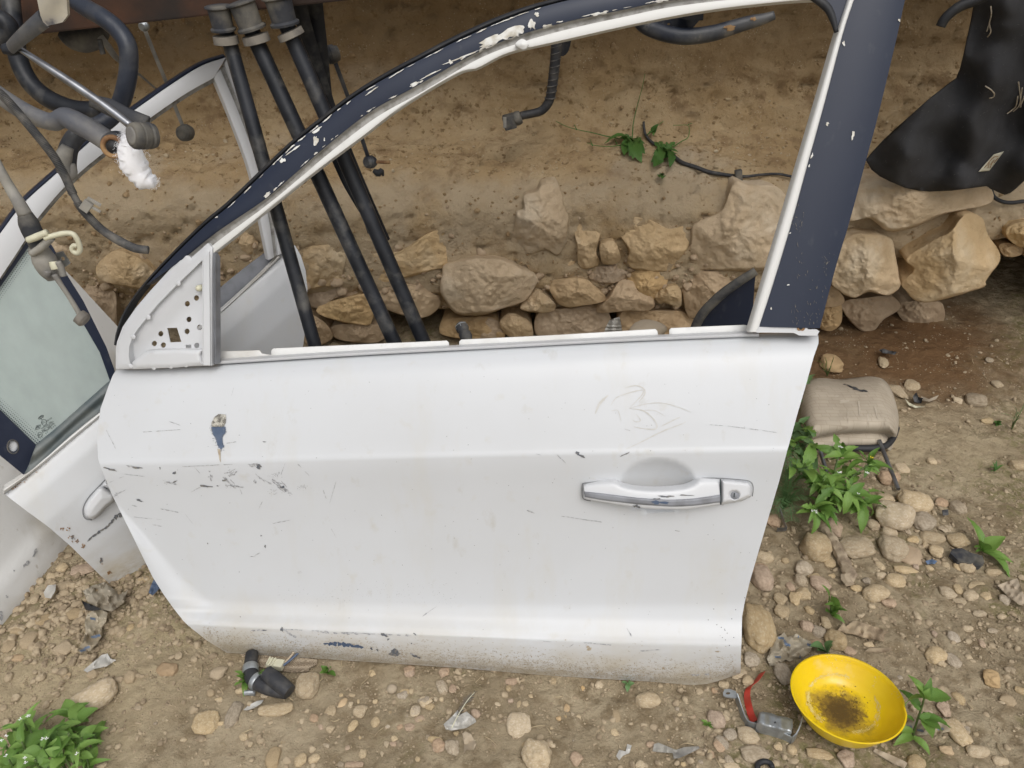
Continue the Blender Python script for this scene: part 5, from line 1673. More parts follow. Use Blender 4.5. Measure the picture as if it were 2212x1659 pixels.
f_g = [(x + 5, y + 7) for x, y in f_i[2:]]
strip(f_i[2:], f_g, P2, -.010, -.012, -.014, M['channel'], 'glass_channel', D2, 50, .008)
strip([(461, 166), (500, 260), (540, 370), (562, 474), (580, 562)], [(476, 150), (518, 250), (556, 360), (580, 470), (592, 556)], P2, -.003, -.001, -.003, WH, 'rear_pillar', D2, 40, .02)
strip([(476, 150), (518, 250), (556, 360), (580, 470), (592, 556)], [(484, 140), (526, 245), (566, 352), (590, 460), (600, 550)], P2, -.012, -.012, -.010, M['channel'], 'pillar_groove', D2, 40, .012)
strip([(484, 138), (526, 243), (566, 350), (590, 458), (600, 552)], [(494, 122), (538, 238), (578, 350), (600, 455), (610, 546)], P2, -.003, .000, -.003, WH, 'rear_pillar', D2, 40, .02)
# inner waist panel seen through the big window, and weather strips
raw('waist_panel', *patch([(440, 655), (488, 612), (530, 578), (574, 545), (580, 562), (606, 552), (560, 600), (488, 664), (440, 706)], lambda x, y, e: P2.at(x, y, -.03), 10, .004, tn=P2.n), M['silver'], D2, angle=40)
strip([(430, 708), (488, 660), (560, 594), (604, 549)], [(430, 716), (488, 668), (560, 601), (606, 556)], P2, -.012, -.006, -.014, M['white_dirty'], 'belt_hem', D2, 30, .01)
strip([(10, 1052), (55, 1022), (82, 1000), (150, 940), (222, 882)], [(8, 1068), (62, 1028), (92, 1006), (158, 951), (226, 896)], P2, -.012, -.002, -.014, M['white_dirty'], 'belt_hem', D2, 30, .01)
rub_t = [(78, 962), (120, 928), (180, 875), (240, 822)]
rub_b = [(54, 1024), (84, 1003), (150, 943), (222, 884)]
M['teal'] = mat('teal_grey_seal', (.075, .095, .10), (.15, .16, .15), 20, .5, lo=.4, hi=.7, stretch=(1, 1, 1), bump=.2, bscale=60)
raw('belt_seal', *loft([rub_t, [(70, 985), (104, 958), (166, 902), (234, 844)], [(62, 1005), (94, 982), (158, 922), (228, 864)], rub_b], [-.010, -.004, -.010, -.004], P2, 30, 3, .012), M['teal'], D2, angle=60)
# glass with its film border
gl = [(-40, 660), (0, 612), (62, 524), (112, 530), (141, 591), (180, 653), (230, 753), (247, 806), (236, 824), (160, 892), (80, 964), (-40, 860)]
glass = raw('window_glass', *patch(gl, lambda x, y, e: P2.at(x, y, -.016), 60, .004, tn=P2.n), M['glass'], D2, smooth=False)
raw('film_border', *patch([(104, 520), (116, 536), (141, 588), (180, 650), (230, 750), (250, 806), (238, 824), (216, 762), (180, 700), (132, 608), (96, 540)], lambda x, y, e: P2.at(x, y, -.012), 20, .006, tn=P2.n), M['navy'], glass, angle=40)
raw('film_border', *patch([(-40, 640), (0, 600), (59, 513), (66, 520), (64, 530), (2, 618), (-40, 668)], lambda x, y, e: P2.at(x, y, -.012), 20, .005, tn=P2.n), M['navy'], glass, angle=40)
hole = blob(28, 965, 10.5, 13, -10, 0, 18)
raw('film_corner', *patch([(-60, 838), (0, 886), (79, 963), (70, 985), (62, 1005), (54, 1028), (0, 984), (-60, 925)], lambda x, y, e: P2.at(x, y, -.011 + .002 * min(1, e / 8)), 12, .006, tn=P2.n, holes=[hole]), M['navy'], glass, angle=40)
raw('hole_cap', *patch([(28 + (x - 28) * 1.05, 965 + (y - 965) * 1.05) for x, y in hole], lambda x, y, e: P2.at(x, y, -.0155), 6, .001, tn=P2.n), WH, glass)
raw('hole_ring', *tube([P2.at(28 + (x - 28) * 1.15, 965 + (y - 965) * 1.15, -.009) for x, y in hole + hole[:1]], .0012, 8, 40), M['cable'], glass)
# printed dots along two edges of the glass
dots = []
for (ax_, ay_), (bx_, by_), nx_s, ny_s in [((-20, 640), (62, 524), 4.5, 3.2), ((-20, 868), (80, 962), 3.8, -4.0)]:
    L_ = math.dist((ax_, ay_), (bx_, by_)); nn = int(L_ / 4.6)
    for r_ in range(4):
        for i in range(nn):
            t = (i + .5 * (r_ % 2)) / nn
            cx, cy = ax_ + (bx_ - ax_) * t + nx_s * (r_ + .7), ay_ + (by_ - ay_) * t + ny_s * (r_ + .7)
            rr = 1.45 - .25 * r_
            dots.append((([P2.at(cx + rr * math.cos(a), cy + rr * math.sin(a), -.0145) for a in np.linspace(0, 6.28, 7)[:-1]]), [(0, 1, 2, 3, 4, 5)]))
raw('printed_dots', *joinm(dots), M['navy'], glass)['kind'] = 'stuff'


def text_on(pl, s, x, y, x2, y2, h, d, m, parent, name='printed_text'):
    """flat lettering on a plane, running from one px to another"""
    c_ = bpy.data.curves.new(name, 'FONT'); c_.body = s; c_.size = 1.0; c_.align_x = 'LEFT'
    o_ = bpy.data.objects.new('tmp', c_); ROOTC.objects.link(o_)
    dg = bpy.context.evaluated_depsgraph_get()
    me = bpy.data.meshes.new_from_object(o_.evaluated_get(dg))
    vs = np.array([v.co[:] for v in me.vertices]); fs = [tuple(p.vertices) for p in me.polygons]
    bpy.data.objects.remove(o_); bpy.data.meshes.remove(me)
    a = pl.at(x, y, d); b = pl.at(x2, y2, d); u = (b - a); Lw = u.length; u = u / Lw; v = pl.n.cross(u).normalized()
    if v.dot(UP) < 0:
        v = -v
    k = Lw / max(1e-6, vs[:, 0].max())
    hh = h * mpp(a)
    V_ = [a + u * (p[0] * k) + v * (p[1] * hh) for p in vs]
    return raw(name, V_, fs, m, parent, smooth=False)


for s_, p0, p1, h_ in [('E001536', (515, 500), (575, 458), 16), ('TEMPERED  RFG', (455, 585), (572, 500), 16), ('DOT614 AS2 M535', (462, 605), (592, 495), 14), ('43R - 000336', (472, 622), (600, 520), 22), ('5206AAC', (505, 608), (572, 560), 16), ('D', (455, 482), (468, 474), 14)]:
    (xa, ya), (xb, yb) = k9([p0, p1])
    text_on(P2, s_, xa, ya, xb, yb, h_ * .2 * 1.25, -.0148, M['ink'], glass)
for ctr, rr, s_ in [((440, 642), 24, 'E4'), ((484, 505), 27, 'CCC')]:
    (cx, cy), = k9([ctr]); r_ = rr * .196
    raw('printed_ring', *tube([P2.at(cx + r_ * math.cos(a), cy + r_ * 1.2 * math.sin(a), -.0150) for a in np.linspace(0, 2 * math.pi, 24)], .0003, 5, 40), M['ink'], glass)
    text_on(P2, s_, cx - r_ * .62, cy + r_ * .65, cx + r_ * .62, cy - r_ * .1, r_ * 1.1, -.0148, M['ink'], glass)
raw('printed_diamond', *tube([P2.at(*p, -.015) for p in k9([(388, 580), (405, 540), (448, 530), (432, 575), (388, 588), (388, 580)])], .0003, 5, 30, False), M['ink'], glass)
raw('printed_mark', *tube([P2.at(*p, -.015) for p in k9([(400, 572), (415, 545), (420, 565), (430, 540)])], .0004, 5, 16, False), M['ink'], glass)
(cx, cy), = k9([(450, 448)])
raw('printed_emblem', *tube([P2.at(cx + 6.2 * math.cos(a) * .82 + 2.4 * math.sin(a) * .6, cy - 6.2 * math.cos(a) * .6 + 2.4 * math.sin(a) * .82, -.015) for a in np.linspace(0, 2 * math.pi, 24)], .0004, 5, 40), M['ink'], glass)
raw('printed_emblem', *tube([P2.at(*p, -.015) for p in k9([(438, 462), (446, 440), (458, 436), (464, 446)])], .0004, 5, 16, False), M['ink'], glass)
for p in k9([(505, 627), (520, 612), (570, 572), (588, 555), (605, 540)]):
    raw('printed_dot', *rotV(P2.n, 8, [(.0007, 0), (.0007, .0002)], P2.at(*p, -.0150)), M['ink'], glass)
# handle of the second door
h2 = k9([(925, 1480), (935, 1420), (990, 1330), (1105, 1215), (1215, 1265), (1262, 1300), (1262, 1370), (1180, 1440), (1080, 1545), (1010, 1575), (945, 1550)])


def h2d(x, y, e):
    return P2.at(x, y, .010 + .018 * (1 - (1 - min(1, e / 8)) ** 2) ** .6 + .0002 * e)


raw('door_handle', *patch(h2, h2d, 2.6, .02, tn=P2.n, smooth=True), WH, D2, angle=50)
raw('handle_cover', *patch(k9([(1112, 1205), (1160, 1140), (1215, 1180), (1300, 1240), (1290, 1300), (1218, 1255)]), lambda x, y, e: P2.at(x, y, .008 + .018 * (1 - (1 - min(1, e / 9)) ** 2) ** .5), 3, .02, tn=P2.n), WH, D2, angle=50)
raw('handle_gasket', *tube([P2.at(x, y, .010) for x, y in k9([(1010, 1580), (940, 1565), (912, 1500), (930, 1410), (985, 1320), (1060, 1240), (1155, 1140)])], .0009, 8, 30), M['gasket'], D2)
# wear on the second door
rr2 = random.Random(4)
rst, dk2_ = [], []
for x, y, rx, ry, a in [(10, 1315, 12, 10, 0), (65, 1365, 16, 12, 30), (270, 1570, 20, 14, 20), (205, 1475, 12, 16, 20), (215, 1500, 8, 5, 0)]:
    (cx, cy), = kd([(x, y)])
    for _ in range(9):
        rst.append(blob(cx + rr2.gauss(0, rx * .12), cy + rr2.gauss(0, ry * .12), rx * .09, ry * .08, rr2.uniform(0, 180), .6, 10, rr2))
for p in b5([(430, 15), (470, 15), (525, 95), (575, 130), (495, 65), (755, 310)]):
    for _ in range(7):
        rst.append(blob(p[0] + rr2.gauss(0, 3), p[1] + rr2.gauss(0, 2), rr2.uniform(.8, 2.4), rr2.uniform(.6, 1.4), rr2.uniform(0, 90), .6, 9, rr2))
for a, b, w_ in [((100, 1315), (170, 1255), 9), ((170, 1255), (260, 1200), 8), ((260, 1200), (310, 1140), 12), ((310, 1130), (375, 1100), 16)]:
    sline(a, b, w_, rr2, 0, kd, dk2_)
dk2_.append(blob(*b5([(695, 228)])[0], 3.6, 5, 20, .5, 10, rr2)); dk2_.append(blob(*b5([(498, 68)])[0], 3.2, 4.5, 20, .5, 10, rr2))
for _ in range(130):
    t = rr2.random()
    x, y = 20 + t * 150, 1052 - t * 132
    rst.append(blob(x + rr2.gauss(0, 4), y + rr2.gauss(0, 4) + 8, rr2.uniform(.6, 3), rr2.uniform(.4, 1.4), -40 + rr2.gauss(0, 20), .6, 9, rr2))
raw('rust_spots', *decals(rst, bvh2, .0010), M['ochre_rust'], D2)['kind'] = 'stuff'
raw('dark_chips', *decals(dk2_, bvh2, .0010), M['darkchip'], D2)['kind'] = 'stuff'

# ------------------------------------------------------------------ third door, far left
D3 = thing('white_car_door', 'dirty white car door at the far left edge, mostly hidden behind the tipped one', 'car door', P3.at(75, 1280))
sk3 = [(152, 1188), (75, 1280), (0, 1370), (-120, 1515), (-260, 1560), (-330, 1300), (-330, 900), (-200, 600), (-60, 500), (90, 530), (157, 600), (262, 714), (290, 850), (250, 1050)]
sk3 = [(152, 1188), (75, 1280), (0, 1370), (-120, 1515), (-260, 1500), (-330, 1200), (-330, 900), (-200, 640), (-60, 530), (90, 535), (157, 600), (262, 714), (300, 850), (250, 1050)]


def d3(x, y, e):
    a = np.array([152, 1188.]); b = np.array([0, 1370.]); d_ = (b - a) / np.linalg.norm(b - a)
    t = abs((np.array([x, y]) - a) @ np.array([-d_[1], d_[0]]))
    return P3.at(x, y, float(np.interp(t, [0, 20, 60, 90, 200, 400], [-.012, -.002, .004, -.002, .004, -.006])))


V, F = patch(sk3, d3, 14, .03, tn=P3.n)
bvh3 = BVHTree.FromPolygons(V, F)
raw('door_skin', V, F, M['white_dirty'], D3, angle=40)
dd3 = [blob(*b5([(x, y)])[0], rx * .31, ry * .31, a, .6, 12, rr2) for x, y, rx, ry, a in [(238, 178, 12, 28, 20), (178, 255, 24, 14, -35), (95, 302, 6, 6, 0), (8, 610, 14, 26, 0), (45, 480, 8, 10, 0)]]
raw('dark_chips', *decals(dd3, bvh3, .001), M['scuff'], D3)['kind'] = 'stuff'

# ------------------------------------------------------------------ long black tubes hanging from the rack


def w3(pts):                      # (x, y, Y) -> world
    return [atY(*p) for p in pts]


def hanger(label, top, bottom, r, bushpts, ringpts, Yt=1.315, Yb=1.17, m='blacksteel', mb='bushing'):
    a = atY(top[0], top[1], Yt); b = atY(bottom[0], bottom[1], Yb)
    d_ = (b - a).normalized()
    g_ = b + d_ * ((b.z - .03) / -d_.z)      # down to the ground behind the door
    t = thing('steel_tube', label, 'steel tube', g_, 'long black tubes hanging from the rack')
    raw('shaft', *tube([a - d_ * .03, a, (a + b) / 2, b, g_], r, 16, 20, False), M[m], t, angle=50)
    # rubber bushing block: drum with flanges
    (x0, y0), (x1, y1) = bushpts
    p0 = atY(x0, y0, Yt - .012); p1 = atY(x1, y1, Yt - .01)
    ax_ = (p1 - p0); L_ = ax_.length; ax_ = ax_ / L_
    s = L_ * .58
    raw('bushing', *rotV(ax_, 22, [(s * .5, 0), (s * 1.02, .001), (s * 1.02, L_ * .07), (s * .84, L_ * .14), (s * .80, L_ * .5), (s * .78, L_ * .85), (s * .94, L_ * .92), (s * .92, L_), (s * .4, L_ * 1.01)], p0), M[mb], t, angle=40)
    q0 = atY(*ringpts[0], Yt - .008); q1 = atY(*ringpts[1], Yt - .008); ax2 = q1 - q0; L2 = ax2.length
    raw('clamp_ring', *rotV(ax2.normalized(), 20, [(r * 1.2, 0), (r * 1.62, .001), (r * 1.66, L2 * .9), (r * 1.25, L2)], q0), M['ring'], t, angle=40)
    return t


def band(tops, w_):
    pass


hanger('black tube leftmost of the three hanging ones, square rubber block at its top', (496, 92), (680, 746), .0118, ((471, 12), (483, 66)), ((486, 76), (490, 96)), 1.315, 1.17)
hanger('middle black tube of the three, dusty drum bushing at its top', (557, 96), (852, 740), .0130, ((520, 2), (545, 64)), ((550, 74), (557, 94)), 1.315, 1.19, 'blacksteel')
hanger('black tube rightmost of the three, with a metal strip clipped along it', (632, 84), (915, 738), .0128, ((598, -10), (616, 54)), ((624, 66), (632, 82)), 1.315, 1.20)
# metal strip along the third tube
t3 = thing('steel_strip', 'thin black channel strip lying along the left side of the rightmost tube', 'steel strip', atY(800, 500, 1.24))
A = [atY(x, y, Y) for x, y, Y in [(716, 322, 1.30), (750, 395, 1.28), (786, 460, 1.262), (798, 504, 1.245)]]
raw('strip', *tube(A, [.0075, .008, .0075, .003], 8, 20, True, flat=.4), M['blacksteel'], t3, angle=40)
# flat springs behind
for (lab, pts, r_) in [('dark leaf spring bar hanging just right of the rightmost tube head', [(640, -30, 1.45), (646, 13, 1.45), (676, 120, 1.46), (712, 237, 1.47), (760, 360, 1.50), (830, 520, 1.54)], .013),
                       ('second dark leaf bar overlapping the leaf spring, further right', [(676, -30, 1.47), (680, 13, 1.47), (690, 100, 1.475), (700, 200, 1.48), (712, 290, 1.49)], .014)]:
    W_ = w3(pts)
    o = raw('leaf_bar', *tube(W_, r_, 8, 30, True, flat=.35), M['blacksteel'], None, angle=40, origin=W_[-1])
    tag(o, lab, 'steel bar', 'dark bars behind the hanging tubes')


def ball(c_, r_, ax_, m, parent, name='ball_joint', ridge=True):
    ax_ = Vector(ax_).normalized()
    pr = [(r_ * .55, -r_ * .9), (r_ * .8, -r_ * .85), (r_ * .85, -r_ * .5), (r_, -r_ * .42), (r_, r_ * .1), (r_ * .9, r_ * .2), (r_ * .96, r_ * .3), (r_ * .86, r_ * .45), (r_ * .92, r_ * .6), (r_ * .6, r_ * .9)]
    return raw(name, *rotV(ax_, 22, pr, c_), M[m], parent, angle=35)


# stabiliser link between tubes and the navy arc
lk1 = thing('stabiliser_link', 'thin dark link rod with ball joints hanging right of the tubes', 'link rod', atY(799, 352, 1.62))
raw('rod', *tube(w3([(722, 130, 1.6), (757, 225, 1.61), (795, 339, 1.62)]), .0042, 10, 16), M['dustysteel'], lk1)
ball(atY(714, 118, 1.6), .0175, (-.8, -.5, -.1), 'bushing', lk1)
ball(atY(799, 350, 1.62), .0135, (-.5, -.8, .2), 'dustysteel', lk1)
raw('stud', *tube(w3([(806, 350, 1.62), (822, 350, 1.62), (842, 351, 1.62)]), .0035, 10), M['ochre_rust'], lk1)
raw('boot', *tube(w3([(806, 368, 1.61), (818, 374, 1.61), (824, 368, 1.61), (828, 380, 1.61)]), [.004, .008, .005, .002], 10, 14), M['rubber'], lk1)
# thin link rod at the upper left
lk2 = thing('stabiliser_link', 'thin rusty link rod hanging against the bank inside the hooped frame', 'link rod', atY(400, 288, 1.62))
raw('rod', *tube(w3([(311, 60, 1.6), (335, 120, 1.6), (360, 180, 1.61), (378, 230, 1.62), (396, 275, 1.62)]), .0038, 10, 20), M['palegrey'], lk2)
ball(atY(400, 287, 1.60), .0165, (-.2, -.95, .1), 'bushing', lk2)
ball(atY(311, 57, 1.58), .009, (-.1, -1, .1), 'steel', lk2, 'ring_end')

# ------------------------------------------------------------------ cluster of parts at the upper left
YH = 1.13


def t1(pts, Y=YH):                 # crop-1 px to world at depth Y (or per-point Y)
    out = []
    for p in pts:
        (x, y), = k1([p[:2]])
        out.append(atY(x, y, p[2] if len(p) > 2 else Y))
    return out


bar1 = t1([(420, -60, 1.22), (540, 40, 1.2), (660, 110, 1.18), (760, 190, 1.17), (825, 290, 1.16), (835, 420, 1.155), (815, 560, 1.15), (775, 680, 1.15), (700, 775, 1.14), (600, 830, 1.13), (505, 870, 1.12), (450, 950, 1.11), (430, 1040, 1.10), (432, 1110, 1.10)])
o = thing('stabiliser_bar', 'thick bent blue black bar looping down with a flattened dusty eye end', 'stabiliser bar', bar1[-1])
raw('bar', *tube(bar1, [.0125] * 9 + [.0125, .013, .014], 16, 70), M['dustysteel'], o)
raw('eye_end', *tube(t1([(440, 950, 1.095), (415, 1010, 1.09), (415, 1080, 1.088), (440, 1135, 1.09), (462, 1110, 1.092), (468, 1060, 1.092)]), [.008, .011, .010, .010, .009, .004], 12, 24), M['palegrey'], o)
bar2 = t1([(60, -60, 1.3), (80, 120, 1.28), (95, 250, 1.26), (125, 400, 1.25), (190, 530, 1.24), (290, 625, 1.23), (410, 685, 1.22), (520, 712, 1.215), (640, 715, 1.21)])
o = raw('stabiliser_bar', *tube(bar2, .0135, 16, 60), M['blacksteel'], None, origin=bar2[-1])
tag(o, 'thick matte black curved bar behind the loop, running down from the top left corner', 'stabiliser bar')
bar3 = t1([(-80, 560, 1.10), (0, 620, 1.09), (120, 700, 1.08), (240, 762, 1.075), (340, 790, 1.07), (385, 775, 1.068), (420, 760, 1.066), (480, 785, 1.06), (600, 850, 1.055), (700, 915, 1.05)])
o = thing('stabiliser_bar', 'dusty blue grey kinked bar ending in an ochre rusted eye', 'stabiliser bar', bar3[-1])
M['dustygrey'] = mat('dust_coated_steel', (.095, .10, .115), (.23, .215, .19), 13, .6, lo=.38, hi=.66, bump=.25, bscale=80, c3=(.30, .27, .22), lo3=.58, hi3=.8, s3=24)
raw('bar', *tube(bar3, [.0115, .0115, .012, .012, .0115, .0125, .0145, .0145, .0145], 16, 60), M['dustygrey'], o)
eye_c = t1([(752, 940)], 1.045)[0]
raw('eye', *rotV(Vector((.12, -.98, .12)), 26, [(.0165, -.012), (.0175, -.008), (.0175, .008), (.0155, .012)], eye_c), M['dustysteel'], o, angle=40)
ring = []
vx, vy = Vector((1, .12, 0)).normalized(), Vector((0, .12, 1)).normalized()
raw('bush_ring', *tube([eye_c + vx * (.0125 * math.cos(a)) + vy * (.0125 * math.sin(a)) + Vector((.0015, -.0125, .0015)) for a in np.linspace(0, 2 * math.pi, 26)], .0034, 10, 50), M['ochre_rust'], o)
raw('bore', *rotV(Vector((.12, -.98, .12)), 20, [(.0085, 0), (.0085, .013)], eye_c), M['rubber'], o)
# silver link rod with large bushings
lr = t1([(125, 315, 1.03), (300, 430, 1.02), (520, 575, 1.01), (700, 700, 1.0), (850, 815, .99)])
o = thing('stabiliser_link', 'worn silver link rod with a large drum joint at its lower right end', 'link rod', lr[-1])
raw('rod', *tube(lr, [.0035, .0048, .0055, .0052, .0052], 14, 40), M['chrome'], o)
jc = t1([(925, 880)], .985)[0]
jax = Vector((-.60, -.76, .22)).normalized()
raw('drum_joint', *rotV(jax, 28, [(.008, -.015), (.0150, -.0145), (.0165, -.009), (.0150, -.007), (.0168, -.003), (.0168, .003), (.0158, .004), (.0168, .007), (.0160, .012), (.0140, .0145), (.0130, .015)], jc), M['bushing'], o, angle=35)
raw('drum_cap', *rotV(jax, 24, [(.0112, 0), (.0110, .0012), (.008, .0016)], jc + jax * .0145), M['palegrey'], o)
raw('head', *tube(t1([(20, 318, 1.035), (60, 316, 1.035), (130, 322, 1.035)]), [.006, .0085, .006], 12, 14, flat=.7), M['blacksteel'], o)
o2 = raw('link_arm', *tube(t1([(590, 655, 1.05), (700, 690, 1.045), (820, 750, 1.04), (950, 810, 1.035)]), [.008, .011, .0105, .012], 10, 24, flat=.5), M['bushing'], None, origin=t1([(950, 810)], 1.035)[0])
tag(o2, 'flat dusty steel arm lying behind the silver link rod', 'steel arm')
# bracket plate at the top left
o = thing('bracket', 'white silver folded bracket plate with a dark arm at the top left corner', 'bracket', t1([(340, 100)], 1.0)[0])
bp = k1([(232, -40), (430, -40), (438, 100), (405, 145), (290, 172), (262, 100)])
raw('plate', *patch(bp, lambda x, y, e: atY(x, y, 1.0 + .0025 * math.sin(x * .05 + y * .03)), 4, .006, tn=Vector((0, -1, 0))), M['smudged'], o, angle=40)
raw('arm', *tube(t1([(285, 120, 1.005), (200, 190, 1.01), (120, 260, 1.02), (70, 308, 1.03)]), [.011, .010, .009, .008], 10, 20, flat=.55), M['dustysteel'], o, angle=50)
# corner clutter behind the bracket
o = raw('steel_elbow', *tube(t1([(-60, 260, 1.12), (0, 250, 1.12), (40, 225, 1.12), (60, 180, 1.12), (20, 130, 1.12), (-40, 110, 1.12)]), .012, 12, 30), M['blacksteel'], None, origin=t1([(0, 250)], 1.12)[0])
tag(o, 'short dark steel elbow poking in at the top left edge', 'steel elbow')
o = raw('rubber_arch', *tube(t1([(400, 195, 1.42), (460, 235, 1.42), (540, 255, 1.42), (620, 240, 1.42), (680, 195, 1.42)]), [.012, .02, .022, .02, .012], 12, 24, flat=.6), M['bushing'], None, origin=t1([(540, 255)], 1.42)[0])
tag(o, 'dark curved rubber piece hanging just under the rusty beam', 'rubber piece')
o = raw('hanging_wire', *tube(t1([(650, 240, 1.4), (700, 300, 1.4), (760, 380, 1.42), (880, 465, 1.5), (1010, 575, 1.55)]), [.006, .005, .004, .0025, .002], 8, 24), M['palegrey'], None, origin=t1([(760, 380)], 1.42)[0])
tag(o, 'thin pale stalk reaching down right from under the beam', 'wire')
o = raw('hanging_peg', *tube(t1([(645, 255, 1.38), (655, 300, 1.38), (668, 350, 1.38)]), .0045, 8), M['bushing'], None, origin=t1([(668, 350)], 1.38)[0])
tag(o, 'short dark peg hanging beside the pale stalk', 'peg')
# ABS cable with ribbed sleeve
ca = t1([(-60, 560, 1.06), (0, 605, 1.05), (60, 665, 1.045), (130, 745, 1.04), (210, 840, 1.03), (300, 950, 1.02), (365, 1040, 1.015), (425, 1150, 1.01), (470, 1250, 1.0), (525, 1345, .995), (590, 1420, .99), (650, 1480, .985), (720, 1530, .98), (800, 1575, .975), (880, 1610, .97), (960, 1620, .97)])
o = thing('sensor_cable', 'dusty ribbed sensor cable hanging diagonally across the hooped frame', 'cable', ca[-1])
raw('cable_core', *tube(ca, [.0042, .0042, .0040, .0042, .0046, .0046, .0062, .0055], 10, 110), M['cable'], o)
C = polyres(ca, 150)
ribs = []
for i in range(8, 140, 1):
    if 86 < i < 92 or i > 128:
        continue
    T_ = Vector(C[i + 1] - C[i - 1]).normalized()
    ribs.append(rotV(T_, 10, [(.0040, -.0009), (.0057, -.0006), (.0057, .0006), (.0040, .0009)], Vector(C[i])))
raw('ribs', *joinm(ribs), M['cable'], o)['kind'] = 'stuff'
cc = t1([(560, 1335)], .985)[0]
raw('clip', *joinm([box(cc, .012, .006, .016, (Vector((.7, 0, -.7)), Vector((0, 1, 0)), Vector((.7, 0, .7)))), box(cc + Vector((.012, 0, .006)), .018, .003, .004, (Vector((.8, 0, -.6)), Vector((0, 1, 0)), Vector((.6, 0, .8)))), box(cc + Vector((.009, 0, -.003)), .018, .003, .003, (Vector((.8, 0, -.6)), Vector((0, 1, 0)), Vector((.6, 0, .8))))]), M['palegrey'], o, smooth=False)
# damper-like unit at the left
o = thing('damper_unit', 'dusty grey strut with cream clips and a hooked wire end at the left edge', 'strut', atY(112, 590, .98))


def t2(pts, Y=.98):
    out = []
    for p in pts:
        (x, y), = k2([p[:2]])
        out.append(atY(x, y, p[2] if len(p) > 2 else Y))
    return out


sh = t1([(-60, 980, .99), (0, 1100, .985), (60, 1210, .985), (120, 1310, .98), (160, 1385, .98)])
raw('shaft', *tube(sh, [.0058, .0060, .0066, .0075, .009], 14, 24), M['palegrey'], o)
raw('sleeve', *tube(t1([(155, 1385, .98), (165, 1400, .98), (200, 1480, .98), (240, 1560, .98), (262, 1600, .98)]), [.009, .0125, .0128, .0125, .0122], 16, 20), M['bushing'], o)
raw('cream_clip', *tube(t2([(205, 105), (270, 80), (345, 48)], .962), [.0045, .0050, .0045], 10, 14), M['cream'], o)
raw('washer', *tube(t2([(230, 205), (300, 160), (380, 85)], .965), [.0045, .0055, .005], 10, 16), M['palegrey'], o)
raw('body', *tube(t2([(270, 150), (300, 200), (320, 240), (350, 300), (380, 355), (395, 385)]), [.012, .013, .0155, .0150, .0135, .009], 18, 24), M['palegrey'], o, angle=50)
raw('collar', *tube(t2([(395, 262, .972), (402, 290, .97), (410, 320, .968)]), [.006, .0062, .0055], 12, 10), M['cream'], o)
raw('fork', *joinm([tube(t2([(352, 330), (350, 365), (352, 378)], .968), [.005, .005, .003], 8, 10), tube(t2([(425, 260, .97), (455, 330, .97), (470, 372, .968)]), [.004, .005, .004], 8, 12)]), M['palegrey'], o)
raw('lower_rod', *tube(t2([(400, 355), (440, 420), (500, 510), (550, 590), (585, 650)], .968), [.0042, .0034, .0032, .0034, .0036], 10, 24), M['palegrey'], o)
raw('end_cap', *rotV(Vector((.75, -.2, -.6)), 18, [(.007, -.006), (.0105, -.005), (.011, .004), (.0085, .007)], t2([(600, 678)], .965)[0]), M['ring'], o, angle=40)
raw('hooked_wire', *tube(t2([(330, 92), (400, 70), (470, 55), (530, 58), (562, 90), (583, 140), (586, 180), (565, 200), (535, 185), (528, 160), (545, 142), (568, 150)], .962), [.0036] * 5 + [.0034, .0032, .003], 10, 70), M['cream'], o)
raw('mount_tab', *patch(k2([(405, 205), (455, 190), (490, 240), (512, 280), (465, 312), (430, 270)]), lambda x, y, e: atY(x, y, 1.0), 5, .003, tn=Vector((0, -1, 0)), holes=[blob(*k2([(460, 243)])[0], 5, 5, 0, 0, 10)]), M['steel'], o, angle=40)

# white fibre tuft
tc_ = t1([(830, 880), (845, 1000), (880, 1090), (940, 1160), (1000, 1180)], 1.03)
rw = random.Random(9)
parts = []
axp = polyres(tc_, 40)
for i in range(7000):
    t = rw.random(); c_ = Vector(axp[int(t * 39)])
    wd = .0145 + .005 * math.sin(t * 5)
    if t < .25:
        wd *= .55 + t * 1.8
    c_ = c_ + Vector((rw.gauss(0, wd * .38), rw.gauss(0, wd * .36), rw.gauss(0, wd * .38)))
    d_ = Vector((rw.gauss(0, 1), rw.gauss(0, .7), rw.gauss(0, 1))).normalized()
    b_ = Vector((rw.gauss(0, 1), rw.gauss(0, 1), rw.gauss(0, 1))).normalized()
    L_ = rw.uniform(.003, .0075); ww = Vector((rw.gauss(0, 1), rw.gauss(0, 1), rw.gauss(0, 1))).normalized() * .00016
    pts_ = [c_ + d_ * (L_ * s_) + b_ * (L_ * .3 * (1 - (2 * s_) ** 2)) for s_ in (-.5, -.17, .17, .5)]
    V_ = []
    for p in pts_:
        V_ += [p - ww, p + ww]
    parts.append((V_, [(0, 1, 3, 2), (2, 3, 5, 4), (4, 5, 7, 6)]))
o = raw('fibre_strands', *joinm(parts), M['wool'], None, origin=tc_[0])
tuft = thing('fibre_tuft', 'fluffy white fibre tuft stuck under the drum joint', 'fibre tuft', tc_[0])
o.location = (0, 0, 0); o.parent = tuft; o['kind'] = 'stuff'
V_, F_ = tube([Vector(p) for p in polyres(tc_, 9)], [.007, .0115, .015, .0165, .0165, .0155, .014, .008], 20, 40)
VA = np.array([tuple(v) for v in V_]); VA += (.0035 * fbm(VA * 160, 3, 7))[:, None] * np.array([1, .6, 1])
raw('core', VA, F_, M['wool'], tuft)

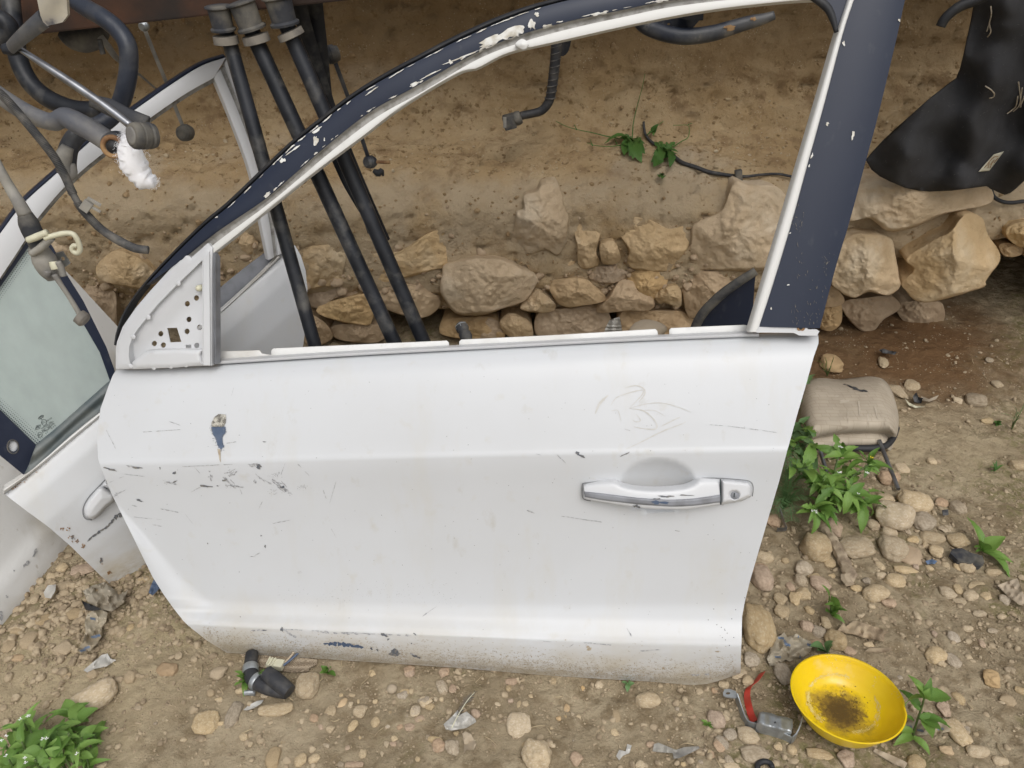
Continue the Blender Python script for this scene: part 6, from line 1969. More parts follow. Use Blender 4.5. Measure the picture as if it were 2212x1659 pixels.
# ------------------------------------------------------------------ things seen through the big window
cb = [on_bank(0, 0)] * 0
cpts = [atY(x, y, 2.02) for x, y in k5([(640, 120), (600, 200), (585, 300), (575, 450), (555, 620), (540, 710), (515, 770), (470, 815), (400, 835), (330, 850), (275, 875)])]
o = thing('sensor_cable', 'black ribbed cable with a plug hanging from above inside the big window', 'cable', cpts[-1])
raw('cable_core', *tube(cpts, [.0135, .013, .0128, .0125, .0115, .0105, .0105], 14, 60), M['cable_dark'], o)
C = polyres(cpts, 80)
wr = []
for i in range(6, 52, 4):
    T_ = Vector(C[i + 1] - C[i - 1]).normalized()
    wr.append(rotV((T_ + Vector((.3, 0, .12))).normalized(), 14, [(.0128, -.0012), (.0142, -.001), (.0142, .001), (.0128, .0012)], Vector(C[i])))
raw('sleeve_winding', *joinm(wr), M['cable'], o)['kind'] = 'stuff'
pc = atY(*k5([(240, 893)])[0], 2.0)
raw('plug', *joinm([box(pc, .032, .028, .036, (Vector((.95, 0, .25)), Vector((0, 1, 0)), Vector((-.25, 0, .95))), .15), rotV(Vector((.9, 0, .35)), 16, [(.017, 0), (.018, .006), (.0155, .016)], pc + Vector((.014, 0, .006)))]), M['bushing'], o, angle=35)
raw('plug_catch', *box(pc + Vector((-.012, -.016, .002)), .008, .004, .026, None), M['palegrey'], o, smooth=False)
o = raw('dark_bracket', *patch(k5([(530, 290), (600, 240), (690, 230), (686, 330), (655, 400), (600, 405)]), lambda x, y, e: atY(x, y, 2.06), 6, .03, tn=Vector((0, -1, 0)), smooth=True), M['blacksteel'], None, angle=40, origin=atY(*k5([(640, 300)])[0], 2.06))
tag(o, 'dark bracket block behind the top of the ribbed cable', 'bracket')
arm = [atY(*p, 1.72) for p in k5([(1170, 100), (1215, 170), (1290, 215), (1400, 250), (1520, 268), (1620, 262), (1750, 240), (1880, 200), (2000, 165), (2100, 140), (2185, 112)])]
o = thing('control_arm', 'curved blue black suspension arm with rust spots hanging at the top of the window', 'suspension arm', arm[5])
raw('arm_bar', *tube(arm, [.016, .0165, .0165, .0165, .016, .0145, .013, .0085], 14, 60, flat=.7), M['dustysteel'], o)
raw('web_plate', *patch(k5([(1300, 140), (1420, 110), (1500, 60), (1665, 60), (1660, 120), (1590, 200), (1500, 240), (1380, 235)]), lambda x, y, e: atY(x, y, 1.735 + .01 * math.sin(x * .1)), 6, .006, tn=Vector((0, -1, 0)), holes=[blob(*k5([(1410, 178)])[0], 3.6, 2.6, 0, 0, 10)]), M['dustysteel'], o, angle=40)
raw('arm_block', *patch(k5([(1480, 80), (1560, 70), (1670, 60), (1660, 150), (1560, 150), (1480, 130)]), lambda x, y, e: atY(x, y, 1.71), 6, .02, tn=Vector((0, -1, 0))), M['blacksteel'], o, angle=40)
abv = BVHTree.FromPolygons(*tube(arm, [.016, .0165, .0165, .0165, .016, .0145, .013, .0085], 14, 60, flat=.7))
raw('rust_patch', *decals([blob(*k5([(x, y)])[0], rx * .294, ry * .294, -15, .5, 14, rr2) for x, y, rx, ry in [(1860, 205, 42, 20), (2030, 140, 18, 14), (1470, 215, 60, 6), (1350, 190, 40, 6)]], abv, .001), M['ochre_rust'], o)
# wire along the ledge with a clip
wp = k5([(1225, 895), (1228, 940), (1240, 990), (1285, 1045), (1350, 1075), (1410, 1105), (1450, 1150), (1510, 1195), (1600, 1225), (1700, 1262), (1800, 1280), (1900, 1292), (1980, 1296), (2100, 1282), (2212, 1278), (2330, 1300)])
W_ = [on_bank(x, y, .012) for x, y in wp]
o = thing('black_wire', 'thin black wire lying along the earth ledge behind the window', 'wire', W_[11])
raw('wire_core', *tube(W_, [.0035, .0042, .005, .0055, .0055, .004, .0032, .0036], 8, 80), M['cable_dark'], o)
c_ = on_bank(*k5([(1922, 1300)])[0], .02)
raw('wire_clip', *joinm([box(c_, .018, .012, .038, (Vector((.97, 0, .2)), Vector((0, 1, 0)), Vector((-.2, 0, .97)))), box(c_ + Vector((.006, -.004, -.018)), .026, .014, .008, None)]), M['bushing'], o, angle=35)
# quarter pane with rubber run channel leaning behind the sill
qa = k6([(1560, 1250), (1605, 1110), (1660, 1010), (1730, 935), (1800, 870), (1880, 810), (1950, 762), (2050, 700)])
o = thing('quarter_window', 'dark quarter window with a curved rubber rim leaning behind the sill', 'quarter window', atY(*qa[1], 1.40))
raw('rubber_rim', *tube([atY(x, y, 1.40) for x, y in qa], [.0095, .010, .0105, .0105, .010, .009], 12, 50, flat=.8), M['bushing'], o)
raw('pane', *patch(qa + k6([(2040, 800), (2020, 1100), (2000, 1260)]), lambda x, y, e: atY(x, y, 1.41), 25, .004, tn=Vector((0, -1, 0))), M['navy'], o, smooth=False)
# fitting standing behind the sill
f0 = atY(1010, 735, 1.32); f1 = atY(990, 690, 1.36)
o = thing('pipe_fitting', 'small dusty hex fitting poking up behind the sill', 'fitting', f0)
ax_ = (f1 - f0).normalized()
raw('body', *rotV(ax_, 14, [(.009, -.04), (.010, 0), (.0125, .006), (.0125, .016), (.010, .020), (.013, .026), (.013, .034), (.009, .037), (.008, .041)], f0), M['bushing'], o, angle=35)
raw('hex_nut', *rotV(ax_, 6, [(.0125, .0285), (.013, .029), (.013, .0365), (.0115, .0375)], f0), M['steel'], o, smooth=False)
raw('socket', *rotV(ax_, 12, [(.0075, .0378), (.0075, .0412), (.005, .0414)], f0), M['ring'], o)
# crumpled paper behind the sill
o = raw('paper_scrap', *patch(k6([(925, 1190), (945, 1120), (975, 1060), (1048, 1038), (1062, 1100), (1072, 1190)]), lambda x, y, e: atY(x, y, 1.45 + .008 * math.sin(x * .35) + .004 * math.sin(y * .8)), 4, .0008, tn=Vector((0, -1, 0))), M['paper'], None, angle=30, origin=atY(*k6([(1000, 1190)])[0], 1.45))
tag(o, 'small crumpled grey paper scrap standing behind the sill', 'paper')
for lab, x, y, rx, ry, Yd, kind in [('pale grey lump behind the sill beside the paper scrap', 1250, 1150, 140, 60, 1.50, 'cobble_grey')]:
    (cx, cy), = k6([(x, y)])
    p = atY(cx, cy, Yd); s = mpp(p)
    V_, F_ = rockverts(4, 77, 10, 8, .06)
    o = raw('stone', V_ * np.array([rx * .294 * s, .04, ry * .294 * s]) + np.array(p), F_, M[kind], None, origin=p)
    tag(o, lab, 'stone')

# ------------------------------------------------------------------ black felt hanging at the right
fe = [(2108, -90), (2108, 0), (2102, 35), (2092, 80), (2084, 118), (2076, 150), (2068, 170), (2055, 179), (2010, 214), (1970, 250), (1938, 278), (1911, 303), (1886, 330), (1872, 347), (1884, 368), (1900, 381), (1920, 391), (1955, 406), (1985, 412), (2008, 414), (2055, 412), (2095, 407), (2131, 402), (2142, 408), (2155, 415), (2170, 421), (2182, 417), (2193, 409), (2203, 400), (2212, 391), (2300, 350), (2420, 300), (2430, 100), (2420, -90)]


def felt(x, y, e):
    f = .030 * math.sin((x - 2100) * .045 + (y - 200) * .012) + .012 * math.sin((x * .6 - y * .8) * .05)
    # stiff fold running from the neck to the left tip
    dist_ = ((x - 2100) * .62 + (y - 170) * .78)
    f += .022 * math.exp(-((dist_ - 40) / 40) ** 2)
    f += .006 * vnoise(np.array([[x * .03, y * .03, 0]]), 5)[0]
    f -= .010 * math.exp(-e / 9)
    return atY(x, y, 1.78 - f + max(0, (y - 380)) * .0004)


V, F = patch(fe, felt, 7, .006, tn=Vector((0, -1, 0)))
FE = thing('felt_liner', 'black felt arch liner hanging at the upper right', 'felt liner', atY(2150, 400, 1.78))
raw('felt_sheet', V, F, M['felt'], FE)
bvf = BVHTree.FromPolygons(V, F)
ln = []
for _ in range(260):
    x, y = crng.uniform(1890, 2212), crng.uniform(20, 400)
    ln.append(blob(x, y, crng.uniform(.8, 3.5), crng.uniform(.2, .45), crng.uniform(-80, 80), .3, 6, crng))
raw('lint', *decals(ln, bvf, .001), M['feltlint'], FE)['kind'] = 'stuff'
raw('frayed_strands', *joinm([tube([drape_fn(bvf, .004)(x, y) for x, y in k7(p)], .0014, 6, 20) for p in
                             [[(1945, 40), (1950, 100), (1935, 170), (1945, 230), (1920, 270)], [(1935, 170), (1915, 230)], [(1900, 625), (1930, 650), (1950, 680), (1940, 705), (1915, 712)], [(2040, 830), (2080, 800), (2110, 770), (2120, 700)], [(2090, 810), (2140, 760), (2150, 640)], [(2120, 600), (2140, 700), (2160, 780)], [(2150, 780), (2170, 700)]]]), M['mudstain'], FE)['kind'] = 'stuff'
tg = k7([(1832, 1258), (1945, 1130), (2020, 1108), (1912, 1250)])
tf = drape_fn(bvf, .002)
tg_o = raw('sewn_tag', *patch(tg, lambda x, y, e: (tf(x, y) or atY(x, y, 1.7)) + Vector((0, -.002, 0)), 5, .001, tn=Vector((0, -1, 0))), M['tagm'], FE)
pf = drape_fn(bvf, .0055)
raw('tag_print', *joinm([tube([pf(x, y) for x, y in k7(p)], .0009, 5, 8) for p in [[(1870, 1225), (1935, 1150), (1975, 1140)], [(1895, 1228), (1905, 1190)], [(1910, 1228), (1930, 1180)], [(1940, 1190), (1975, 1150)], [(1915, 1205), (1945, 1165)]]]), M['ochre_rust'], tg_o)
hz = [atY(*p, 1.70) for p in k7([(1900, -40), (1800, 8), (1740, 30), (1680, 62), (1625, 105), (1585, 150), (1562, 195)])]
o = raw('rubber_hose', *tube(hz, [.011, .011, .0105, .010, .0098, .0095], 14, 40), M['rubber'], None, origin=hz[-1])
tag(o, 'bent matte black hose end beside the felt liner', 'hose')
bw = [on_bank(x, y, .03) for x, y in k7([(1935, 1375), (1940, 1420), (1965, 1455), (2020, 1482), (2090, 1488), (2175, 1478), (2300, 1470)])]
o = raw('black_wire', *tube(bw, .005, 8, 40), M['rubber'], None, origin=bw[0])
tag(o, 'loop of black wire below the felt liner at the right edge', 'wire')
bw = [on_bank(x, y, .03) for x, y in k7([(1920, 1478), (1990, 1474), (2060, 1490), (2180, 1500)])]

# ------------------------------------------------------------------ headrest
ho = r1([(548, 560), (520, 400), (545, 260), (610, 205), (700, 196), (800, 205), (900, 196), (1000, 186), (1070, 186), (1140, 205), (1190, 260), (1220, 330), (1245, 420), (1256, 500), (1250, 580), (1230, 620), (1150, 604), (1000, 602), (850, 612), (700, 632), (600, 645)])
HZ0 = .045
HR = thing('headrest', 'beige patterned cloth headrest lying on the dirt with its metal posts out', 'headrest', atZ(1860, 930, 0))


def hz_(x, y, e):
    u = min(1, e / 40)
    z = .045 + .058 * (1 - (1 - u) ** 2.2) ** .6 + .0012 * math.sin(x * .05 + 1) * math.sin(y * .06)
    # gathered hem at the bottom
    yb_ = np.interp(x, [1734, 1860, 1940], [945, 938, 940])
    z += .0008 * math.sin(x * .9) * math.exp(-abs(y - yb_) / 10)
    return atZ(x, y, z)


V, F = patch(ho, hz_, 3.2, .05, tn=Vector((0, 0, 1)), smooth=True)
raw('cushion', V, F, M['headrest'], HR, angle=60)
bvr = BVHTree.FromPolygons(V, F)
M['lining'] = mat('brown_lining', (.17, .125, .08), (.11, .08, .05), 20, .9)
un = r1([(600, 640), (620, 650), (800, 622), (1000, 606), (1150, 606), (1205, 612), (1208, 645), (1160, 690), (1100, 690), (900, 706), (720, 712), (640, 700)])
raw('underside', *patch(un, lambda x, y, e: atZ(x, y, .012 + .022 * min(1, e / 8)), 5, .012, tn=Vector((0, 0, 1))), M['lining'], HR, angle=60)
hm = r1([(1240, 615), (1215, 640), (1180, 672), (1150, 690)])
raw('dark_hem', *tube([atZ(x, y, .035) for x, y in r1([(1248, 560), (1228, 612), (1205, 650), (1150, 698), (1050, 712), (900, 712), (760, 722), (640, 706)])], [.005, .0075, .009, .007, .005], 10, 40), M['rubber'], HR)
raw('burn_hole', *decals([blob(*r1([(x, y)])[0], rx * .294, ry * .294, a, .5, 16, rr2) for x, y, rx, ry, a in [(918, 266, 34, 9, 20), (975, 288, 45, 9, 12), (858, 244, 10, 3, 10)]], bvr, .001), M['charcoal'], HR)
rfn = drape_fn(bvr, .0012)
bmk = [blob(*r1([(x, y)])[0], rx * .294, ry * .294, a, .4, 12, rr2) for x, y, rx, ry, a in [(965, 420, 8, 50, -5), (1030, 500, 6, 55, 0), (1090, 450, 7, 50, -12), (880, 480, 5, 40, 0), (850, 370, 35, 12, 0), (800, 330, 12, 10, 0), (1150, 560, 5, 40, 0)]]
M['creasem'] = mat('pale_cloth_wear', (.50, .44, .355), (.44, .385, .305), 60, .95)
raw('worn_creases', *decals(bmk, bvr, .0008), M['creasem'], HR)['kind'] = 'stuff'
for a, b in [((1112, 655), (1252, 1012)), ((672, 700), (752, 985))]:
    (x0, y0), (x1, y1) = r1([a, b])
    p0, p1 = atZ(x0, y0, .045), atZ(x1, y1, .014)
    raw('metal_post', *tube([p0, (p0 + p1) / 2, p1], .0048, 16, 12, False), M['chrome'], HR, angle=50)

# ------------------------------------------------------------------ yellow bowl
bc = atZ(1831, 1504, .066)
_d = -ray(1831, 1504).normalized(); _r = (RIGHT - _d * RIGHT.dot(_d)).normalized(); _u = _d.cross(_r)
bn_ = (_d * .72 + (_r * .42 + _u * .906) * .694).normalized()
BR = 0
# rim ellipse measured: x 1710..1952, y 1413..1595
s = mpp(bc); RAD = 116 * s
BW = thing('plastic_bowl', 'bright yellow plastic bowl with dried brown residue on the gravel', 'bowl', (bc.x, bc.y, 0))
prof_ = [(.0, -.52), (.30, -.52), (.50, -.515), (.66, -.49), (.72, -.44), (.75, -.41), (.86, -.25), (.94, -.10), (.975, .0), (1.0, .012), (1.012, .010), (1.012, -.004), (.985, -.012), (.955, -.09), (.89, -.24), (.80, -.42), (.75, -.50), (.68, -.55), (.52, -.555), (.50, -.535), (.0, -.535)]
inner_n = 10


def bowl_mesh(prf, seg=96, off=0, notch=True):
    a = bn_.orthogonal(); a = Vector((1, 0, 0)) - bn_ * bn_.x; a.normalize(); b = bn_.cross(a)
    V_ = []; F_ = []
    rb = random.Random(2)
    for (rr_, hh_) in prf:
        for k in range(seg):
            th = 2 * math.pi * k / seg
            warp = 1 + .012 * math.sin(2 * th + 1) if rr_ > .5 else 1
            q_ = rr_ * RAD * warp
            h_ = hh_ * RAD * .95
            if notch and rr_ > .96 and abs(th - 6.05) < .14:
                q_ *= 1 - .02 * math.sin((th - 5.9) * 40) ** 2; 
            V_.append(bc + a * (q_ * math.cos(th)) + b * (q_ * math.sin(th)) + bn_ * (h_ + off))
    for i in range(len(prf) - 1):
        for k in range(seg):
            k2_ = (k + 1) % seg
            F_.append((i * seg + k, i * seg + k2_, (i + 1) * seg + k2_, (i + 1) * seg + k))
    return V_, F_


pp = polyres(prof_, 64, False)
Vb, Fb = bowl_mesh(pp)
_y = M['yellow']; _N, _L = _y.node_tree.nodes, _y.node_tree.links; _p = _N['Principled BSDF']
_g = _N.new('ShaderNodeNewGeometry'); _dd = _N.new('ShaderNodeVectorMath'); _dd.operation = 'DISTANCE'
_c0 = bc - bn_ * (RAD * .50) + Vector((0, .004, 0)); _dd.inputs[1].default_value = _c0; _L.new(_g.outputs['Position'], _dd.inputs[0])
_old = _p.inputs['Base Color'].links[0].from_socket
for _sc, _amp, _r0, _r1, _col in ((26, .050, .30, .66, (.40, .27, .03)), (60, .045, .24, .50, (.20, .125, .025)), (110, .050, .12, .42, (.105, .065, .018))):
    _n = _N.new('ShaderNodeTexNoise'); _n.inputs['Scale'].default_value = _sc; _n.inputs['Detail'].default_value = 8; _n.inputs['Roughness'].default_value = .7
    _L.new(_g.outputs['Position'], _n.inputs['Vector'])
    _m = _N.new('ShaderNodeMath'); _m.operation = 'MULTIPLY_ADD'; _m.inputs[1].default_value = _amp * 2.4; _L.new(_n.outputs['Fac'], _m.inputs[0]); _L.new(_dd.outputs['Value'], _m.inputs[2])
    _r = _N.new('ShaderNodeMapRange'); _r.interpolation_type = 'SMOOTHSTEP'
    _o = _amp * 1.2
    for _k, _v in (('From Min', _r0 * RAD + _o), ('From Max', _r1 * RAD + _o), ('To Min', 1), ('To Max', 0)):
        _r.inputs[_k].default_value = _v
    _L.new(_m.outputs[0], _r.inputs['Value'])
    _x = _N.new('ShaderNodeMix'); _x.data_type = 'RGBA'; _L.new(_r.outputs[0], _x.inputs[0]); _L.new(_old, _x.inputs[6]); _x.inputs[7].default_value = (*_col, 1)
    _old = _x.outputs[2]
_L.new(_old, _p.inputs['Base Color'])
raw('bowl_shell', Vb, Fb, M['yellow'], BW, angle=60)
bvb = BVHTree.FromPolygons(Vb, Fb)
rb = random.Random(6)
cx, cy = r2([(1052, 898)])[0]
# residue: one ragged crust and crumbs
res_fn = drape_fn(bvb, .0008)
crust = []
crumbs = []
for _ in range(220):
    a = rb.uniform(0, 6.28); rr_ = abs(rb.gauss(0, .65))
    x, y = cx + 2 + math.cos(a) * 48 * rr_ + math.sin(a) * 5, cy + 4 + math.sin(a) * 38 * rr_
    s_ = rb.uniform(.4, 1.3)
    crumbs.append(blob(x, y, s_ * 1.3, s_, rb.uniform(0, 180), .5, 7, rb))
raw('residue_crumbs', *decals(crumbs, bvb, .0006), M['residue'], BW)['kind'] = 'stuff'
dust = []
M['bowl_dust'] = mat('pale_dried_scale', (.72, .60, .22), (.66, .50, .12), 90, .8)
for _ in range(420):
    a = rb.choice([rb.uniform(-.4, 1.4), rb.uniform(3.6, 5.0), rb.uniform(2.3, 3.4)])
    rr_ = rb.gauss(1, .035)
    x, y = cx + 2 + math.cos(a) * 76 * rr_ + math.sin(a) * 8, cy - 4 + math.sin(a) * 62 * rr_ + math.cos(a) * 10
    dust.append(blob(x, y, rb.uniform(1, 4), rb.uniform(.4, 1.0), math.degrees(a) + 90, .5, 7, rb))
for x, y in [(950, 590), (1090, 620), (1240, 780), (1395, 830), (1000, 625), (1260, 720)]:
    for _ in range(7):
        (qx, qy), = r2([(x + rb.gauss(0, 18), y + rb.gauss(0, 14))])
        dust.append(blob(qx, qy, rb.uniform(.7, 2), rb.uniform(.4, 1.2), rb.uniform(0, 180), .5, 7, rb))
raw('pale_scale', *decals(dust, bvb, .0005), M['bowl_dust'], BW)['kind'] = 'stuff'

# ------------------------------------------------------------------ metal bracket, red strip, films, wood
MB_ = thing('metal_bracket', 'galvanised steel bracket lying left of the yellow bowl', 'bracket', atZ(*r2([(600, 1010)])[0], 0))


def ribbon(px_pts, w_, thick, up=Vector((0, 0, 1)), conv=r2, n=40):
    P_ = polyres([tuple(atZ(*conv([p[:2]])[0], p[2])) for p in px_pts], n, True)
    V_ = []; F_ = []
    for i in range(n):
        a = Vector(P_[min(i + 1, n - 1)] - P_[max(i - 1, 0)]).normalized()
        sd_ = up; nn_ = a.cross(sd_).normalized()
        c0 = Vector(P_[i])
        for (u, v) in ((-.5, -.5), (.5, -.5), (.5, .5), (-.5, .5)):
            V_.append(c0 + sd_ * (w_ * u) + nn_ * (thick * v))
    for i in range(n - 1):
        for k in range(4):
            k2_ = (k + 1) % 4
            F_.append((i * 4 + k, i * 4 + k2_, (i + 1) * 4 + k2_, (i + 1) * 4 + k))
    F_ += [(0, 1, 2, 3), tuple((n - 1) * 4 + k for k in (3, 2, 1, 0))]
    return V_, F_


eye_p = r2([(322, 820)])[0]
raw('eye_tab', *patch(r2([(290, 815), (300, 795), (330, 792), (372, 808), (384, 840), (372, 852), (310, 845), (292, 835)]), lambda x, y, e: atZ(x, y, .022), 4, .002, holes=[blob(*eye_p, 5, 3, 0, 0, 12)], tn=Vector((0, 0, 1))), M['steel'], MB_, angle=40)
raw('long_arm', *ribbon([(376, 842, .020), (390, 885, .016), (410, 945, .012), (432, 1000, .010), (455, 1022, .010), (520, 1040, .011), (620, 1075, .012), (725, 1120, .012)], .018, .0018), M['steel'], MB_, angle=30)
raw('short_arm', *ribbon([(728, 1120, .014), (750, 1100, .018), (775, 1050, .024), (792, 990, .028)], .020, .0018), M['steel'], MB_, angle=30)
bxp = r2([(512, 990), (520, 945), (540, 938), (600, 948), (640, 965), (700, 975), (735, 990), (735, 1030), (728, 1072), (660, 1058), (580, 1038), (507, 1015)])


def bxd(x, y, e):
    (ox, oy), = r2([(540, 0)])
    t = (x - bxp[0][0]) / (bxp[6][0] - bxp[0][0])
    return atZ(x, y, .026 + .006 * (abs(math.sin(t * 6.28 + .6)) ** 3) * .8 + .003 * min(1, e / 4))


raw('pressed_saddle', *patch(bxp, bxd, 2.8, .022, tn=Vector((0, 0, 1)), holes=[blob(*r2([(622, 1006)])[0], 2.6, 2.2, 0, 0, 10)]), M['steel'], MB_, angle=40)
o = raw('red_strip', *ribbon([(540, 690, .012), (500, 745, .010), (452, 790, .012), (444, 850, .008), (456, 910, .010), (470, 960, .008), (492, 1000, .012)], .012, .001, Vector((.75, .1, .5)).normalized()), M['red'], None, angle=40, origin=atZ(*r2([(450, 820)])[0], 0))
tag(o, 'twisted strip of red plastic left of the yellow bowl', 'plastic strip')


def sheet(name, pts, conv, m, label, cat, z0=.004, amp=.006, fr=.12, thick=.0006, step=4, group=None, tilt=None):
    P_ = conv(pts)
    cx_, cy_ = np.mean(np.array(P_), 0)
    g_ = atZ(cx_, cy_, 0)
    sd_ = hash(label) % 97 if False else sum(map(ord, label)) % 97

    def pf_(x, y, e):
        q_ = atZ(x, y, z0)
        z = z0 + float(gh(q_.x, q_.y)[0]) + amp * (.5 + .5 * math.sin(x * fr + sd_) * math.sin(y * fr * 1.3 + sd_ * 2)) + .5 * amp * vnoise(np.array([[x * .12, y * .12, sd_]]), 3)[0]
        if tilt:
            z += tilt(x, y)
        return atZ(x, y, z)
    o_ = raw(name, *patch(P_, pf_, step, thick, tn=Vector((0, 0, 1))), m if not isinstance(m, str) else M[m], None, angle=35, origin=g_)
    tag(o_, label, cat, group)
    return o_


fs = sheet('plastic_sheet', [(570, 600), (590, 540), (612, 470), (660, 450), (680, 430), (700, 462), (760, 440), (800, 470), (850, 490), (862, 520), (840, 560), (790, 600), (760, 590), (720, 620), (690, 605), (640, 640), (590, 645)], r2, 'plasticfilm', 'torn dirty plastic film with blue print above left of the bowl', 'plastic film', .006, .012)
fs2 = sheet('plastic_sheet', [(1425, 1030), (1500, 985), (1600, 1000), (1700, 978), (1765, 990), (1785, 1030), (1740, 1065), (1640, 1085), (1490, 1090)], r2, 'plasticfilm', 'torn plastic film under the weed right of the bowl', 'plastic film', .004, .008)


def prints(sheet_o, spots, conv, rr_):
    loc_ = sheet_o.location
    bv_ = BVHTree.FromPolygons([loc_ + v.co for v in sheet_o.data.vertices], [tuple(p.vertices) for p in sheet_o.data.polygons])
    ps = []
    for x, y, a in spots:
        for k in range(5):
            (cx_, cy_), = conv([(x + (k - 2) * 8 * math.cos(R(a)), y + (k - 2) * 8 * math.sin(R(a)))])
            ps.append(blob(cx_, cy_, 3.2, 1.0, a + 70, .2, 8, rr_))
    dc = decals(ps, bv_, .0006)
    if dc:
        raw('blue_print', *dc, M['blueprint'], sheet_o)


prints(fs, [(660, 470, 10), (700, 510, 15), (640, 590, 5), (785, 465, 20), (800, 590, 0), (845, 515, 20), (690, 500, 60)], r2, rb)
prints(fs2, [(1475, 1035, 0), (1550, 1060, 10), (1680, 1050, -5), (1470, 1060, 20)], r2, rb)
fs3 = sheet('plastic_sheet', [(600, 600), (640, 575), (700, 568), (740, 590), (730, 650), (700, 690), (705, 740), (670, 800), (620, 850), (560, 870), (530, 850), (570, 790), (590, 720), (582, 650)], b5, 'plasticfilm', 'torn pale wrapper with blue print in the rubble at the left', 'plastic film', .012, .016)
prints(fs3, [(650, 755, -5), (680, 748, -5), (600, 830, -20), (570, 850, -20), (640, 630, 10)], b5, rb)
sheet('plastic_sheet', [(575, 985), (640, 930), (700, 880), (740, 870), (760, 905), (800, 915), (730, 960), (650, 975), (600, 1000)], b5, 'paper', 'flat pale paper scrap in the dirt above the largest cobble', 'paper', .004, .008)
sheet('plastic_sheet', [(570, 440), (640, 400), (720, 380), (800, 440), (860, 450), (880, 430), (850, 520), (770, 580), (660, 560), (600, 510)], b5, 'plasticfilm', 'crumpled pale film under the corner of the tipped door', 'plastic film', .010, .020)
sheet('plastic_sheet', [(300, 450), (330, 400), (385, 395), (380, 440), (350, 490), (310, 485)], b5, 'paper', 'small pale flake leaning in the rubble left of the wrapper', 'paper', .014, .014)
sheet('rubber_scrap', [(560, 505), (620, 530), (700, 565), (640, 575), (590, 570)], b5, 'rubber', 'dark rubber flap sticking out of the rubble at the left', 'rubber scrap', .016, .010)
# tool tip by the door edge
sheet('triangular_scrap', [(1065, 345), (1100, 420), (1050, 470), (1022, 450), (1040, 400)], b5, 'bluechip', 'dark blue triangular scrap under the front edge of the big door', 'plastic scrap', .02, .012)

ws = r1([(700, 1290), (740, 1330), (790, 1420), (840, 1520), (900, 1640), (925, 1659)])
W_ = [atZ(x, y, .016) for x, y in ws + r2([(1050, 20), (1075, 80), (1098, 125)])[1:]]
sk_ = raw('wooden_stick', *tube(W_, [.007, .0095, .011, .0115, .012, .0115, .010], 6, 30, flat=.55, wob=.10), M['wood'], None, angle=35, origin=W_[3])
tag(sk_, 'weathered wooden stick lying between cobbles below the weed', 'stick')
sheet('wood_shard', [(1020, 420), (1060, 370), (1075, 395), (1110, 365), (1140, 356), (1200, 375), (1290, 405), (1345, 428), (1320, 445), (1318, 488), (1250, 470), (1190, 462), (1130, 440)], r2, 'wood', 'grey splintered wood shard above the yellow bowl', 'wood shard', .008, .008, .1, .003)
sheet('wood_shard', [(1200, 548), (1225, 532), (1300, 534), (1362, 528), (1366, 545), (1290, 556)], r2, 'wood', 'thin wood splinter right of the cream white cobble', 'wood shard', .006, .002, .1, .003)
sheet('wood_shard', [(1248, 1190), (1262, 1172), (1340, 1205), (1420, 1240), (1468, 1265), (1452, 1298), (1380, 1268), (1300, 1220)], r2, 'cardboard', 'flat cardboard strip below the yellow bowl near the bottom edge', 'cardboard', .006, .004, .1, .002)
sheet('cardboard_piece', [(2045, 130), (2110, 105), (2170, 86), (2200, 170), (2260, 270), (2180, 250), (2110, 200)], r2, 'cardboard', 'dull brown cardboard corner at the right edge', 'cardboard', .010, .010, .06, .002)
sheet('painted_strip', [(1702, 838), (1712, 790), (1740, 780), (1860, 830), (1920, 810), (2015, 805), (2020, 818), (1960, 850), (1880, 885), (1845, 888), (1838, 850), (1760, 845)], b3, 'palegrey', 'bent strip with flaking grey paint in front of the door', 'painted strip', .006, .006, .1, .001)
lf = sheet('dry_leaf', [(285, 655), (345, 600), (380, 560), (400, 590), (440, 570), (500, 620), (505, 640), (440, 680), (340, 698), (300, 690)], b3, 'paper', 'crumpled pale dry leaf with a dark quill on it below the door', 'dry leaf', .008, .012)
fq = [atZ(*p, .022) for p in b3([(340, 680), (375, 610), (410, 550), (450, 490), (495, 440)])]
o = thing('feather', 'broken dark tipped feather stuck on the dry leaf', 'feather', fq[0])
raw('quill', *tube(fq, [.0012, .0009, .0005], 6, 16), M['cream'], o)
barb = []
Cq = polyres(fq, 24)
for i in range(7, 24):
    for sg in (-1, 1):
        if rb.random() < .25:
            continue
        b_ = Vector(Cq[i]); T_ = Vector(Cq[min(i + 1, 23)] - Cq[i - 1]).normalized(); nn_ = T_.cross(Vector((0, 0, 1))).normalized() * sg
        L_ = .012 * (1 - abs(i - 14) / 16)
        e_ = b_ + (nn_ * .6 + T_ * .8).normalized() * L_ + Vector((0, 0, rb.uniform(-.002, .003)))
        ww = T_ * .0011
        barb.append(([b_ - ww, b_ + ww, e_ + ww * .4, e_ - ww * .4], [(0, 1, 2, 3)]))
raw('vane', *joinm(barb), M['cable'], o)['kind'] = 'stuff'
sheet('grey_wrapper', [(412, 720), (430, 703), (470, 722), (508, 790), (490, 830), (440, 828), (420, 855), (425, 790)], b3, 'cobble_grey', 'folded grey wrapper scrap beside the grey tan pebble', 'paper', .008, .008)
sheet('small_feather', [(680, 790), (720, 755), (780, 725), (830, 715), (815, 740), (760, 775), (710, 792)], b4, 'paper', 'small pale feather above the long flat oval stone', 'feather', .005, .006)
sheet('torn_film', [(1455, 870), (1475, 830), (1520, 840), (1530, 790), (1560, 800), (1545, 850), (1500, 870), (1475, 900)], b3, 'paper', 'shredded grey film scrap near the bottom centre right', 'plastic film', .003, .006)
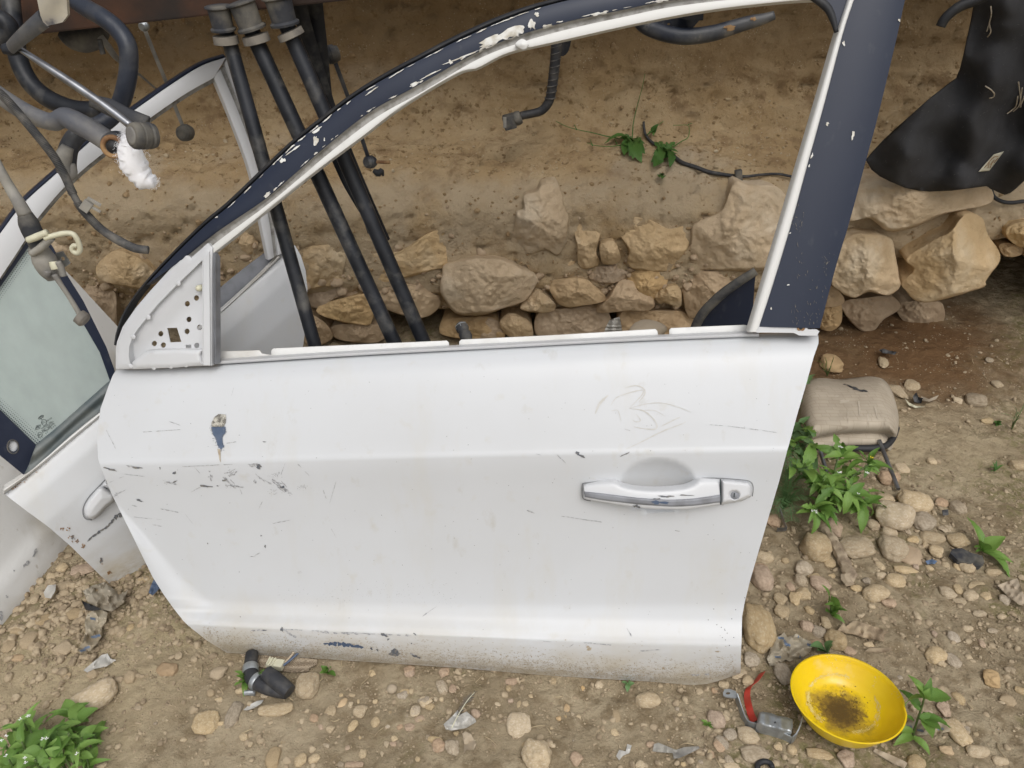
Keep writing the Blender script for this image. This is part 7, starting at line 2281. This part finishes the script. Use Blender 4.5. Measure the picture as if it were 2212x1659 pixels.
sheet('flat_pad', [(1632, 1480), (1650, 1450), (1720, 1445), (1790, 1480), (1870, 1500), (1885, 1550), (1850, 1580), (1780, 1560), (1690, 1535)], r1, 'bushing', 'dark worn flat pad with a groove below the cream oval pebble', 'brake pad', .014, .003, .05, .010)
sheet('burnt_scrap', [(1358, 330), (1385, 300), (1400, 335), (1435, 345), (1420, 380), (1370, 372)], r1, 'charcoal', 'small black burnt scrap on the dirt right of the headrest', 'burnt scrap', .010, .014)
sheet('cloth_rag', [(1420, 330), (1480, 350), (1550, 320), (1530, 350), (1480, 368), (1430, 362)], r1, 'cobble_grey', 'grey brown rag curl beside the black burnt scrap', 'rag', .008, .012)
sheet('shell_flake', [(1300, 345), (1330, 375), (1380, 400), (1450, 405), (1380, 414), (1330, 396)], r1, 'cream', 'pale curved flake below the burnt scrap', 'flake', .004, .004)
sheet('dark_clump', [(925, 1095), (960, 1085), (1000, 1100), (1058, 1110), (1040, 1130), (1000, 1122), (950, 1118)], k8, 'charcoal', 'dark fibrous clump on the damp earth under the overhang', 'debris', .010, .014)
sheet('black_chip', [(1575, 1165), (1618, 1160), (1622, 1195), (1580, 1200)], r1, 'charcoal', 'small square black chip between the pale stones', 'plastic chip', .012, .004, .1, .003)
sheet('foil_scrap', [(1452, 1540), (1500, 1525), (1538, 1540), (1520, 1560), (1465, 1562)], r1, 'blueprint', 'blue grey foil scrap beside the dark worn pad', 'foil scrap', .006, .006)
sheet('corrugated_card', [(660, 380), (720, 385), (850, 390), (1040, 400), (1222, 418), (1222, 450), (1165, 480), (1160, 502), (1060, 512), (940, 500), (800, 470), (700, 400)], b4, 'cardboard', 'ribbed tan cardboard flap under the lower edge of the door', 'cardboard', .004, .004, 1.1, .002, 2.2)
# white plug on the cardboard
pcn = atZ(*b4([(918, 455)])[0], .018)
o = thing('white_connector', 'cream wire connector plug lying on the ribbed cardboard', 'connector', (pcn.x, pcn.y, .008))
ax3 = (Vector((.98, -.18, 0)), Vector((.18, .98, 0)), Vector((0, 0, 1)))
raw('housing', *box(pcn, .030, .016, .013, ax3), M['cream'], o, smooth=False)
raw('housing_fin', *joinm([box(pcn + ax3[0] * (-.012 + .005 * i) + Vector((0, 0, .007)), .0022, .015, .004, ax3) for i in range(3)]), M['cream'], o, smooth=False)
raw('wire_lead', *tube([pcn + ax3[0] * .014, pcn + ax3[0] * .024 + Vector((0, .01, .002)), pcn + ax3[0] * .04 + Vector((0, .03, .006))], .0022, 8, 14), M['bluechip'], o)
raw('wire_lead', *tube([pcn + ax3[0] * .014 + ax3[1] * .005, pcn + ax3[0] * .026 + Vector((0, .018, .006)), pcn + ax3[0] * .036 + Vector((0, .04, .01))], .002, 8, 14), M['cobble_grey'], o)
# black hose with clamps
hA = [atZ(*b4([p[:2]])[0], p[2]) for p in [(745, 375, .022), (738, 430, .022), (735, 490, .021), (745, 550, .021), (790, 590, .021), (860, 625, .02), (940, 655, .02), (1000, 672, .02)]]
hB = [atZ(*b4([p[:2]])[0], p[2]) for p in [(850, 520, .034), (900, 560, .032), (960, 610, .028), (1020, 660, .024)]]
o = thing('rubber_hose', 'black rubber coolant hose with steel clamps on the dirt under the door', 'hose', Vector((hA[3].x, hA[3].y, 0)))
raw('hose_leg', *tube(hA, [.011, .0115, .0122, .013, .013, .0125, .011, .009], 18, 50), M['cable_dark'], o)
raw('hose_leg', *tube(hB, [.0135, .0145, .0145, .013], 18, 24), M['cable_dark'], o, angle=50)


def clampr(c_, ax_, r_, w_):
    return rotV(ax_, 26, [(r_ * .98, -w_ / 2), (r_, -w_ / 2), (r_ + .0008, -w_ * .3), (r_ + .0008, w_ * .3), (r_, w_ / 2), (r_ * .98, w_ / 2)], c_)


raw('hose_clamp', *clampr(hA[2], hA[3] - hA[1], .0132, .014), M['steel'], o, angle=40)
cl_ = (hA[4] * .75 + hA[3] * .25)
raw('hose_clamp', *clampr(cl_, (hA[5] - hA[3]), .0150, .009), M['steel'], o, angle=40)
raw('clamp_screw', *joinm([rotV(Vector((1, .1, 0)), 8, [(.004, -.007), (.0045, 0), (.003, .008)], cl_ + Vector((-.010, -.018, -.006))), box(cl_ + Vector((-.004, -.018, -.008)), .010, .006, .007)]), M['steel'], o, angle=40)
(cx, cy), = b4([(1773, 638)]); p = atZ(cx, cy, .005)
o = raw('glass_marble', *rotV(Vector((0, 0, 1)), 18, [(.004, -.004), (.0085, -.002), (.009, .003), (.006, .006), (.003, .007)], p), M['cobble_grey'], None, origin=p)
tag(o, 'round greenish bottle cap on the dirt in front of the door', 'cap')
o = raw('rubber_ring', *tube([atZ(*r2([(555 + 46 * math.cos(a), 1290 + 34 * math.sin(a))])[0], .008) for a in np.linspace(math.pi * .9, 2.05 * math.pi, 16)], .0045, 8, 40), M['rubber'], None, origin=atZ(*r2([(555, 1290)])[0], 0))
tag(o, 'black rubber ring half out of the bottom edge below the bracket', 'rubber ring')
# thin metal angle at the door's rear edge
o = raw('metal_angle', *ribbon([(380, 1160, .03), (400, 1220, .02), (428, 1298, .014), (430, 1305, .012), (395, 1308, .012), (360, 1310, .012)], .010, .0012, Vector((0, 0, 1)), r1), M['chrome'], None, angle=40, origin=atZ(*r1([(420, 1290)])[0], 0))
tag(o, 'thin bright metal angle beside the reddish stone at the door edge', 'metal strip')

# ------------------------------------------------------------------ plants
LR = random.Random(31)


def leaf_mesh(L_=1.0, W_=.28, teeth=0, lob=0, curl=.35, fold=.22, n=12, seed=0, name='leaf'):
    rr_ = random.Random(seed)
    V_ = []; F_ = []
    for i in range(n + 1):
        t = i / n
        wd = W_ * (math.sin(math.pi * min(1, t ** .75)) ** .8) * (1 - .25 * t) + min(.012, W_ * .1)
        if teeth:
            wd *= 1 + teeth * (1 if i % 2 else -.6)
        if lob:
            wd *= 1 - lob * (.5 + .5 * math.cos(t * 6.28 * 3.5)) * (t < .8)
        if t > .97:
            wd = .004
        x = t * L_
        z = curl * (math.sin(t * 1.9) * .5 - t * t * .65)
        tw = .06 * math.sin(t * 7 + seed)
        for s_ in (-1, -.5, 0, .5, 1):
            V_.append((x - .04 * abs(s_) * (1 if teeth and i % 2 else 0), s_ * wd, z + abs(s_) * wd * fold * 1.6 + tw * s_ * wd + rr_.uniform(-.006, .006)))
    for i in range(n):
        for k in range(4):
            a = i * 5 + k
            F_.append((a, a + 1, a + 6, a + 5))
    me = bpy.data.meshes.new(name)
    me.from_pydata(V_, [], F_)
    me.polygons.foreach_set('use_smooth', [True] * len(me.polygons))
    me.update()
    return me


LM = {}


def leaves(kind, m):
    key = (kind, m)
    if key not in LM:
        cfg = {'broad': dict(W_=.19, teeth=.10, curl=.35, n=14), 'long': dict(W_=.12, teeth=.05, curl=.4, n=12), 'round': dict(W_=.34, teeth=0, curl=.2, n=8), 'lobed': dict(W_=.22, lob=.55, teeth=.12, curl=.3, n=20), 'grass': dict(W_=.014, teeth=0, curl=.5, n=8)}[kind]
        LM[key] = []
        for s_ in range(5):
            c2 = dict(cfg); c2['curl'] = cfg['curl'] * (.5 + .3 * s_)
            me = leaf_mesh(seed=s_ + 11, **c2); me.materials.append(M[m]); LM[key].append(me)
    return LM[key]


def add_leaf(parent, p, direction, L_, kind='broad', m='leaf', roll=0, up=Vector((0, 0, 1))):
    d_ = Vector(direction).normalized()
    side = up.cross(d_)
    if side.length < 1e-3:
        side = Vector((1, 0, 0))
    side.normalize(); nn_ = d_.cross(side).normalized()
    Mx = Matrix((d_, side, nn_)).transposed()
    Mx = Mx @ Matrix.Rotation(roll, 3, 'X')
    o_ = bpy.data.objects.new('leaf', LR.choice(leaves(kind, m)))
    ROOTC.objects.link(o_)
    o_.parent = parent
    o_.matrix_local = Matrix.Translation(Vector(p) - parent.location) @ Mx.to_4x4() @ Matrix.Diagonal((L_, L_, L_, 1))
    return o_


def leaf_to(parent, base, tip_px, z_tip, kind='broad', m='leaf', roll=None):
    """a leaf from a 3D base whose tip lies at a px and height"""
    tip = atZ(*tip_px, z_tip)
    if (tip - base).length > .085:             # long reach: the leaf sits at the end of its stalk
        nb_ = tip + (base - tip).normalized() * LR.uniform(.045, .07)
        raw('stem', *tube([base, (base + nb_) / 2 + Vector((0, 0, .004)), nb_], [.0016, .001], 6, 10), M['stem'], parent)
        base = nb_
    add_leaf(parent, base, tip - base, (tip - base).length, kind, m, LR.uniform(-.5, .5) if roll is None else roll)


def stem(parent, pts, r_, m='stem'):
    raw('stem', *tube(pts, r_, 7, max(8, 4 * len(pts))), M[m], parent)


def flowers(parent, pts, m='flower', s_=.0022, name='flower'):
    parts_ = []
    for p in pts:
        for k in range(4):
            a = k * math.pi / 2 + LR.random()
            d_ = Vector((math.cos(a), math.sin(a), .25))
            sd_ = Vector((-math.sin(a), math.cos(a), 0))
            parts_.append(([p, p + d_ * s_ + sd_ * s_ * .45, p + d_ * s_ * 1.7, p + d_ * s_ - sd_ * s_ * .45], [(0, 1, 2, 3)]))
    raw(name, *joinm(parts_), M[m], parent)['kind'] = 'stuff'


# big weed below the headrest: traced shoots and leaves
def R1(x, y):
    return r1([(x, y)])[0]


big = thing('weed_plant', 'bushy green toothed weed growing below the headrest at the door edge', 'weed', atZ(*R1(760, 1200), 0))
base = atZ(*R1(730, 1215), .005)
shoots = [((640, 1165), .07), ((815, 760), .13), ((885, 1030), .10), ((1035, 830), .11), ((560, 850), .11), ((1000, 1120), .06), ((480, 690), .10), ((760, 1000), .12), ((690, 940), .10)]
sl = [
    (0, [((500, 1185), .07), ((800, 1115), .09), ((620, 1350), .03), ((770, 1330), .04), ((560, 1120), .09), ((690, 1230), .05)]),
    (1, [((620, 690), .13), ((960, 690), .15), ((780, 600), .16), ((1010, 780), .12), ((700, 780), .13), ((850, 660), .17)]),
    (2, [((1090, 1080), .08), ((870, 930), .13), ((850, 1200), .06), ((1010, 960), .11), ((960, 1250), .04), ((1150, 1040), .05), ((740, 1010), .11)]),
    (3, [((1240, 880), .09), ((1110, 700), .15), ((960, 720), .14), ((860, 880), .11), ((1090, 820), .13), ((1000, 930), .09), ((1120, 890), .10)]),
    (4, [((440, 780), .10), ((620, 660), .13), ((520, 920), .08), ((640, 790), .12), ((400, 900), .07), ((590, 980), .09)]),
    (5, [((1180, 1150), .04), ((1060, 1210), .02), ((980, 1340), .01), ((1150, 1060), .06), ((900, 1190), .06)]),
    (6, [((450, 640), .12), ((640, 650), .12), ((560, 740), .10)]),
    (7, [((650, 1050), .10), ((640, 1120), .09), ((850, 1100), .10), ((700, 870), .13), ((890, 900), .13)]),
    (8, [((560, 960), .10), ((610, 850), .13), ((760, 870), .13), ((600, 1060), .08)]),
]
for i, lst in sl:
    (hx, hy), hz0 = shoots[i]
    top_ = atZ(*R1(hx, hy), hz0)
    mid_ = (base + top_) / 2 + Vector((0, .01, .02))
    stem(big, [base + Vector((LR.uniform(-.01, .01), LR.uniform(-.01, .01), 0)), mid_, top_], [.0032, .0026, .0018])
    for (tx, ty), tz in lst:
        leaf_to(big, top_ + Vector((LR.uniform(-.004, .004), LR.uniform(-.004, .004), LR.uniform(-.008, .004))), R1(tx, ty), tz, LR.choice(['broad', 'broad', 'broad', 'lobed']))
    for k in range(13):      # smaller leaves up the stem
        t = LR.uniform(.4, 1)
        q_ = base * (1 - t) ** 2 + mid_ * 2 * t * (1 - t) + top_ * t * t
        a = LR.uniform(0, 6.28)
        add_leaf(big, q_, (math.cos(a), math.sin(a), LR.uniform(-.2, .6)), LR.uniform(.022, .055), LR.choice(['broad', 'lobed', 'long']), 'leaf', LR.uniform(-.5, .5))
flowers(big, [atZ(*R1(x, y), z) for x, y, z in [(620, 1172, .085), (645, 1170, .085), (820, 700, .17), (835, 705, .17), (1030, 895, .12), (1020, 890, .12), (960, 1045, .11), (815, 890, .13), (650, 1185, .08), (830, 890, .13)]])
flowers(big, [atZ(*R1(1055, 780), .14)], 'yellowflower', .003, 'yellow_flower')
# lobed leaves at the door edge, higher up
edge = thing('weed_plant', 'lobed green weed peeking out from behind the rear edge of the door', 'weed', atZ(*R1(470, 760), 0))
eb = atZ(*R1(440, 700), .02)
for tx, ty, tz in [(665, 415, .09), (672, 520, .08), (668, 590, .07), (600, 470, .1), (570, 350, .08), (665, 240, .06), (640, 160, .08), (590, 600, .06), (560, 560, .09), (665, 540, .06), (540, 640, .05)]:
    leaf_to(edge, eb + Vector((LR.uniform(-.01, .02), LR.uniform(0, .10) * (1 if ty < 420 else .3), LR.uniform(0, .03))), R1(tx, ty), tz, 'lobed', 'leaf_grey')
for _ in range(26):
    (ex, ey) = LR.uniform(430, 660), LR.uniform(560, 960)
    leaf_to(edge, eb + Vector((LR.uniform(-.02, .05), LR.uniform(-.05, .03), LR.uniform(0, .06))), R1(ex, ey), LR.uniform(.06, .15), LR.choice(['lobed', 'broad']), LR.choice(['leaf', 'leaf_grey']))
# feathery plant
fea = thing('feathery_weed', 'finely divided feathery grey green weed against the rear edge of the door', 'weed', atZ(*R1(440, 1150), 0))
fb = atZ(*R1(400, 1160), .005)
nd = []
for tx, ty, tz in [(590, 1010, .09), (470, 1240, .03), (400, 1100, .06), (520, 780, .12), (430, 930, .10), (560, 900, .10), (350, 1130, .04), (490, 1180, .04), (470, 700, .12), (380, 1000, .08), (600, 1080, .06), (440, 850, .12), (360, 1190, .02), (530, 1090, .07), (470, 990, .11), (420, 760, .12)]:
    tip = atZ(*R1(tx, ty), tz)
    pth = [fb, (fb + tip) / 2 + Vector((0, 0, .025)), tip]
    Cc = polyres(pth, 24)
    nd.append(tube(pth, [.0014, .0006], 5, 12))
    for i in range(6, 24):
        b_ = Vector(Cc[i])
        T_ = Vector(Cc[min(i + 1, 23)] - Cc[i - 1]).normalized()
        for sg in (-1, 1):
            L_ = .017 * (1 - .5 * abs(i / 23 - .6))
            sd_ = (T_.cross(Vector((0, 0, 1))).normalized() * sg + T_ * .6 + Vector((0, 0, LR.uniform(-.2, .4)))).normalized()
            e_ = b_ + sd_ * L_
            for f_ in (.45, .75, 1.0):
                q_ = b_ + sd_ * L_ * f_
                for g_ in (-1, 1):
                    dd_ = (sd_ + T_.cross(sd_).normalized() * LR.uniform(-.3, .3) + sd_.cross(Vector((0, 0, 1))) * g_ * 1.0).normalized()
                    ww = T_ * .0005
                    nd.append(([q_ - ww, q_ + ww, q_ + dd_ * .0055], [(0, 1, 2)]))
            ww = T_ * .0005
            nd.append(([b_ - ww, b_ + ww, e_], [(0, 1, 2)]))
raw('fronds', *joinm(nd), M['leaf_grey'], fea)['kind'] = 'stuff'
# rosette at the right
ros = thing('weed_plant', 'rosette weed with four long blunt leaves near the right edge', 'weed', atZ(*R1(1870, 1470), 0))
rbp = atZ(*R1(1870, 1465), .012)
for tx, ty, tz, kd_ in [(1770, 1210, .05, 'long'), (2040, 1360, .05, 'round'), (2100, 1550, .02, 'broad'), (2085, 1650, .008, 'broad'), (1810, 1430, .03, 'broad'), (1885, 1400, .05, 'round'), (1820, 1470, .02, 'broad')]:
    leaf_to(ros, rbp, R1(tx, ty), tz, kd_, roll=LR.uniform(-.2, .2))


def small_plant(label, conv, basep, tips, kind='broad', m='leaf', stems=None, name='weed_plant', cat='weed'):
    b_ = atZ(*conv([basep])[0], .006)
    t_ = thing(name, label, cat, (b_.x, b_.y, 0))
    for tt in tips:
        x, y, z = tt[:3]
        k_ = tt[3] if len(tt) > 3 else kind
        bb = b_ if len(tt) < 5 else atZ(*conv([tt[4][:2]])[0], tt[4][2])
        leaf_to(t_, bb, conv([(x, y)])[0], z, k_, m, LR.uniform(-.3, .3))
    if stems:
        for st_ in stems:
            stem(t_, [atZ(*conv([p[:2]])[0], p[2]) for p in st_], [.002, .0015])
    return t_


small_plant('small weed with narrow upright leaves above the cream white cobble', r2, (985, 320), [(930, 125, .09, 'long'), (995, 185, .08, 'long'), (1080, 285, .04, 'broad'), (945, 295, .03, 'round'), (1070, 370, .01, 'broad'), (1050, 260, .05, 'long'), (960, 240, .06, 'long')], m='leaf')
small_plant('two leaved seedling between plastic film and cream cobble', r2, (955, 560), [(850, 515, .03, 'round'), (990, 485, .04, 'round'), (890, 545, .02, 'round')], 'round', 'leaf_grey', [[(955, 560, .0), (930, 545, .015), (900, 530, .02)], [(955, 560, 0), (970, 530, .02), (985, 510, .03)]])
tp = (1575, 850, .12)
small_plant('leafy upright weed growing right of the yellow bowl', r2, (1500, 1090), [
    (1480, 700, .14, 'broad', tp), (1620, 720, .15, 'broad', tp), (1755, 845, .10, 'broad', tp), (1440, 900, .08, 'broad', tp), (1520, 760, .15, 'broad', tp), (1610, 790, .14, 'round', tp),
    (1750, 1030, .05, 'broad', (1530, 980, .05)), (1640, 1110, .02, 'round', (1540, 960, .06)), (1440, 960, .05, 'broad', (1510, 1000, .04)), (1380, 1150, .01, 'broad', (1500, 1090, .01)), (1620, 1215, .003, 'broad', (1500, 1100, .012)), (1380, 1060, .02, 'broad', (1505, 1060, .02)), (1700, 1060, .03, 'broad', (1545, 980, .06)), (1420, 790, .09, 'broad', (1545, 930, .08))],
            stems=[[(1500, 1100, 0), (1525, 1010, .04), (1555, 920, .08), (1575, 850, .12)]])
small_plant('tiny seedling under the lower edge of the door', b3, (1535, 385), [(1490, 368, .01), (1580, 378, .012), (1530, 438, .004), (1550, 360, .02)], 'round', 'leaf_grey')
small_plant('small cress like seedling left of the pinkish stone', b3, (2075, 665), [(2030, 625, .012), (2120, 655, .01), (2090, 690, .004), (2060, 645, .016), (2125, 685, .004), (2040, 660, .008), (2100, 640, .014)], 'round', 'leaf')
small_plant('four leaved seedling beside the yellowish egg shaped cobble', b4, (1300, 515), [(1250, 465, .02), (1325, 475, .025), (1360, 540, .01), (1240, 520, .015), (1280, 480, .022)], 'round', 'leaf')
small_plant('lobed weed left of the black hose', b4, (695, 580), [(625, 500, .04, 'lobed'), (612, 610, .02, 'lobed'), (685, 690, .005, 'broad'), (740, 585, .03, 'lobed'), (660, 540, .04, 'lobed'), (630, 535, .03, 'lobed'), (700, 620, .02, 'broad')], 'lobed')
small_plant('single narrow leaf between hose clamps', b4, (790, 545), [(830, 500, .045, 'broad'), (812, 515, .04, 'broad')], 'broad')
small_plant('sparse grass sprig at the right edge', r1, (2085, 570), [(2110, 390, .10, 'grass'), (2175, 400, .11, 'grass'), (2020, 440, .06, 'grass'), (2180, 480, .07, 'grass'), (2070, 480, .06, 'grass'), (2140, 440, .10, 'grass'), (2200, 350, .12, 'grass')], 'grass', 'leaf_grey', name='grass_sprig', cat='grass')
small_plant('little spiky weed tuft on the chalky dirt at the right', r1, (1955, 880), [(1925, 840, .02, 'long'), (1975, 800, .03, 'long'), (2025, 830, .02, 'long'), (1990, 860, .01, 'long'), (1930, 880, .01, 'long'), (1950, 810, .03, 'long')], 'long', 'leaf_dark')
small_plant('small dark leaf cluster near the flat grey stone', r1, (1985, 530), [(1955, 520, .015), (2005, 510, .02), (2015, 545, .005), (1970, 550, .005), (1990, 515, .015)], 'round', 'leaf_dark')
small_plant('thin grass blades behind the door edge above the headrest', r1, (730, 180), [(780, 30, .10, 'grass'), (710, 30, .10, 'grass'), (760, 100, .06, 'grass'), (690, 90, .08, 'grass'), (650, 60, .09, 'grass')], 'grass', 'leaf')
# bottom-left bush
bb_ = thing('weed_plant', 'dense leafy weed patch with tiny white flowers in the bottom left corner', 'weed', atZ(*b5([(350, 1560)])[0], 0))
bl_sh = [((160, 1330), .09), ((480, 1270), .08), ((330, 1440), .10), ((150, 1480), .10), ((560, 1450), .07), ((430, 1560), .09), ((60, 1600), .08), ((240, 1600), .10), ((600, 1600), .05), ((520, 1340), .08), ((330, 1650), .08), ((90, 1360), .07), ((640, 1400), .04), ((210, 1400), .10), ((40, 1500), .08), ((470, 1420), .10), ((380, 1380), .09), ((280, 1520), .11), ((520, 1520), .09)]
for (hx, hy), hz0 in bl_sh:
    hz0 = hz0 * LR.uniform(.45, .75)
    top_ = atZ(*b5([(hx, hy)])[0], hz0)
    bs_ = Vector((top_.x + LR.uniform(-.01, .01), top_.y - .01, 0))
    stem(bb_, [bs_, (bs_ + top_) / 2, top_], [.0022, .0015])
    n_ = 7
    a0 = LR.random() * 6.28
    for k in range(n_):
        a = a0 + k * 2.4
        el = LR.uniform(-.15, .55)
        L_ = LR.uniform(.016, .042)
        add_leaf(bb_, top_ - Vector((0, 0, LR.uniform(0, .03))), (math.cos(a), math.sin(a), el), L_, LR.choice(['broad', 'broad', 'round', 'long']), 'leaf', LR.uniform(-.4, .4))
flowers(bb_, [atZ(*b5([(x, y)])[0], z) for x, y, z in [(190, 1302, .07), (140, 1322, .11), (45, 1438, .11), (292, 1458, .13), (322, 1455, .13), (40, 1575, .11), (172, 1590, .12), (178, 1620, .12), (528, 1560, .11), (12, 1470, .1), (200, 1300, .07)]], s_=.0019)
# weeds on the ledge
def on_ledge(pt, off=.006):
    return on_bank(*pt, off)


def ledge_plant(label, basep, tips, kind='lobed', m='leaf_dark', stalks=()):
    b_ = on_ledge(k5([basep])[0], .01)
    t_ = thing('wall_weed', label, 'weed', b_)
    for tt in tips:
        q_ = on_ledge(k5([tt[:2]])[0], .035)
        add_leaf(t_, b_, q_ - b_, (q_ - b_).length, tt[2] if len(tt) > 2 else kind, m, LR.uniform(-.5, .5), Vector((0, -.5, 1)).normalized())
    for st_ in stalks:
        stem(t_, [on_ledge(p, .02) for p in k5(st_)], [.0018, .0011, .0008], m)
    return t_


ledge_plant('dark leafy weed with long thin stalks on the earth ledge left of the wire', (1140, 1040), [(1090, 980), (1045, 1010), (1070, 1040), (1100, 1110), (1130, 1130), (1190, 1110), (1230, 1050), (1200, 1170), (1080, 1130), (1150, 1150), (1230, 1120), (940, 1030, 'broad'), (1060, 1070)],
             stalks=[[(1140, 1040), (1150, 900), (1185, 750), (1215, 640), (1235, 540)], [(1040, 1015), (950, 1000), (850, 975), (730, 950), (650, 925), (580, 890)], [(1070, 1065), (980, 1075), (880, 1070), (810, 1050)], [(1030, 1060), (1010, 1020)], [(735, 955), (715, 915)], [(850, 1070), (830, 1020)]])
ledge_plant('dark leafy weed crossed by the wire on the earth ledge', (1375, 1110), [(1300, 1040), (1340, 1030), (1400, 1050), (1300, 1120), (1300, 1220), (1350, 1180), (1440, 1180), (1480, 1110), (1460, 1040), (1430, 1210), (1290, 1180), (1400, 1040), (1440, 1090)],
             stalks=[[(1440, 1080), (1500, 1040), (1550, 1010), (1560, 950), (1545, 920), (1440, 920)], [(1250, 990), (1290, 960), (1330, 920), (1370, 890)], [(1550, 915), (1580, 905)]])
ledge_plant('tiny sprig on the ledge below the wire', (1360, 1290), [(1345, 1270), (1375, 1275), (1360, 1310), (1340, 1300)], 'round')
ledge_plant('small sprig growing up the bank above the weeds', (1290, 980), [(1330, 910, 'round'), (1310, 950, 'broad'), (1265, 970, 'broad'), (1300, 990, 'broad')], 'broad')
print('objects', len(bpy.data.objects), 'tris', sum(len(m_.polygons) for m_ in bpy.data.meshes))
